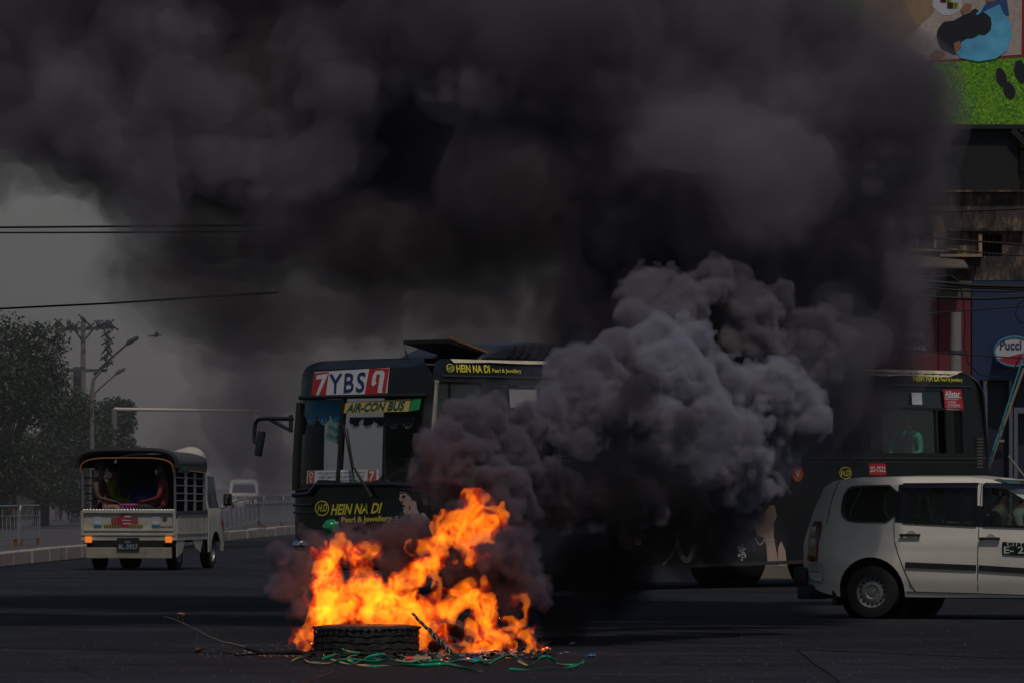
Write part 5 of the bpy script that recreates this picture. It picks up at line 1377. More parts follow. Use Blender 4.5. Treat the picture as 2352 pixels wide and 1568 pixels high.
MB().add([(a, -.040, b) for a, b in q_], [tuple(range(14))]).build('brown_disc', mat('brown_sticker', (.14, .05, .05), .5), t_)
qt('YANGON EXPRESS', ink, t_, 368, 1206, 397, 1212)
# bed, sill, lamps, bumper plate, number plate
bd_ = MB(); bd_.box((-QW + .02, 0, .50), (-.02, 2.0, .62)); bd_.box((-QW, -.05, .50), (0, -.01, .595)); bd_.box((-QW + .06, .02, .62), (-.04, 1.95, .66)); bd_.build('load_bed', white_t, truck)
bb = MB(); bb.box((-QW + .10, -.10, .14 + .06), (-.06, -.03, .38), bev=.01); bb.build('rear_apron', mat('dirty_cream', (.28, .25, .19), .7, var=.2, scale=5, dirt=.7, dirtcol=(.09, .07, .05)), truck)
bb = MB(); bb.box((-QW + .10, -.06, .385), (-.04, .2, .50)); bb.build('lamp_recess', mat('arch_dark', (0.006, 0.006, 0.006), .9), truck)
for x_ in (206, 390):
    a, z = qr(x_, 1238); lm = MB(); lm.box((a - .055, -.10, z - .05), (a + .055, -.05, z + .05), bev=.012)
    q = lm.build('tail_lamp', None, truck)
    m = MATS.get('lit_amber') or mat('lit_amber', (.6, .2, .03), .3, bump=0, emit=(1.0, .22, .02), estr=2.0)
    q.data.materials.append(m)
    MB().box((a - .075, -.09, z - .065), (a + .075, -.055, z - .05)).build('lamp_bracket', dplas, q)
a0, z0 = qr(273, 1262); a1, z1 = qr(324, 1234)
pl_ = MB(); pl_.box((a0, -.125, z0), (a1, -.11, z1)); pq = pl_.build('number_plate', mat('plate_black', (.012, .013, .016), .5), truck)
pw = mat('plate_lettering', (.30, .32, .33), .5)
qt('YGN', pw, pq, 290, 1241, 303, 1246, -.13, .01); qt('8L-3927', pw, pq, 277, 1249, 321, 1260, -.13, .01)
# canopy frame and cover
def bow(y, n=14, grow=0.0):
    pts = []; zc = 1.60
    for i in range(n + 1):
        t = math.pi * i / n; c_, s_ = math.cos(t), math.sin(t)
        x_ = -QW / 2 - (QW / 2 + .02 + grow) * math.copysign(abs(c_) ** .45, c_); z = 1.70 + (0.27 + grow) * s_ ** .62
        pts.append(Vector((x_, y, z)))
    return pts
cv = MB(); ys_ = [-.12, .4, .9, 1.45, 2.0]
rows = [bow(y, grow=(.012 if k % 2 else 0)) for k, y in enumerate(ys_)]
for r_ in rows: cv.v += [tuple(p) for p in r_]
nb_ = len(rows[0])
for j in range(len(rows) - 1):
    for i in range(nb_ - 1): cv.f.append((j * nb_ + i, j * nb_ + i + 1, (j + 1) * nb_ + i + 1, (j + 1) * nb_ + i)); cv.mi.append(0)
co = cv.build('canopy_cover', mat('canopy_cloth', (0.045, 0.048, 0.050), .75, var=.3, scale=6, dirt=.3, dirtcol=(.10, .09, .08)), truck, smooth=True); so_ = co.modifiers.new('thickness', 'SOLIDIFY'); so_.thickness = .02
MB().tube(bow(-.14, grow=.02), .045, 8).build('canopy_rim', black_t, truck, smooth=True)
MB().tube([p + Vector((0, -.005, -.075)) for p in bow(-.14, grow=-.03)], .012, 6).build('rim_piping', mat('orange_piping', (.30, .12, .06), .6), truck)
sc = MB(); sc.box((-.02, .1, 1.62), (.035, 1.9, 1.74)); sc.build('side_valance', mat('valance_dark', (.03, .028, .03), .8), truck)
MB().beam((.045, .75, 1.655), (.045, 1.8, 1.62), .01, .03, up=(1, 0, 0)).build('valance_strip', mat('strip_pink', (.5, .33, .28), .6), truck)
cvt = text_fit('lettering', 'ပညာ', mat('green_paint', (.05, .22, .04), .6), truck, lambda a, b, d: Vector((.042, a, b)), .25, 1.66, .62, 1.73, .02)
# corner posts and side ladders
for x_ in (-QW + .03, -.01):
    pz = MB(); pz.tube([(x_, -.04, .97), (x_ * 1.0, -.05, 1.3), (x_, -.08, 1.68)], .022, 8); pz.build('corner_post', steel_t, truck)
for x_ in (-QW + .02, .005):
    for y_ in (.62, 1.22, 1.86):
        MB().tube([(x_, y_, .97), (x_, y_, 1.68)], .02, 6).build('side_post', steel_t, truck)
        if y_ > .5: MB().tube([(x_, y_ - .07, .97), (x_, y_ - .07, 1.68)], .014, 6).build('side_post', steel_t, truck)
    for k_, z in enumerate((1.14, 1.26, 1.39, 1.52)):
        MB().tube([(x_, 0, z + .02), (x_, 1.9, z)], .011, 6).build('side_bar', steel_t, truck)
    sl_ = MB(); sl_.box((x_ - .03, -.02, .92), (x_ + .03, 1.98, .985)); sl_.build('side_sill', mat('sill_dark', (.04, .038, .05), .6), truck)
# side boards
for x0, x1 in ((-.012, .02), (-QW - .02, -QW + .012)):
    s_ = MB(); s_.box((x0, .03, .60), (x1, 1.98, .93)); sb2 = s_.build('side_board', white_t, truck, bevel=.005)
    e_ = MB()
    for z in (.61, .92): e_.box((x0 - .008, .02, z - .015), (x1 + .008, 1.98, z + .015))
    for y_ in (.03, 1.96): e_.box((x0 - .008, y_ - .02, .60), (x1 + .008, y_ + .02, .93))
    e_.build('border', white_t, sb2)
fl = MB(); fl.box((-.01, .0, .50), (.015, 2.0, .59)); 
fl.prism([(0.02, .50), (.55, .50), (.38, .30), (.05, .22)], lambda a, b, d: Vector((d, a, b)), -.015, .005); fl.prism([(1.05, .50), (1.75, .50), (1.6, .28), (1.25, .36)], lambda a, b, d: Vector((d, a, b)), -.015, .005)
fl.build('lower_side', white_t, truck)
# cab
def cabsec(z): return 0.0 if z < .95 else .22 * (z - .95)
cp = [(2.02, .28), (2.10, .28)] + [(2.52 + .34 * math.cos(R(t)), .27 + .36 * math.sin(R(t))) for t in range(170, -1, -15)] + [(3.02, .28), (3.12, .45), (3.10, .80), (2.95, 1.02), (2.62, 1.62), (2.45, 1.70), (2.05, 1.70)]
cwn = [(2.10, 1.02), (2.84, 1.02), (2.55, 1.55), (2.10, 1.58)]
panel('cab_side', cp, [cwn], .12, lambda a, b: Vector((.03 - cabsec(b), a, b)), white_t, truck, .02)
panel('cab_side', cp, [cwn], .15, lambda a, b: Vector((-QW - .03 + cabsec(b), a, b)), white_t, truck, .02)
cbm = MB(); 
for (a, b) in (((2.02, .5), (2.02, 1.0)),): cbm.add([(.02, 2.02, .45), (-QW - .02, 2.02, .45), (-QW + .05, 2.02, 1.94), (-.05, 2.02, 1.94)], [(0, 1, 2, 3)])
cbm.add([(-.13, 2.02, 1.70), (-QW + .13, 2.02, 1.70), (-QW + .13, 2.5, 1.70), (-.13, 2.5, 1.70)], [(0, 1, 2, 3)])
cbm.add([(.02, 3.1, .45), (-QW - .02, 3.1, .45), (-QW, 2.95, 1.02), (0, 2.95, 1.02)], [(0, 1, 2, 3)])
cbm.build('cab_shell', mat('cab_dark', (.02, .02, .02), .7), truck)
for x_ in (.012, -QW - .012): MB().add([(x_ - math.copysign(.03 + .0, x_) if 0 else (x_ - (.015 if x_ > 0 else -.015)), a, b) for a, b in cwn], [(0, 1, 2, 3)]).build('cab_window', glass_mat('car_glass_dark', (.2, .24, .23), .25, .95), truck)
for s_ in (1, -1):
    x_ = .05 if s_ > 0 else -QW - .05
    mm = MB(); mm.tube([(x_, 2.72, 1.02), (x_ + .10 * s_, 2.78, 1.04), (x_ + .13 * s_, 2.78, 1.15)], .014, 6); mo_ = mm.build('mirror_stalk', dplas, truck)
    mm = MB(); mm.box((x_ + .13 * s_ - .075, 2.74, 1.06), (x_ + .13 * s_ + .075, 2.82, 1.27), bev=.03); mq = mm.build('mirror', dplas, truck, smooth=True)
    MB().add([(x_ + .13 * s_ + a, 2.737, b) for a, b in ((-.055, 1.09), (.055, 1.09), (.055, 1.25), (-.055, 1.25))], [(0, 1, 2, 3)]).build('mirror_glass', mat('mirror_glass', (.35, .35, .37), .05, 1.0, bump=0), mq)
MB().box((.03, 2.90, .70), (.055, 3.02, .80), bev=.01).build('indicator', orav, truck)
# wheels, flaps, axle, spare
wt = mat('tyre_dark', (.012, .012, .012), .9)
for (x_, y_) in ((-.17, .52), (-QW + .17, .52), (-.10, 2.52), (-QW + .10, 2.52)): wheel('wheel', truck, (x_, y_, .28), .28, .17, wt, steel, axis='X', holes_n=8, side=1 if x_ > -.8 else -1)
wheel('spare_wheel', truck, (-QW / 2 - .06, .55, .30), .27, .16, wt, steel, axis='X', holes_n=6)
MB().tube([(-QW + .2, .52, .30), (-.2, .52, .30)], .05, 8).build('axle', wt, truck)
# load: basket, bag, people, sack on the roof
def qw(x, y, z): return Vector((QX + x * cq - y * sq, QY + x * sq + y * cq, z))
bench = MB(); 
for x0 in (-QW + .08, -.38): bench.box((x0, .05, .90), (x0 + .30, 1.9, .96))
bench.build('bench', mat('bench_dark', (.02, .02, .02), .8), truck)
person('pickup passenger in a brown shirt and tan trousers at the open back end', 'person', (.13, .065, .045), (.26, .16, .11), qw(-QW + .22, .22, .93), QA + R(-8), 'sit', group=None, scale=.92, cap=(.06, .05, .05))
person('pickup passenger in a yellow green shirt sitting behind the one in brown', 'person', (.30, .34, .03), (.05, .05, .06), qw(-QW + .30, .75, .93), QA + R(0), 'sit', scale=.9)
person('masked pickup passenger in a red striped top on the bench beside the open ladder side', 'person', (.22, .02, .03), (.015, .015, .02), qw(-.30, .30, .93), QA + R(196), 'sit', mask=(.22, .42, .46), scale=.92, hairlen=1)
bk = MB(); x_, y_ = -.90, .12; c0 = (.0, .0)
root = empty('plastic_basket', qw(-.88, .2, .67), QA, 'pink slatted plastic basket standing on the pickup bed between the benches', 'basket')
pk = mat('pink_plastic', (.42, .10, .26), .5)
MB().lathe([(.17, .40), (.19, .41), (.19, .44), (.17, .44)], 20, (0, 0, 0), closed=True).build('rim', pk, root)
MB().lathe([(.001, 0), (.13, 0), (.135, .03), (.13, .05), (.001, .02)], 20).build('base', pk, root)
for i in range(18):
    a = 2 * math.pi * i / 18; MB().beam((.133 * math.cos(a), .133 * math.sin(a), .02), (.172 * math.cos(a), .172 * math.sin(a), .42), .028, .006, up=(math.cos(a), math.sin(a), 0)).build('slat', pk, root)
bm = bmesh.new(); bmesh.ops.create_icosphere(bm, subdivisions=3, radius=.28)
for v in bm.verts: 
    n_ = .04 * math.sin(v.co.x * 25) * math.sin(v.co.z * 21 + v.co.y * 17); v.co *= 1 + n_ * 2; v.co.z *= .72; v.co.z += .19
me = bpy.data.meshes.new('bag'); bm.to_mesh(me); bm.free()
o = link_mesh('bag', me, mat('blue_plastic_bag', (.01, .035, .10), .35, var=.3, bump=.6, bscale=25), smooth=True); o.location = qw(-.80, .95, .66); o.scale = (1.1, 1.1, 2.0)
tag(o, 'blue plastic sack stuffed full, behind the pink basket in the pickup', 'bag')
bm = bmesh.new(); bmesh.ops.create_icosphere(bm, subdivisions=3, radius=.36)
for v in bm.verts: v.co.z = max(v.co.z, -.05) * .55 + (.02 * math.sin(v.co.x * 9)); v.co.x *= .9
me = bpy.data.meshes.new('sack'); bm.to_mesh(me); bm.free()
o = link_mesh('sack', me, mat('pale_cloth', (.42, .38, .34), .9, var=.1, bump=.5, bscale=14), smooth=True); o.location = qw(-.36, 2.1, 1.86)
tag(o, 'pale round bundle tied on the roof of the pickup', 'bundle')
# ------------------------------------------------------------------ median kerb, railings
def kerb_line(Y):
    return np.interp(Y, [60, 93.3, 105.4, 136.6, 148.6, 175, 230, 320], [-10.4, -9.0, -8.43, -7.46, -6.75, -4.6, -1.2, 4.0])
KM = mat('whitewashed_kerb', (.34, .29, .25), .85, var=.18, scale=5, dirt=.65, dirtcol=(.13, .10, .085))
kerb = empty('kerb', (0, 0, 0)); tag(kerb, 'low kerb of worn whitewashed blocks along the median', kind='structure')
Y = 86.0; rk = random.Random(3)
while Y < 210:
    L = 2.35 if Y < 150 else 2.6
    a, b = Vector((kerb_line(Y), Y, 0)), Vector((kerb_line(Y + L), Y + L, 0)); d = (b - a).normalized(); nrm = Vector((-d.y, d.x, 0))
    a2 = a + d * .03; b2 = b - d * (.10 + rk.random() * .09); tl = rk.uniform(-.02, .02); h = .25 + rk.uniform(-.015, .015)
    mb = MB(); mb.prism([(0, 0), (-.30, 0), (-.30, h), (-.05, h), (-.01, h - .03)], lambda p, q, t: (a2.lerp(b2, t) - nrm * (p + tl) * 1.0 * -1 + Vector((0, 0, q))), 0, 1)
    mb.v = [tuple(Vector(v)) for v in mb.v]
    mb.build('kerb_block', KM, kerb, bevel=.02)
    Y += L
# median surface behind the kerb
mb = MB(); ysm = list(range(84, 330, 6))
for y in ysm: x = float(kerb_line(y)); mb.v += [(x - .28, y, .20), (x - 42, y, .20)]
for i in range(len(ysm) - 1): mb.f.append((2 * i, 2 * i + 2, 2 * i + 3, 2 * i + 1)); mb.mi.append(0)
o = mb.build('median_paving', mat('median_concrete', (.075, .068, .070), .9, var=.25, scale=.6, dirt=.4, dirtcol=(.03, .03, .03), bump=.4, bscale=20)); tag(o, 'dark grey paved strip behind the kerb', kind='structure')
stm = mat('galvanised_rail', (.26, .27, .28), .5, .4, var=.25, scale=6, dirt=.4, dirtcol=(.08, .08, .08)); orm = mat('orange_reflector', (.22, .085, .02), .6)
def railing(name, label, a, b, z0, h, lean=0.0, bars=12, group=None, feet=True, cat='railing'):
    a = Vector(a); b = Vector(b); d = b - a; L = d.length; ang = math.atan2(d.y, d.x)
    r = empty(name, (a.x, a.y, z0), ang, label, cat, group)
    def T(u, z): return (u + lean * z, 0, z)
    f = MB(); f.tube([T(.02, .06), T(.02, h - .08), T(.08, h), T(L - .08, h), T(L - .02, h - .08), T(L - .02, .06)], .022, 8); f.build('frame', stm, r)
    for z in (.14, h - .20): MB().tube([T(.02, z), T(L - .02, z)], .014, 6).build('rail', stm, r)
    for i in range(1, bars + 1):
        u = L * i / (bars + 1); MB().tube([T(u, .14), T(u, h - .20 if i % 3 else h - .04)], .012, 6).build('bar', stm, r)
    if feet:
        for i in (0, 1): u = (.15 if i == 0 else L - .15); MB().beam(T(u, .0), T(u, .16), .05, .05).build('foot', orm, r)
    for u in (L * .3, L * .85): q = MB(); q.beam(T(u, h - .16), T(u, h - .04), .05, .02); q.build('reflector', orm, r)
    return r
Ya = 104.0
zz = .20
for i, (x0, x1) in enumerate(((-150, -52), (-50, 42), (45, 91))):
    yy = 101.5 + i * 2.4
    railing('crowd_barrier', ['grey steel barrier cut by the left edge, farther from the pickup', 'long grey steel barrier on the median, next but one to the pickup', 'short grey steel barrier with orange reflectors, last of the row before the pickup'][i],
            (P(x0, 0, yy).x, yy, 0), (P(x1, 0, yy + 2.0).x, yy + 2.0, 0), zz, .80, bars=9 if i < 2 else 8, group='barriers on the median left of the pickup')
a, b = P(513, 0, 138), P(596, 0, 146)
rl = railing('fallen_barrier', 'grey barrier leaning askew on the kerb between the pickup and the bus', (a.x, a.y, 0), (b.x, b.y, 0), .12, .80, lean=-.40, bars=7); rl.rotation_euler[1] = R(-1.5)
for i in range(5):
    yy = 146.0 + i * 4.5; x0 = float(kerb_line(yy)) - .45; x1 = float(kerb_line(yy + 4.2)) - .45
    railing('fence_panel', ['steel fence panel on the median starting right behind the leaning barrier', 'second steel fence panel along from the leaning barrier', 'third steel fence panel along from the leaning barrier', 'fourth steel fence panel along from the leaning barrier, small with distance', 'farthest steel fence panel on the median, fading into the smoke'][i], (x0 , yy, 0), (x1, yy + 4.2, 0), .22, .88, bars=22, group='fence panels on the median behind the leaning barrier', cat='fence')

# ------------------------------------------------------------------ distant van
van = empty('distant_van', (P(527, 0, 268).x, 268, 0), R(3), 'pale van with a roof rack coming up the far lane behind the barriers', 'van')
vw = mat('van_white', (.72, .68, .63), .5, var=.05)
W_ = 1.45
fpn = rrect(0, .35, W_, 1.72, [.06, .06, .16, .16], 5)
wsh = [(.10, 1.05), (W_ - .10, 1.05), (W_ - .19, 1.55), (.19, 1.55)]
def VF(a, z): return Vector((a + (0.07 * (z - 1.0) if z > 1.0 else 0) * (1 - 2 * a / W_), -(.10 * math.sin(math.pi * a / W_)) + (.35 * (z - 1.02) if z > 1.02 else .0), z))
panel('front', fpn, [wsh], .12, VF, vw, van, .02)
panel('windscreen', wsh, [], .2, lambda a, z: VF(a, z) + Vector((0, .02, 0)), mat('van_glass_dark', (.03, .035, .04), .15, coat=.8), van, 0)
panel('sun_band', [(.16, 1.45), (W_ - .16, 1.45), (W_ - .19, 1.55), (.19, 1.55)], [], .2, lambda a, z: VF(a, z) - Vector((0, .012, 0)), mat('band_blue', (.15, .36, .42), .5), van, .004)
bx = MB(); bx.box((.04, .3, .35), (W_ - .04, 3.2, 1.66), bev=.1); bx.build('body', vw, van)
for x_ in (.16, W_ - .16):
    lm = MB(); c = VF(x_, .84); lm.box((c.x - .13, c.y - .05, .75), (c.x + .13, c.y + .02, .92), bev=.03); lm.build('headlamp', mat('lamp_grey', (.25, .25, .22), .2, coat=1), van)
gb = MB(); gb.box((.35, -.13, .76), (W_ - .35, -.05, .90), bev=.02); gb.build('grille', mat('van_grey', (.12, .11, .10), .6), van)
gb = MB(); gb.box((-.02, -.16, .36), (W_ + .02, .1, .60), bev=.05); gb.build('bumper', mat('van_bumper', (.32, .29, .26), .6), van)
rr_ = MB(); 
for y_ in (.5, 1.4, 2.3): rr_.tube([(.05, y_, 1.66), (.05, y_, 1.84), (W_ - .05, y_, 1.84), (W_ - .05, y_, 1.66)], .022, 6)
for x_ in (.05, .4, .75, 1.1, W_ - .05): rr_.tube([(x_, .4, 1.84), (x_, 2.4, 1.84)], .018, 6)
rr_.build('roof_rack', mat('rack_grey', (.12, .12, .12), .6), van)
for x_ in (.12, W_ - .12):
    for y_ in (.5, 2.7): wheel('wheel', van, (x_, y_, .29), .29, .17, rubber, steel, axis='X', holes_n=5)

# ------------------------------------------------------------------ power pole, lamp, signal arm
grayp = mat('weathered_concrete_pole', (.16, .15, .14), .85, var=.2, scale=4); darkp = mat('dark_pole_metal', (.05, .05, .05), .7)
PY = 172.0
def PX(px, py, Y=PY): p = P(px, py, Y); return (p.x, p.y, p.z)
pole = empty('power_pole', (P(191, 0, PY).x, PY, 0), 0, 'tall concrete power pole with a birds-lined crossarm above the trees', 'utility pole')
b0 = Vector(pole.location)
def loc(px, py, Y=PY): return P(px, py, Y) - b0
MB().tube([(0, 0, 0), (0, 0, loc(191, 738).z)], [.10, .075], 10).build('mast', grayp, pole, smooth=True)
MB().beam(loc(128, 758), loc(255, 752), .10, .10).build('crossarm', darkp, pole)
MB().beam(loc(150, 850), loc(245, 850), .08, .10).build('crossarm', darkp, pole)
for q in ((172, 759), (215, 755)): MB().beam(loc(*q), loc(191, 785), .06, .06).build('brace', darkp, pole)
for k_, x_ in enumerate((133, 158, 191, 226, 250)):
    MB().lathe([(.05, 0), (.09, .06), (.05, .11), (.09, .17), (.05, .23), (.03, .26)], 8, loc(x_, 753)).build('insulator', darkp, pole)
p2 = empty('service_pole', (P(172, 0, 171).x, 171, 0), 0, 'shorter leaning dark pole just left of the tall power pole', 'utility pole')
MB().tube([(0, 0, 0), tuple(P(177, 842, 171) - p2.location)], [.15, .12], 8).build('mast', darkp, p2); MB().beam(P(163, 850, 170.7) - p2.location, P(196, 844, 170.7) - p2.location, .1, .12).build('crossarm', darkp, p2)
lp = empty('street_lamp', (P(211, 0, 150).x, 150, 0), 0, 'thin street lamp post with a long slanting arm beside the power pole', 'street lamp')
def l2(px, py, Y=150.0): return P(px, py, Y) - Vector(lp.location)
MB().tube([(0, 0, 0), tuple(l2(211, 900)), tuple(l2(215, 870)), tuple(l2(232, 850))], [.09, .06, .05, .04], 8).build('post', grayp, lp)
MB().tube([l2(215, 860), l2(250, 826), l2(292, 790)], [.04, .035, .03], 6).build('arm', darkp, lp)
hd = MB(); hd.tube([l2(289, 792), l2(296, 786), l2(316, 775), l2(318, 773)], [.03, .075, .06, .02], 8); hd.build('lamp_head', darkp, lp, smooth=True)
l3 = copy_tree(lp); l3.name = 'street_lamp'; l3.scale = (1, 1, 1); l3.location = (P(203, 0, 190).x, 190, 0); tag(l3, 'second thin lamp post farther off, its slanting arm lower in the smoke')
sg = empty('signal_mast', (P(262, 0, 160).x, 160, 0), 0, 'white horizontal mast arm reaching over the road with a small lamp at its end', 'traffic mast')
def l4(px, py): return P(px, py, 160.0) - Vector(sg.location)
MB().tube([(0, 0, 0), tuple(l4(262, 938))], [.12, .09], 8).build('post', grayp, sg); MB().tube([l4(262, 939), l4(420, 941), l4(603, 943.5)], [.055, .045, .03], 8).build('arm', mat('mast_white', (.55, .5, .45), .5), sg)
MB().lathe([(.001, .12), (.03, .10), (.06, .0), (.09, -.10), (.001, -.12)], 10, l4(587, 955)).build('hanging_lamp', mat('mast_white', (.55, .5, .45), .5), sg)
# wires
def wire(pts, r, label, group=None, name='cable'):
    mb = MB(); pts = [Vector(p) for p in pts]; out = []
    for a, b in zip(pts[:-1], pts[1:]):
        for i in range(8): t = i / 8; out.append(a.lerp(b, t))
    out.append(pts[-1]); mb.tube(out, r, 5); o = mb.build(name, mat('cable_black', (.008, .008, .008), .8)); tag(o, label, 'cable', group); return o
wire([P(-60, 712, 62), P(250, 697, 62.5), P(420, 686, 63), P(640, 672, 63.5)], .012, 'single thin cable sloping up to vanish in the smoke above the pickup')
wire([P(-60, 523, 58), P(330, 520, 58), P(600, 518, 58)], .012, 'upper of two thin cables crossing the smoke high over the pickup')
wire([P(-60, 535, 58), P(330, 534, 58), P(600, 532, 58)], .010, 'lower of two thin cables crossing the smoke high over the pickup')
# crows
def crow(mb_only=False):
    r = empty('crow', (0, 0, 0))
    b = MB(); b.lathe([(.001, -.20), (.03, -.17), (.065, -.08), (.075, .0), (.06, .08), (.03, .14), (.001, .17)], 8, (0, 0, 0), 'X')
    b.v = [tuple(Matrix.Rotation(R(-42), 3, 'Y') @ Vector(v)) for v in b.v]; b.build('body', mat('crow_black', (.010, .010, .012), .7), r, smooth=True)
    h = MB(); h.lathe([(.001, -.045), (.04, -.02), (.04, .02), (.012, .045), (.001, .11)], 8, (.15, 0, .15), 'X'); h.build('head', mat('crow_black', (.010, .010, .012), .7), r, smooth=True)
    t = MB(); t.beam((-.12, 0, -.11), (-.26, 0, -.24), .07, .015, up=(0, 1, 0)); t.build('tail', mat('crow_black', (.010, .010, .012), .7), r)
    l = MB(); l.tube([(0, .02, -.05), (.01, .02, -.15)], .008, 4); l.tube([(0, -.02, -.05), (.01, -.02, -.15)], .008, 4); l.build('leg', mat('crow_black', (.010, .010, .012), .7), r)
    return r
cr0 = crow(); spots = [(131, 743, 0, 'leftmost crow on top of the crossarm'), (136, 742, 1, None), (158, 752, 0, None), (166, 751, 1, None), (173, 750, 0, None), (191, 733, 1, 'crow on the very top of the power pole'), (205, 751, 0, None), (228, 747, 1, None), (236, 746, 0, None), (244, 745, 1, None), (251, 744, 0, None), (255, 748, 1, None),
         (248, 764, 0, None), (247, 774, 1, None), (250, 782, 0, None), (247, 790, 1, None), (246, 798, 0, None), (249, 806, 1, None), (245, 815, 0, None), (244, 826, 1, None), (247, 836, 0, None), (131, 770, 0, None), (134, 795, 1, None), (136, 804, 0, None), (95, 748, 1, 'crow on the wire just left of the pole'), (87, 754, 0, 'crow perched alone left of the pole, tail down'), (4, 757, 1, 'crow at the far left on the tree top')]
ORD = ['first', 'second', 'third', 'fourth', 'fifth', 'sixth', 'seventh', 'eighth', 'ninth', 'tenth', 'eleventh', 'twelfth']
for i, (px, py, dr_, lb_) in enumerate(spots):
    c = cr0 if i == 0 else copy_tree(cr0)
    c.location = P(px, py, PY - .4); c.rotation_euler = (0, R(random.uniform(-15, 15)), R(180 * dr_ + random.uniform(-30, 30))); c.scale = (.8,) * 3
    tag(c, lb_ or ('black crow on the power pole crossarm, %s from its left end' % ORD[i] if i < 12 else ('black crow on the cable hanging from the crossarm right end, %s from its top' % ORD[i - 12] if i < 21 else 'black crow on the cable hanging from the crossarm left end, %s from its top' % ORD[i - 21])), 'bird', 'crows perched on the power pole')
fl_ = copy_tree(cr0); fl_.location = P(358, 771, 200); fl_.rotation_euler = (0, R(40), 0); tag(fl_, 'single crow flying clear of the pole over the street', 'bird', 'crows perched on the power pole')
wg = MB(); wg.add([(-.08, 0, .02), (.08, 0, .02), (.02, .5, .18), (-.1, .42, .14), (.02, -.5, .18), (-.1, -.42, .14)], [(0, 1, 2, 3), (1, 0, 5, 4)]); wg.build('wing', mat('crow_black', (.010, .010, .012), .7), fl_)
wire([P(248, 756, PY), P(247, 800, PY), P(245, 850, PY)], .015, 'cable hanging down from the right end of the crossarm, lined with crows')
wire([P(132, 760, PY), P(135, 800, PY), P(150, 848, PY)], .012, 'cable hanging down from the left end of the crossarm')

# ------------------------------------------------------------------ trees
def leaf_mat(nm, c0, c1):
    m, t, n, l = nodes_of(nm); b = n['Principled BSDF']; b.inputs['Roughness'].default_value = .6
    g_ = n.new('ShaderNodeNewGeometry'); r_ = n.new('ShaderNodeValToRGB'); e = r_.color_ramp.elements; e[0].color = (*c0, 1); e[1].color = (*c1, 1)
    l.new(g_.outputs['Random Per Island'], r_.inputs['Fac']); l.new(r_.outputs['Color'], b.inputs['Base Color']); return m
LM = leaf_mat('leaf_green', (.004, .016, .001), (.022, .055, .003))
bark = mat('bark', (.06, .045, .035), .9, bump=.6, bscale=12)
def tree(label, x, y, h, rx, seed, z0=.3, nl=22000, blobs=14):
    rn = random.Random(seed); r = empty('tree', (x, y, 0), 0, label, 'tree', 'trees on the median left of the street')
    t = MB(); t.tube([(0, 0, 0), (.1, 0, h * .3), (-.05, .1, h * .55)], [.28, .2, .12], 9)
    cs = []
    for i in range(blobs):
        a = rn.uniform(0, 6.28); q = rn.random() ** .6; zz_ = rn.uniform(z0 + .5, h - .6)
        wq = 1 - ((zz_ - (z0 + h) / 2) / (h * .62)) ** 2
        c = Vector((rx * .8 * q * math.cos(a) * wq, rx * .8 * q * math.sin(a) * wq, zz_)); cs.append((c, rn.uniform(.28, .5) * rx))
        t.tube([(0, 0, h * rn.uniform(.2, .45)), tuple(c * .6 + Vector((0, 0, h * .12))), tuple(c)], [.09, .05, .02], 5)
    t.build('trunk', bark, r)
    N = nl; V = np.zeros((N * 4, 3)); rgx = np.random.default_rng(seed)
    idx = rgx.integers(0, len(cs), N); d = rgx.normal(size=(N, 3)); d /= np.linalg.norm(d, axis=1)[:, None]
    rad = np.array([c[1] for c in cs])[idx] * (rgx.random(N) ** .33) * rgx.uniform(.85, 1.15, N); C = np.array([list(c[0]) for c in cs])[idx] + d * rad[:, None] * np.array([1, 1, .75])
    a_ = rgx.normal(size=(N, 3)); a_ /= np.linalg.norm(a_, axis=1)[:, None]; b_ = np.cross(a_, rgx.normal(size=(N, 3))); b_ /= np.linalg.norm(b_, axis=1)[:, None]
    s_ = rgx.uniform(.03, .075, N)[:, None]
    V[0::4] = C - a_ * s_; V[1::4] = C + b_ * s_ * .55; V[2::4] = C + a_ * s_; V[3::4] = C - b_ * s_ * .55
    np_mesh('crown', V, np.arange(N * 4).reshape(N, 4), LM, r, smooth=False)
    return r
tree('big dark green tree rising at the left edge of the street', P(15, 0, 150).x, 150, 6.3, 2.3, 1)
tree('leafy tree filling the space in front of the power pole', P(92, 0, 158).x, 158, 4.9, 2.2, 2)
tree('lower tree standing to the right of the power pole', P(232, 0, 165).x, 165, 4.4, 1.35, 3)
tree('thin tree cut by the left edge', P(-40, 0, 145).x, 145, 5.5, 2.0, 4)
# stalls and people below the trees
sh = empty('market_stall', (P(20, 0, 172).x, 172, .2), 0, 'dim shuttered stall with a grey tarpaulin under the trees', 'stall')
q = MB(); q.box((-.9, 0, .1), (1.2, .8, .75)); q.build('counter', mat('stall_dark', (.05, .045, .04), .8), sh)
q = MB(); q.prism([(0, .75), (1.55, .75), (1.3, 1.55), (.9, 1.75), (.1, 1.6)], lambda a, b, d: Vector((a, d, b)), 0, .9); q.build('tarpaulin', mat('tarp_grey', (.08, .085, .08), .8), sh, bevel=.05)
bn = empty('banner', (P(157, 0, 185).x, 185, .2), 0, 'upright orange and yellow advertising banner under the tree beside two standing people', 'banner')
q = MB(); q.box((-.02, -.02, 0), (.02, .02, 2.0)); q.box((.98, -.02, 0), (1.02, .02, 2.0)); q.build('pole', darkp, bn)
q = MB(); q.box((.02, -.01, .45), (.98, .01, 1.75)); q.build('cloth', mat('banner_ochre', (.22, .13, .04), .8, var=.5, scale=3), bn)
q = MB(); q.box((.02, -.014, 1.62), (.98, .014, 1.9)); q.build('purple_band', mat('banner_purple', (.06, .03, .08), .8), bn)
person('standing person in dark clothes beside the orange banner under the trees', 'person', (.03, .03, .05), (.02, .025, .05), (P(148, 0, 178).x, 178, .2), R(-60), 'stand')
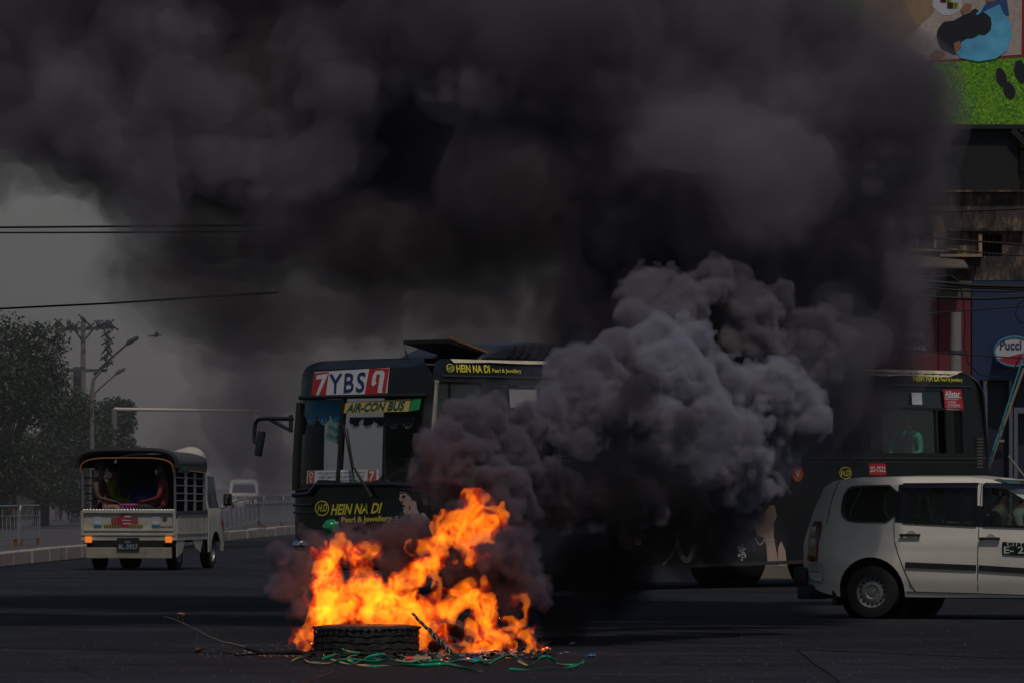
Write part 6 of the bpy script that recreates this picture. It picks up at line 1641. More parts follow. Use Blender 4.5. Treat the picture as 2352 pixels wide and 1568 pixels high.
person('person in a pale skirt and dark top waiting left of the banner', 'person', (.02, .02, .035), (.16, .13, .13), (P(134, 0, 179).x, 179, .2), R(200), 'stand', scale=.94)
person('person standing half hidden behind the pickup left corner', 'person', (.05, .04, .06), (.03, .03, .04), (P(163, 0, 196).x, 196, .2), R(-90), 'stand')
# ------------------------------------------------------------------ corner building
WY = 90.0
def W(px, py, Y=WY): p = P(px, py, Y); return p.x, p.z
pav = MB(); pav.box((3.7, 81.0, 0), (40, 96, .15)); pav.box((3.75, 80.6, 0), (40, 80.98, .19))
tag(pav.build('pavement', mat('pavement_pale', (.20, .17, .14), .85, var=.2, scale=2, dirt=.5, dirtcol=(.08, .07, .06))), 'raised pavement with a pale kerb in front of the shops', kind='structure')
bld = empty('shop_building', (0, 0, 0), 0, 'shop building with a maroon and a navy front below stained old masonry', 'building')
mar = mat('maroon_cladding', (.13, .014, .022), .6, var=.15, scale=2); nav = mat('navy_cladding', (.012, .028, .085), .55, var=.12, scale=2)
def wall(nm, px0, py0, px1, py1, m, par=None, y=WY, t=.25, bev=0):
    x0, z0 = W(px0, py1, y); x1, z1 = W(px1, py0, y); q = MB(); q.box((x0, y, max(z0, .0)), (x1, y + t, z1)); return q.build(nm, m, par or bld, bevel=bev)
wall('fascia', 1960, 690, 2090, 870, mar); wall('fascia', 2092, 690, 2154, 870, mar, y=WY - .02); wall('fascia', 2156, 690, 2231, 870, mar)
wall('fascia', 2233, 646, 2560, 872, nav, y=WY - .06)
wall('lower_wall', 1900, 872, 2258, 1300, mat('dark_shopfront', (.012, .014, .03), .5), y=WY + .1)
wall('lower_wall', 2258, 872, 2560, 1300, mat('dark_shopfront', (.012, .014, .03), .5), y=WY + .2)
pil = mat('blue_grey_frame', (.10, .11, .15), .5)
for (a, b) in ((2246, 2250), (2259, 2268), (2318, 2326)): wall('pilaster', a, 872, b, 1300, pil, y=WY - .05, t=.2)
wall('door_frame', 2329, 935, 2338, 1300, pil, y=WY - .08); wall('door_frame', 2338, 935, 2500, 948, pil, y=WY - .08)
wall('door_pull', 2285, 1009, 2307, 1014, mat('grey_metal_plate', (.25, .25, .3), .4), y=WY + .05, t=.05)
wt_ = mat('sign_letter_white', (.5, .47, .48), .5)
x0, z0 = W(2070, 776); x1, z1 = W(2124, 762); text_fit('lettering', 'DRINK', wt_, bld, lambda a, b, d: Vector((a, WY - .05, b)), x0, z0, x1, z1, .04)
x0, z0 = W(2058, 803); x1, z1 = W(2127, 793); text_fit('lettering', 'COFFEE', wt_, bld, lambda a, b, d: Vector((a, WY - .05, b)), x0, z0, x1, z1, .03)
# round sign
sgn = empty('round_sign', (0, 0, 0), 0, 'round white and red shop sign on the navy front', 'sign')
cx, cz = W(2330, 807, WY - .35); rr0 = 46 * (WY - .35) / F
pts = [(cx + rr0 * math.cos(t), cz + .72 * rr0 * math.sin(t)) for t in np.linspace(0, 2 * math.pi, 40, endpoint=False)]
MB().prism(pts, lambda a, b, d: Vector((a, d, b)), WY - .35, WY - .25).build('board', mat('sign_white', (.45, .44, .46), .4, bump=0), sgn)
MB().tube([(a, WY - .35, b) for a, b in pts] + [(pts[0][0], WY - .35, pts[0][1])], .02, 6).build('rim', mat('rim_blue', (.05, .2, .3), .4), sgn)
def wave(a): return cz - .06 + .06 * math.sin((a - cx) * 4.2)
low = [(a, b) for a, b in pts if b < wave(a)]
low = sorted(low, key=lambda p: math.atan2(p[1] - cz, p[0] - cx))
xa, xb = cx - rr0 * .985, cx + rr0 * .985
up = [(xb + (xa - xb) * i / 14, wave(xb + (xa - xb) * i / 14)) for i in range(15)]
MB().add([(a, WY - .353, b) for a, b in low + up], [tuple(range(len(low) + 15))]).build('red_half', mat('sign_red', (.32, .02, .04), .4, bump=0), sgn)
x0, z0 = W(2297, 803, WY - .36); x1, z1 = W(2346, 781, WY - .36); text_fit('lettering', 'Pucci', mat('sign_navy', (.02, .03, .10), .4), sgn, lambda a, b, d: Vector((a, WY - .358, b)), x0, z0, x1, z1, .02)
brk = MB(); brk.beam((cx - .3, WY - .26, cz), (cx - .3, WY - .04, cz), .05, .05); brk.beam((cx + .3, WY - .26, cz), (cx + .3, WY - .04, cz), .05, .05); brk.build('bracket', darkp, sgn)
# stained masonry storey
def stained():
    m, t, n, l = nodes_of('stained_masonry'); b = n['Principled BSDF']; b.inputs['Roughness'].default_value = .9
    tc = n.new('ShaderNodeTexCoord'); mp = n.new('ShaderNodeMapping'); mp.inputs['Scale'].default_value = (1, 1, .38); l.new(tc.outputs['Object'], mp.inputs[0])
    a = n.new('ShaderNodeTexNoise'); a.inputs['Scale'].default_value = 4.2; a.inputs['Detail'].default_value = 9; a.inputs['Roughness'].default_value = .72; l.new(mp.outputs[0], a.inputs['Vector'])
    r = n.new('ShaderNodeValToRGB'); e = r.color_ramp.elements; e[0].position = .42; e[0].color = (.022, .018, .016, 1); e[1].position = .68; e[1].color = (.36, .25, .15, 1); k_ = e.new(.54); k_.color = (.075, .055, .045, 1)
    l.new(a.outputs['Fac'], r.inputs['Fac']); l.new(r.outputs['Color'], b.inputs['Base Color'])
    bp = n.new('ShaderNodeBump'); bp.inputs['Strength'].default_value = .8; bp.inputs['Distance'].default_value = .04; l.new(a.outputs['Fac'], bp.inputs['Height']); l.new(bp.outputs['Normal'], b.inputs['Normal'])
    return m
STM = stained(); pch = mat('bare_plaster', (.34, .22, .13), .9, var=.3, scale=8)
def hole_wall(nm, px0, py0, px1, py1, hs, m, y=WY, t=.25):
    x0, z0 = W(px0, py1, y); x1, z1 = W(px1, py0, y); hh = []
    for (a, b, c, d) in hs: p = W(a, d, y); q = W(c, b, y); hh.append([(p[0], p[1]), (q[0], p[1]), (q[0], q[1]), (p[0], q[1])])
    return panel(nm, [(x0, z0), (x1, z0), (x1, z1), (x0, z1)], hh, .5, lambda a, b: Vector((a, y, b)), m, bld, t, smooth=False, off=0)
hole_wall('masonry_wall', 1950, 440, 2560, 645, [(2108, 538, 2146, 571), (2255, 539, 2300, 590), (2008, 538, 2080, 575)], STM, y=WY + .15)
hole_wall('masonry_wall', 1950, 646, 2232, 690, [], mat('old_grey_plaster', (.10, .085, .075), .9, var=.3, scale=3, dirt=.6), y=WY + .12)
for (a, b, c, d) in ((2103, 533, 2109, 572), (2145, 533, 2151, 573), (2248, 537, 2256, 590)): wall('pier', a, b, c, d, pch, y=WY - .06, t=.2)
wall('lintel', 2090, 572, 2200, 577, pch, y=WY - .15, t=.3); wall('ledge', 2160, 584, 2250, 590, pch, y=WY - .2, t=.4); wall('ledge', 2180, 524, 2352, 531, STM, y=WY - .1, t=.3)
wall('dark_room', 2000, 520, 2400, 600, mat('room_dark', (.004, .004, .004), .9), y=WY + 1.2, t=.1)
for x_ in range(2262, 2300, 9): wall('window_bar', x_, 540, x_ + 1.4, 590, darkp, y=WY + .1, t=.04)
for x_ in range(2112, 2146, 8): wall('window_bar', x_, 540, x_ + 1.2, 571, darkp, y=WY + .1, t=.04)
aw = MB(); xa, za = W(2088, 578, WY - .2); xb, zb_ = W(2212, 590, WY - .2); xc, zc = W(2226, 612, WY - .9)
aw.add([(xa - .3, WY + .03, za), (xb, WY + .03, zb_), (xc, WY - .75, zc), (xa - .3, WY - .75, zc + .02), (xa - .3, WY + .03, za - .03), (xb, WY + .03, zb_ - .03), (xc, WY - .75, zc - .03), (xa - .3, WY - .75, zc - .01)], [(0, 1, 2, 3), (4, 7, 6, 5), (0, 4, 5, 1), (1, 5, 6, 2), (2, 6, 7, 3), (3, 7, 4, 0)])
aw.build('canopy_sheet', mat('rusty_sheet', (.09, .08, .075), .7, var=.4, scale=4, dirt=.6, dirtcol=(.2, .13, .08)), bld)
wall('box_window', 2122, 655, 2150, 690, mat('grey_casing', (.16, .15, .15), .7), y=WY - .05, t=.2); wall('box_window_opening', 2126, 662, 2138, 676, mat('room_dark', (.004, .004, .004), .9), y=WY - .07, t=.05)
wall('roof_slab', 1950, 437, 2560, 441, STM, y=WY - .1, t=8)
wall('rear_wall', 1950, 441, 2560, 1200, STM, y=WY + 8)
# ------------------------------------------------------------------ billboard
bb_ = empty('billboard', (0, 0, 0), 0, 'huge billboard with a picnic picture on green grass above the old building', 'billboard')
BY2 = 90.7
def wb(nm, px0, py0, px1, py1, m, y=BY2, t=.15): x0, z0 = W(px0, py1, y); x1, z1 = W(px1, py0, y); q = MB(); q.box((x0, y, z0), (x1, y + t, z1)); return q.build(nm, m, bb_)
gm, t, n, l = nodes_of('printed_grass'); b = n['Principled BSDF']; tc = n.new('ShaderNodeTexCoord'); b.inputs['Roughness'].default_value = .6
a = n.new('ShaderNodeTexNoise'); a.inputs['Scale'].default_value = 24; a.inputs['Detail'].default_value = 7; a.inputs['Roughness'].default_value = .7; a.inputs['Distortion'].default_value = 1.2; l.new(tc.outputs['Object'], a.inputs['Vector'])
r = n.new('ShaderNodeValToRGB'); e = r.color_ramp.elements; e[0].position = .36; e[0].color = (.008, .035, .004, 1); e[1].position = .7; e[1].color = (.60, .66, .02, 1); k_ = e.new(.52); k_.color = (.10, .34, .008, 1); l.new(a.outputs['Fac'], r.inputs['Fac']); l.new(r.outputs['Color'], b.inputs['Base Color'])
wb('picture_sheet', 1900, -420, 2750, 286, gm)
def bp_(nm, pts, m, d): return MB().add([(W(px, py, BY2)[0], BY2 - d, W(px, py, BY2)[1]) for px, py in pts], [tuple(range(len(pts)))]).build(nm, m, bb_)
rug = mat('printed_rug_cream', (.42, .34, .31), .8, var=.35, scale=14); rrd = mat('printed_rug_red', (.28, .015, .02), .8)
bp_('printed_rug_border', [(2130, 145), (2352 + 40, 128), (2420, -300), (1980, -300), (1980, 160)], rrd, .004)
bp_('printed_rug', [(2140, 140), (2346, 126), (2350, -300), (1990, -300), (1990, 152)], rug, .008)
bp_('printed_mat', [(1980, 120), (2060, 110), (2145, 30), (2170, -300), (1980, -300)], mat('printed_straw', (.30, .20, .12), .8, var=.3, scale=10), .010)
def blob(nm, cx, cyy, rx, ry, m, d, rot=0, n=22, wob=.05, seed=1):
    rn = random.Random(seed); pts = []
    for i in range(n):
        t = 2 * math.pi * i / n; k_ = 1 + rn.uniform(-wob, wob); x_, y_ = rx * math.cos(t) * k_, ry * math.sin(t) * k_; pts.append((cx + x_ * math.cos(rot) - y_ * math.sin(rot), cyy + x_ * math.sin(rot) + y_ * math.cos(rot)))
    return bp_(nm, pts, m, d)
bshirt = mat('printed_blue_shirt', (.10, .42, .85), .7, var=.6, scale=3.5); bdk = mat('printed_black', (.008, .009, .018), .6); pskin = mat('printed_brown_skin', (.30, .14, .08), .6)
blob('printed_plate', 2176, 8, 34, 28, mat('printed_plate_white', (.5, .5, .55), .5), .012)
for i in range(16): blob('printed_grape', 2163 + (i % 4) * 6 + (i // 8) * 16, -4 + (i // 4) * 7, 4.5, 4.5, mat('printed_purple', (.10, .01, .05), .5) if i % 4 < 2 else mat('printed_green_grape', (.30, .36, .03), .5), .015, seed=i, n=10)
bp_('printed_trousers', [(2152, 78), (2166, 60), (2196, 45), (2240, 20), (2300, 60), (2260, 118), (2190, 126), (2160, 112)], mat('printed_dark_blue', (.012, .016, .035), .6), .014)
bp_('printed_leg', [(2136, 128), (2148, 114), (2172, 120), (2165, 134), (2140, 140)], pskin, .013)
bp_('printed_shirt', [(2196, 108), (2210, 96), (2240, 80), (2252, 58), (2242, 32), (2262, 12), (2286, -4), (2300, 4), (2306, 32), (2320, 52), (2324, 80), (2312, 118), (2286, 136), (2246, 142), (2206, 134), (2194, 120)], bshirt, .018)
bp_('printed_sleeve', [(2248, 36), (2262, 12), (2290, -6), (2312, -2), (2318, 36), (2306, 34), (2296, 10), (2270, 22)], mat('printed_navy', (.02, .07, .22), .6), .020)
blob('printed_hair', 2224, 62, 30, 27, bdk, .022, seed=5); blob('printed_hair', 2182, 82, 30, 34, bdk, .019, seed=6); blob('printed_hair', 2256, 56, 22, 26, bdk, .023, seed=7)
bp_('printed_hand', [(2206, 22), (2218, 8), (2232, 10), (2230, 30), (2212, 36)], pskin, .024); bp_('printed_hand', [(2190, 100), (2204, 94), (2208, 108), (2194, 124)], pskin, .024); bp_('printed_arm', [(2262, -8), (2290, -12), (2286, 4), (2266, 6)], pskin, .024)
sdl = mat('printed_sandal_blue', (.14, .30, .38), .7); sd2_ = mat('printed_sandal_grey', (.16, .15, .18), .7)
for (x_, y_, m, rt) in ((2123, 195, sdl, .15), (2094, 198, sd2_, .12)):
    blob('printed_sandal', x_ + 2, y_ - 12, 11, 19, m, .010, rt, seed=3); blob('printed_sandal', x_ - 2, y_ + 17, 9, 13, m, .011, rt, seed=4)
blob('printed_shoe', 2300, 178, 12, 22, bdk, .010, -.25); blob('printed_shoe', 2318, 208, 13, 20, bdk, .011, -.35); blob('printed_shoe', 2344, 165, 14, 26, bdk, .010, -.2)
# frame under the picture
wb('bottom_beam', 1900, 286, 2750, 296, bdk, y=BY2 - .05, t=.4)
fr = mat('billboard_frame_black', (.006, .006, .008), .7)
wb('backing', 1900, 296, 2338, 440, fr, y=BY2 + .1, t=.1)
for x_ in (1960, 2080, 2200, 2334): wb('post', x_, 290, x_ + 9, 446, fr, y=BY2 + .22, t=.15)
for y_ in (340, 392): wb('crossbeam', 1900, y_, 2750, y_ + 6, fr, y=BY2 + .3, t=.1)
MB().beam((W(2334, 292)[0], BY2, W(2334, 292)[1]), (W(2400, 360)[0], BY2, W(2400, 360)[1]), .1, .1).build('brace', fr, bb_)
wb('tan_back', 2338, 300, 2420, 440, mat('tan_shed', (.20, .13, .08), .8, var=.3), y=BY2 + 1.2, t=.1)
# ------------------------------------------------------------------ poles and cables on the right
cp_ = empty('concrete_pole', (P(2192, 0, 84).x, 84, 0), 0, 'round grey concrete pole standing before the maroon shop front', 'utility pole')
MB().tube([(0, 0, 0), tuple(P(2196, 715, 84) - cp_.location)], [.11, .085], 12).build('mast', mat('pole_grey', (.22, .20, .19), .8, var=.2, scale=5), cp_, smooth=True)
MB().tube([P(2196, 805, 84) - cp_.location, P(2196, 812, 84) - cp_.location], .10, 12).build('band', darkp, cp_)
def pole2(nm, lb, a, b, r, m): o = MB().tube([a, b], r, 8).build(nm, m); tag(o, lb, 'pole'); return o
pole2('bamboo_pole', 'long thin bamboo pole slanting down from the round sign towards the bus', P(2352, 845, 84), P(2266, 1088, 84) + (P(2266, 1088, 84) - P(2352, 845, 84)) * .72, .022, mat('bamboo', (.26, .20, .15), .7))
pole2('teal_rope', 'thin teal rope running alongside the slanting bamboo pole', P(2360, 790, 84.2), P(2262, 1092, 83.8) + (P(2262, 1092, 83.8) - P(2360, 790, 84.2)) * .55, .014, mat('teal_rope', (.02, .22, .28), .7))
pole2('short_pole', 'short grey stick leaning the other way at the right edge', P(2316, 1046, 84), P(2352, 1092, 84) + (P(2352, 1092, 84) - P(2316, 1046, 84)) * 1.6, .018, mat('pole_grey', (.22, .20, .19), .8))
for (lb, pts, r) in (
  ('highest cable crossing the stained masonry', [(2000, 497), (2150, 487), (2400, 478)], .018), ('cable drooping over the dark masonry openings', [(2080, 541), (2200, 552), (2400, 566)], .016), ('thin cable below the masonry openings', [(2080, 566), (2240, 580), (2400, 592)], .012),
  ('cable over the top edge of the maroon front, kinked at the middle', [(2060, 640), (2185, 634), (2205, 650), (2212, 690)], .016), ('thickest black cable of the bundle over the navy front', [(2040, 638), (2230, 656), (2400, 661)], .032), ('second cable of the bundle over the navy front', [(2040, 648), (2200, 660), (2400, 666)], .02), ('third cable of the bundle, sagging slightly', [(2040, 652), (2200, 668), (2300, 670), (2400, 664)], .018),
  ('lower sagging cable across the navy front', [(2030, 674), (2160, 684), (2260, 687), (2400, 680)], .024), ('thin cable rising across the maroon and navy fronts', [(2010, 728), (2160, 718), (2400, 700)], .012), ('faint low cable across the maroon letters', [(2040, 800), (2200, 812), (2400, 826)], .010)):
    wire([P(a, b, 82.5) for a, b in pts], r, lb)
wire([P(2212, 690, 82.5), P(2217, 740, 82.5), P(2213, 790, 82.5), P(2222, 830, 82.5), P(2250, 860, 82.5), P(2290, 866, 82.5), P(2330, 845, 82.5), P(2345, 815, 82.5)], .012, 'loose cable hanging in a long loop under the round sign')
wire([P(2352, 690, 82.5), P(2338, 700, 82.5), P(2332, 725, 82.5), P(2345, 742, 82.5), P(2356, 738, 82.5)], .012, 'small coil of cable hanging at the right edge over the navy front')
# ------------------------------------------------------------------ burning tyres and litter
def tyre_mat():
    m, t, n, l = nodes_of('charred_tyre'); b = n['Principled BSDF']; tc = n.new('ShaderNodeTexCoord')
    a = n.new('ShaderNodeTexNoise'); a.inputs['Scale'].default_value = 14; a.inputs['Detail'].default_value = 8; l.new(tc.outputs['Object'], a.inputs['Vector'])
    r = n.new('ShaderNodeValToRGB'); e = r.color_ramp.elements; e[0].position = .35; e[0].color = (.008, .007, .007, 1); e[1].position = .72; e[1].color = (.034, .030, .027, 1); l.new(a.outputs['Fac'], r.inputs['Fac']); l.new(r.outputs['Color'], b.inputs['Base Color'])
    b.inputs['Roughness'].default_value = .8
    bp = n.new('ShaderNodeBump'); bp.inputs['Strength'].default_value = .9; bp.inputs['Distance'].default_value = .012; l.new(a.outputs['Fac'], bp.inputs['Height']); l.new(bp.outputs['Normal'], b.inputs['Normal'])
    return m
TYM = tyre_mat()
def tyre(label, r, w, loc, rot, hole=.58, group=None):
    root = empty('burning_tyre', loc, 0, label, 'tyre', group); root.rotation_euler = rot
    N = 96; prof = []
    tread = [(r, -w * .40), (r, -w * .335), (r - .012, -w * .32), (r - .012, -w * .29), (r, -w * .275), (r, -w * .12), (r - .013, -w * .10), (r - .013, -w * .06), (r, -w * .04), (r, w * .10), (r - .013, w * .12), (r - .013, w * .16), (r, w * .18), (r, w * .30), (r - .012, w * .32), (r - .012, w * .34), (r, w * .36), (r, w * .40)]
    prof = [(r * hole, -w * .30), (r * (hole + .03), -w * .40), (r * .78, -w * .5), (r * .93, -w * .47)] + tread + [(r * .93, w * .47), (r * .78, w * .5), (r * (hole + .03), w * .40), (r * hole, w * .30)]
    mb = MB(); mb.lathe(prof, N, closed=True)
    m_ = len(prof); rn = random.Random(int(r * 1000))
    for k in range(N):
        for i in range(4, 4 + len(tread)):
            v = Vector(mb.v[k * m_ + i]); a = math.atan2(v.y, v.x)
            z2 = v.z + .0035 * (1 if (k // 2) % 2 else -1) * (1 if i not in (4, 4 + len(tread) - 1) else 0); rr = math.hypot(v.x, v.y) * (1 - .016 * rn.random() - .012 * max(0, math.sin(a * 3 + 1)) - .008 * math.sin(a * 7)); z2 += .006 * math.sin(a * 5) + .005 * math.sin(a * 11 + i)
            mb.v[k * m_ + i] = (rr * math.cos(a), rr * math.sin(a), z2)
    body = mb.build('tread', TYM, root, smooth=False)
    lg = MB()
    for k in range(46 if r > .4 else 0):
        a = 2 * math.pi * k / 46; c = Vector((math.cos(a), math.sin(a), 0)); s_ = Vector((-c.y, c.x, 0))
        for zz_ in (-.43, .43): lg.beam(c * r * .985 + Vector((0, 0, w * zz_ - .0)), c * (r + .002) + Vector((0, 0, w * (zz_ - .06 * (1 if zz_ > 0 else -1)))), .03, .02, up=s_)
    if lg.v: lg.build('shoulder_lugs', TYM, root)['kind'] = 'stuff'
    return root
g_ = G(850, 1497); tyre('large truck tyre lying flat at the foot of the flames, tread facing out', .44, .245, (g_.x, 43.7, .135), (0, 0, 0))
g2 = G(1045, 1484); tyre('second tyre propped up and burning right of the charred stick', .20, .15, (g2.x - .02, 44.15, .13), (R(38), R(14), 0))
g3 = G(1190, 1497); tyre('small broken tyre smouldering at the right end of the fire', .16, .10, (g3.x, 44.5, .09), (R(74), R(-10), R(20)), hole=.66)
# charred stick
st2 = MB(); a, b = P(948, 1407, 43.6), P(1040, 1519, 43.0); b.z = .03; pts = [a.lerp(b, t) + Vector((random.uniform(-.008, .008), 0, random.uniform(-.006, .006))) for t in np.linspace(0, 1, 16)]; st2.tube(pts, [.012 + .012 * t for t in np.linspace(0, 1, 16)], 8)
cm, t, n, l = nodes_of('charred_wood'); bb2 = n['Principled BSDF']; tc = n.new('ShaderNodeTexCoord'); a_ = n.new('ShaderNodeTexWave'); a_.inputs['Scale'].default_value = 9; a_.inputs['Distortion'].default_value = 4; l.new(tc.outputs['Object'], a_.inputs['Vector']); r = n.new('ShaderNodeValToRGB'); e = r.color_ramp.elements; e[0].color = (.008, .008, .009, 1); e[1].position = .9; e[1].color = (.22, .21, .20, 1); e[0].position = .5; l.new(a_.outputs['Fac'], r.inputs['Fac']); l.new(r.outputs['Color'], bb2.inputs['Base Color'])
o = st2.build('charred_stick', cm); tag(o, 'blackened ash-spotted stick leaning in the fire between the two tyres', 'stick')
# branch
def ground_path(pts, Y0=43.2):
    return [P(x, y, Y0) for x, y in pts]
br_ = empty('branch', (0, 0, 0), 0, 'long bare branch with one curled dry leaf reaching left out of the fire', 'branch')
bk_ = mat('branch_brown', (.10, .07, .055), .8, var=.3, scale=12); bkd = mat('branch_black', (.012, .010, .010), .9)
def Q(x, y, Y=43.3): p = P(x, y, Y); p.z = max(p.z, .012); return p
MB().tube([Q(375, 1415), Q(395, 1419), Q(435, 1437), Q(480, 1461), Q(515, 1475), Q(530, 1477), Q(565, 1486)], [.003, .004, .006, .008, .010, .011, .013], 6).build('shoot', bk_, br_)
MB().tube([Q(565, 1486), Q(600, 1498, 43.2), Q(640, 1497, 43.4), Q(680, 1496, 43.6), Q(715, 1503, 43.4)], [.015, .018, .02, .022, .02], 6).build('shoot', bkd, br_)
MB().tube([Q(497, 1493), Q(520, 1497), Q(545, 1504), Q(570, 1502), Q(598, 1500)], [.004, .006, .009, .010, .010], 6).build('shoot', bkd, br_)
for tw_ in ([(410, 1424), (407, 1410), (411, 1407)], [(425, 1434), (415, 1415), (413, 1408)], [(527, 1477), (525, 1496)], [(551, 1483), (546, 1496)], [(455, 1447), (450, 1470), (447, 1485)], [(440, 1440), (432, 1450)], [(565, 1501), (572, 1492)], [(446, 1496), (455, 1510)], [(602, 1500), (601, 1512)]):
    MB().tube([Q(*p) for p in tw_], .003, 4).build('twig', bk_, br_)
def leaf(pts, m, nm, par): 
    c = [Q(*p) for p in pts]; mb = MB(); mid_ = sum(c, Vector()) / len(c) + Vector((0, -.03, .008)); mb.v = [tuple(p) for p in c] + [tuple(mid_)]; mb.f = [(i, (i + 1) % len(c), len(c)) for i in range(len(c))]; mb.mi = [0] * len(c)
    o = mb.build(nm, m, par); s_ = o.modifiers.new('thickness', 'SOLIDIFY'); s_.thickness = .003; return o
lfm = mat('dry_leaf', (.38, .16, .04), .7, var=.3, scale=20)
leaf([(406, 1408), (413, 1406), (424, 1408), (423, 1412), (418, 1417), (411, 1412)], lfm, 'leaf', br_); leaf([(446, 1493), (455, 1488), (468, 1485), (462, 1494), (456, 1500), (449, 1499)], mat('leaf_brown', (.10, .04, .02), .8), 'leaf', br_)
o = leaf([(1357, 1397), (1366, 1394), (1374, 1395), (1381, 1399), (1372, 1401), (1360, 1400)], lfm, 'dead_leaf', None); c0 = G(1370, 1401) - Q(1370, 1400); o.location = Vector((c0.x, c0.y, 0)) ; tag(o, 'single dry leaf lying on the road between the fire and the taxi', 'leaf')
# green strapping ribbon
rbm = mat('green_ribbon', (.0, .30, .16), .35, var=.2, scale=9, bump=.1, coat=.3)
def ribbon(label, pts, w=.026, Y=None, seed=0):
    """twisting strip of strapping laid over the road; pts are picture places on or just above the ground"""
    rn = random.Random(seed); C = []
    for p in pts:
        x, y = p[0], p[1]; lift = p[2] if len(p) > 2 else .012
        # ground spot seen at this place once lifted
        Yg = F * (CH - lift) / (y - HOR); C.append(Vector(((x - 1176) * Yg / F, Yg, lift)))
    out = []
    for i in range(len(C) - 1):
        p0, p1, p2, p3 = C[max(i - 1, 0)], C[i], C[i + 1], C[min(i + 2, len(C) - 1)]
        for k in range(8):
            t = k / 8; out.append(.5 * ((2 * p1) + (p2 - p0) * t + (2 * p0 - 5 * p1 + 4 * p2 - p3) * t * t + (3 * p1 - p0 - 3 * p2 + p3) * t ** 3))
    out.append(C[-1]); mb = MB(); ph = rn.uniform(0, 6)
    for i, p in enumerate(out):
        d = (out[min(i + 1, len(out) - 1)] - out[max(i - 1, 0)]).normalized(); a = math.sin(i * .13 + ph) * 1.1 + .6
        s_ = d.cross(Vector((0, 0, 1))).normalized(); u_ = s_.cross(d); q = (s_ * math.cos(a) + u_ * math.sin(a)) * w * .5
        if q.z > 0: q = q
        c = p + Vector((0, 0, abs(q.z))); mb.v += [tuple(c - q), tuple(c + q)]
        if i: b_ = 2 * i; mb.f.append((b_ - 2, b_ - 1, b_ + 1, b_)); mb.mi.append(0)
    o = mb.build('ribbon', rbm, smooth=True); s_ = o.modifiers.new('thickness', 'SOLIDIFY'); s_.thickness = .0015
    tag(o, label, 'ribbon', 'green strapping ribbons in front of the fire'); return o
ribbon('green ribbon piece with its end at the far left, under the big tyre', [(669, 1523), (683, 1516), (697, 1514), (712, 1520), (735, 1523, .02), (760, 1521), (790, 1518), (812, 1519)], seed=1)
ribbon('green ribbon curling up from the road in front of the big tyre', [(786, 1488, .12), (791, 1497, .09), (803, 1500, .07), (825, 1504, .05), (802, 1508, .03), (799, 1516, .02), (815, 1520), (850, 1516), (876, 1520)], seed=2)
ribbon('green ribbon looping through the heap before the big tyre', [(740, 1516, .03), (765, 1508, .05), (780, 1505, .05), (760, 1514), (800, 1524), (830, 1520), (850, 1510, .04), (880, 1506, .05), (895, 1512), (925, 1518), (940, 1506, .04)], seed=3)
ribbon('green ribbon strand running right along the litter', [(800, 1516), (860, 1522), (900, 1512, .04), (940, 1520), (975, 1512, .03), (1000, 1520)], seed=4)
ribbon('longest green ribbon lying nearest to the viewer', [(818, 1525), (850, 1530), (900, 1527, .02), (960, 1532), (1020, 1529, .02), (1060, 1536), (1105, 1541)], .03, seed=5)
ribbon('green ribbon pushed up in a loop at the right of the fire', [(1100, 1508, .03), (1115, 1522), (1125, 1527), (1140, 1518, .03), (1165, 1508, .05), (1186, 1508, .05), (1195, 1520), (1215, 1528), (1232, 1522, .03), (1245, 1512, .05), (1262, 1512, .05), (1280, 1522), (1310, 1527), (1335, 1523), (1340, 1519, .02)], seed=6)
ribbon('green ribbon end folded back at the far right', [(1340, 1521), (1320, 1530), (1280, 1533), (1240, 1536), (1200, 1537), (1170, 1538)], .018, seed=7)
for i in range(3): ribbon(['short green ribbon snippet beside the red capped paper tube', 'short green ribbon snippet under the charred stick', 'short green ribbon snippet beside the blue plastic scrap'][i], [(960 + i * 55, 1518 + i), (975 + i * 55, 1524), (1000 + i * 50, 1519, .03), (1020 + i * 50, 1522)], .022, seed=20 + i)
# firecracker tube, blue plastic, cap
def lying_tube(nm, lb, cat, px, py, L, r, ang, m1, m2):
    g = G(px, py); e = empty(nm, (g.x, g.y, r), ang, lb, cat)
    MB().lathe([(.001, -L / 2), (r, -L / 2), (r, L / 2), (.001, L / 2)], 14, (0, 0, 0), 'X').build('tube', m2, e, smooth=True)
    MB().lathe([(.001, -L / 2 - .012), (r * 1.08, -L / 2 - .012), (r * 1.08, -L / 2 + .05), (r * 1.0, -L / 2 + .05)], 14, (0, 0, 0), 'X').build('cap', m1, e, smooth=True)
lying_tube('paper_tube', 'small red capped paper tube among the green ribbons', 'tube', 962, 1521, .19, .026, R(8), mat('tube_red', (.5, .02, .02), .5), mat('tube_print', (.34, .22, .12), .7, var=.7, scale=60))
g = G(1063, 1523); 
def crumple(nm, lb, cat, px, py, s, m, seed, flat=.3, grp=None, kind=None):
    rn = random.Random(seed); g = G(px, py); bm = bmesh.new(); bmesh.ops.create_icosphere(bm, subdivisions=2, radius=s)
    for v in bm.verts: v.co = Vector((v.co.x * (1 + rn.uniform(-.4, .4)), v.co.y * (1 + rn.uniform(-.4, .4)), (v.co.z + s) * flat * (1 + rn.uniform(-.5, .5)) + .003))
    me = bpy.data.meshes.new(nm); bm.to_mesh(me); bm.free(); o = link_mesh(nm, me, m); o.location = (g.x, g.y, 0); tag(o, lb, cat, grp, kind); return o
o = crumple('plastic_scrap', 'crumpled blue plastic scrap at the edge of the flames', 'scrap', 1080, 1521, .085, mat('blue_plastic', (.01, .14, .24), .35), 2, .25); o.scale = (1.8, .8, .8)
o = crumple('bottle_cap', 'small bright blue cap lying alone on the road right of the ribbons', 'cap', 1357, 1509, .028, mat('cap_blue', (.01, .18, .45), .4), 5, .4); o.scale = (1.4, .8, 1)
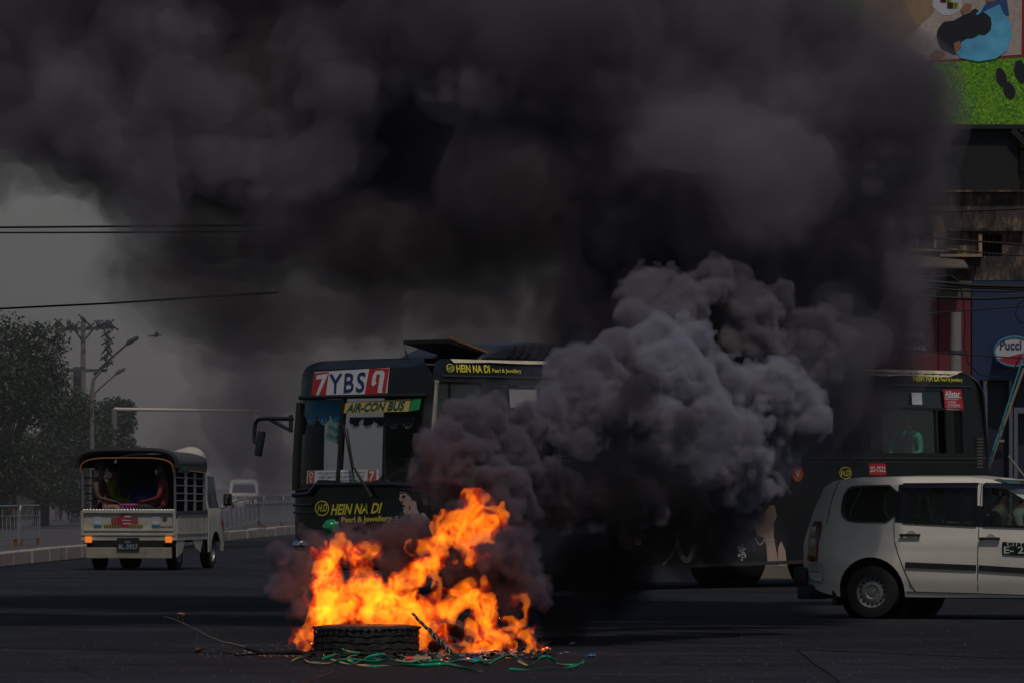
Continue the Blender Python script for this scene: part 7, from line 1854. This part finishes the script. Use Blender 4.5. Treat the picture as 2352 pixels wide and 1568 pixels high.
# ash, charred scraps and glowing bits: nobody could count them
def scatter(nm, lb, area, n, s0, s1, m, seed, zf=.5):
    rn = random.Random(seed); mb = MB()
    for i in range(n):
        px, py = area(rn); g = G(px, py); s = rn.uniform(s0, s1); a = rn.uniform(0, 6.28); b_ = len(mb.v); k = rn.randint(4, 6); z = rn.uniform(.2, 1) * s * zf
        for j in range(k): t = a + 2 * math.pi * j / k; q = s * rn.uniform(.5, 1.2); mb.v.append((g.x + q * math.cos(t), g.y + q * math.sin(t) * 1.2, .003 + rn.uniform(0, z)))
        mb.v.append((g.x, g.y, z + .006)); mb.f += [(b_ + j, b_ + (j + 1) % k, b_ + k) for j in range(k)]; mb.mi += [0] * k
    o = mb.build(nm, m, fix=False); tag(o, lb, kind='stuff'); return o
ashm = mat('grey_ash', (.17, .15, .15), .9, var=.6, scale=40); chm = mat('black_char', (.010, .009, .009), .85, var=.5, scale=30); pap = mat('burnt_paper', (.30, .26, .25), .9, var=.6, scale=40)
band = lambda x0, x1, y0, y1: (lambda rn: (rn.uniform(x0, x1), y0 + (y1 - y0) * rn.random()))
def heap(rn):
    x = rn.gauss(1060, 80); return x, 1490 + 28 * rn.random() - abs(x - 1060) * .04
scatter('ash', 'pale ash and burnt paper heaped below the flames', heap, 520, .012, .045, ashm, 1, 1.0)
scatter('char', 'black charred scraps under and around the fire', band(700, 1270, 1478, 1516), 700, .015, .06, chm, 2, 1.0)
scatter('ash', 'loose pale ash flakes left of the big tyre', band(560, 735, 1494, 1508), 90, .006, .022, pap, 3)
scatter('grit', 'tiny pale grit flecks scattered over the road', lambda rn: (rn.uniform(-60, 2420), 1350 + 218 * rn.random() ** .8), 620, .002, .006, mat('grit_pale', (.40, .38, .36), .8), 4, .6)
scatter('grit', 'dry crumbs and husks round the branch', band(450, 700, 1480, 1512), 120, .004, .011, mat('grit_pink', (.30, .22, .20), .8), 5, .6)
emb = mat('glowing_ember', (.1, .02, .01), .8, bump=0, emit=(1.0, .20, .02), estr=14.0)
scatter('embers', 'small glowing embers in the ash heap', heap, 150, .005, .015, emb, 6, 1.2)
scatter('embers', 'small glowing embers along the tyre edges', band(700, 1260, 1476, 1508), 90, .005, .012, emb, 7, 1.2)
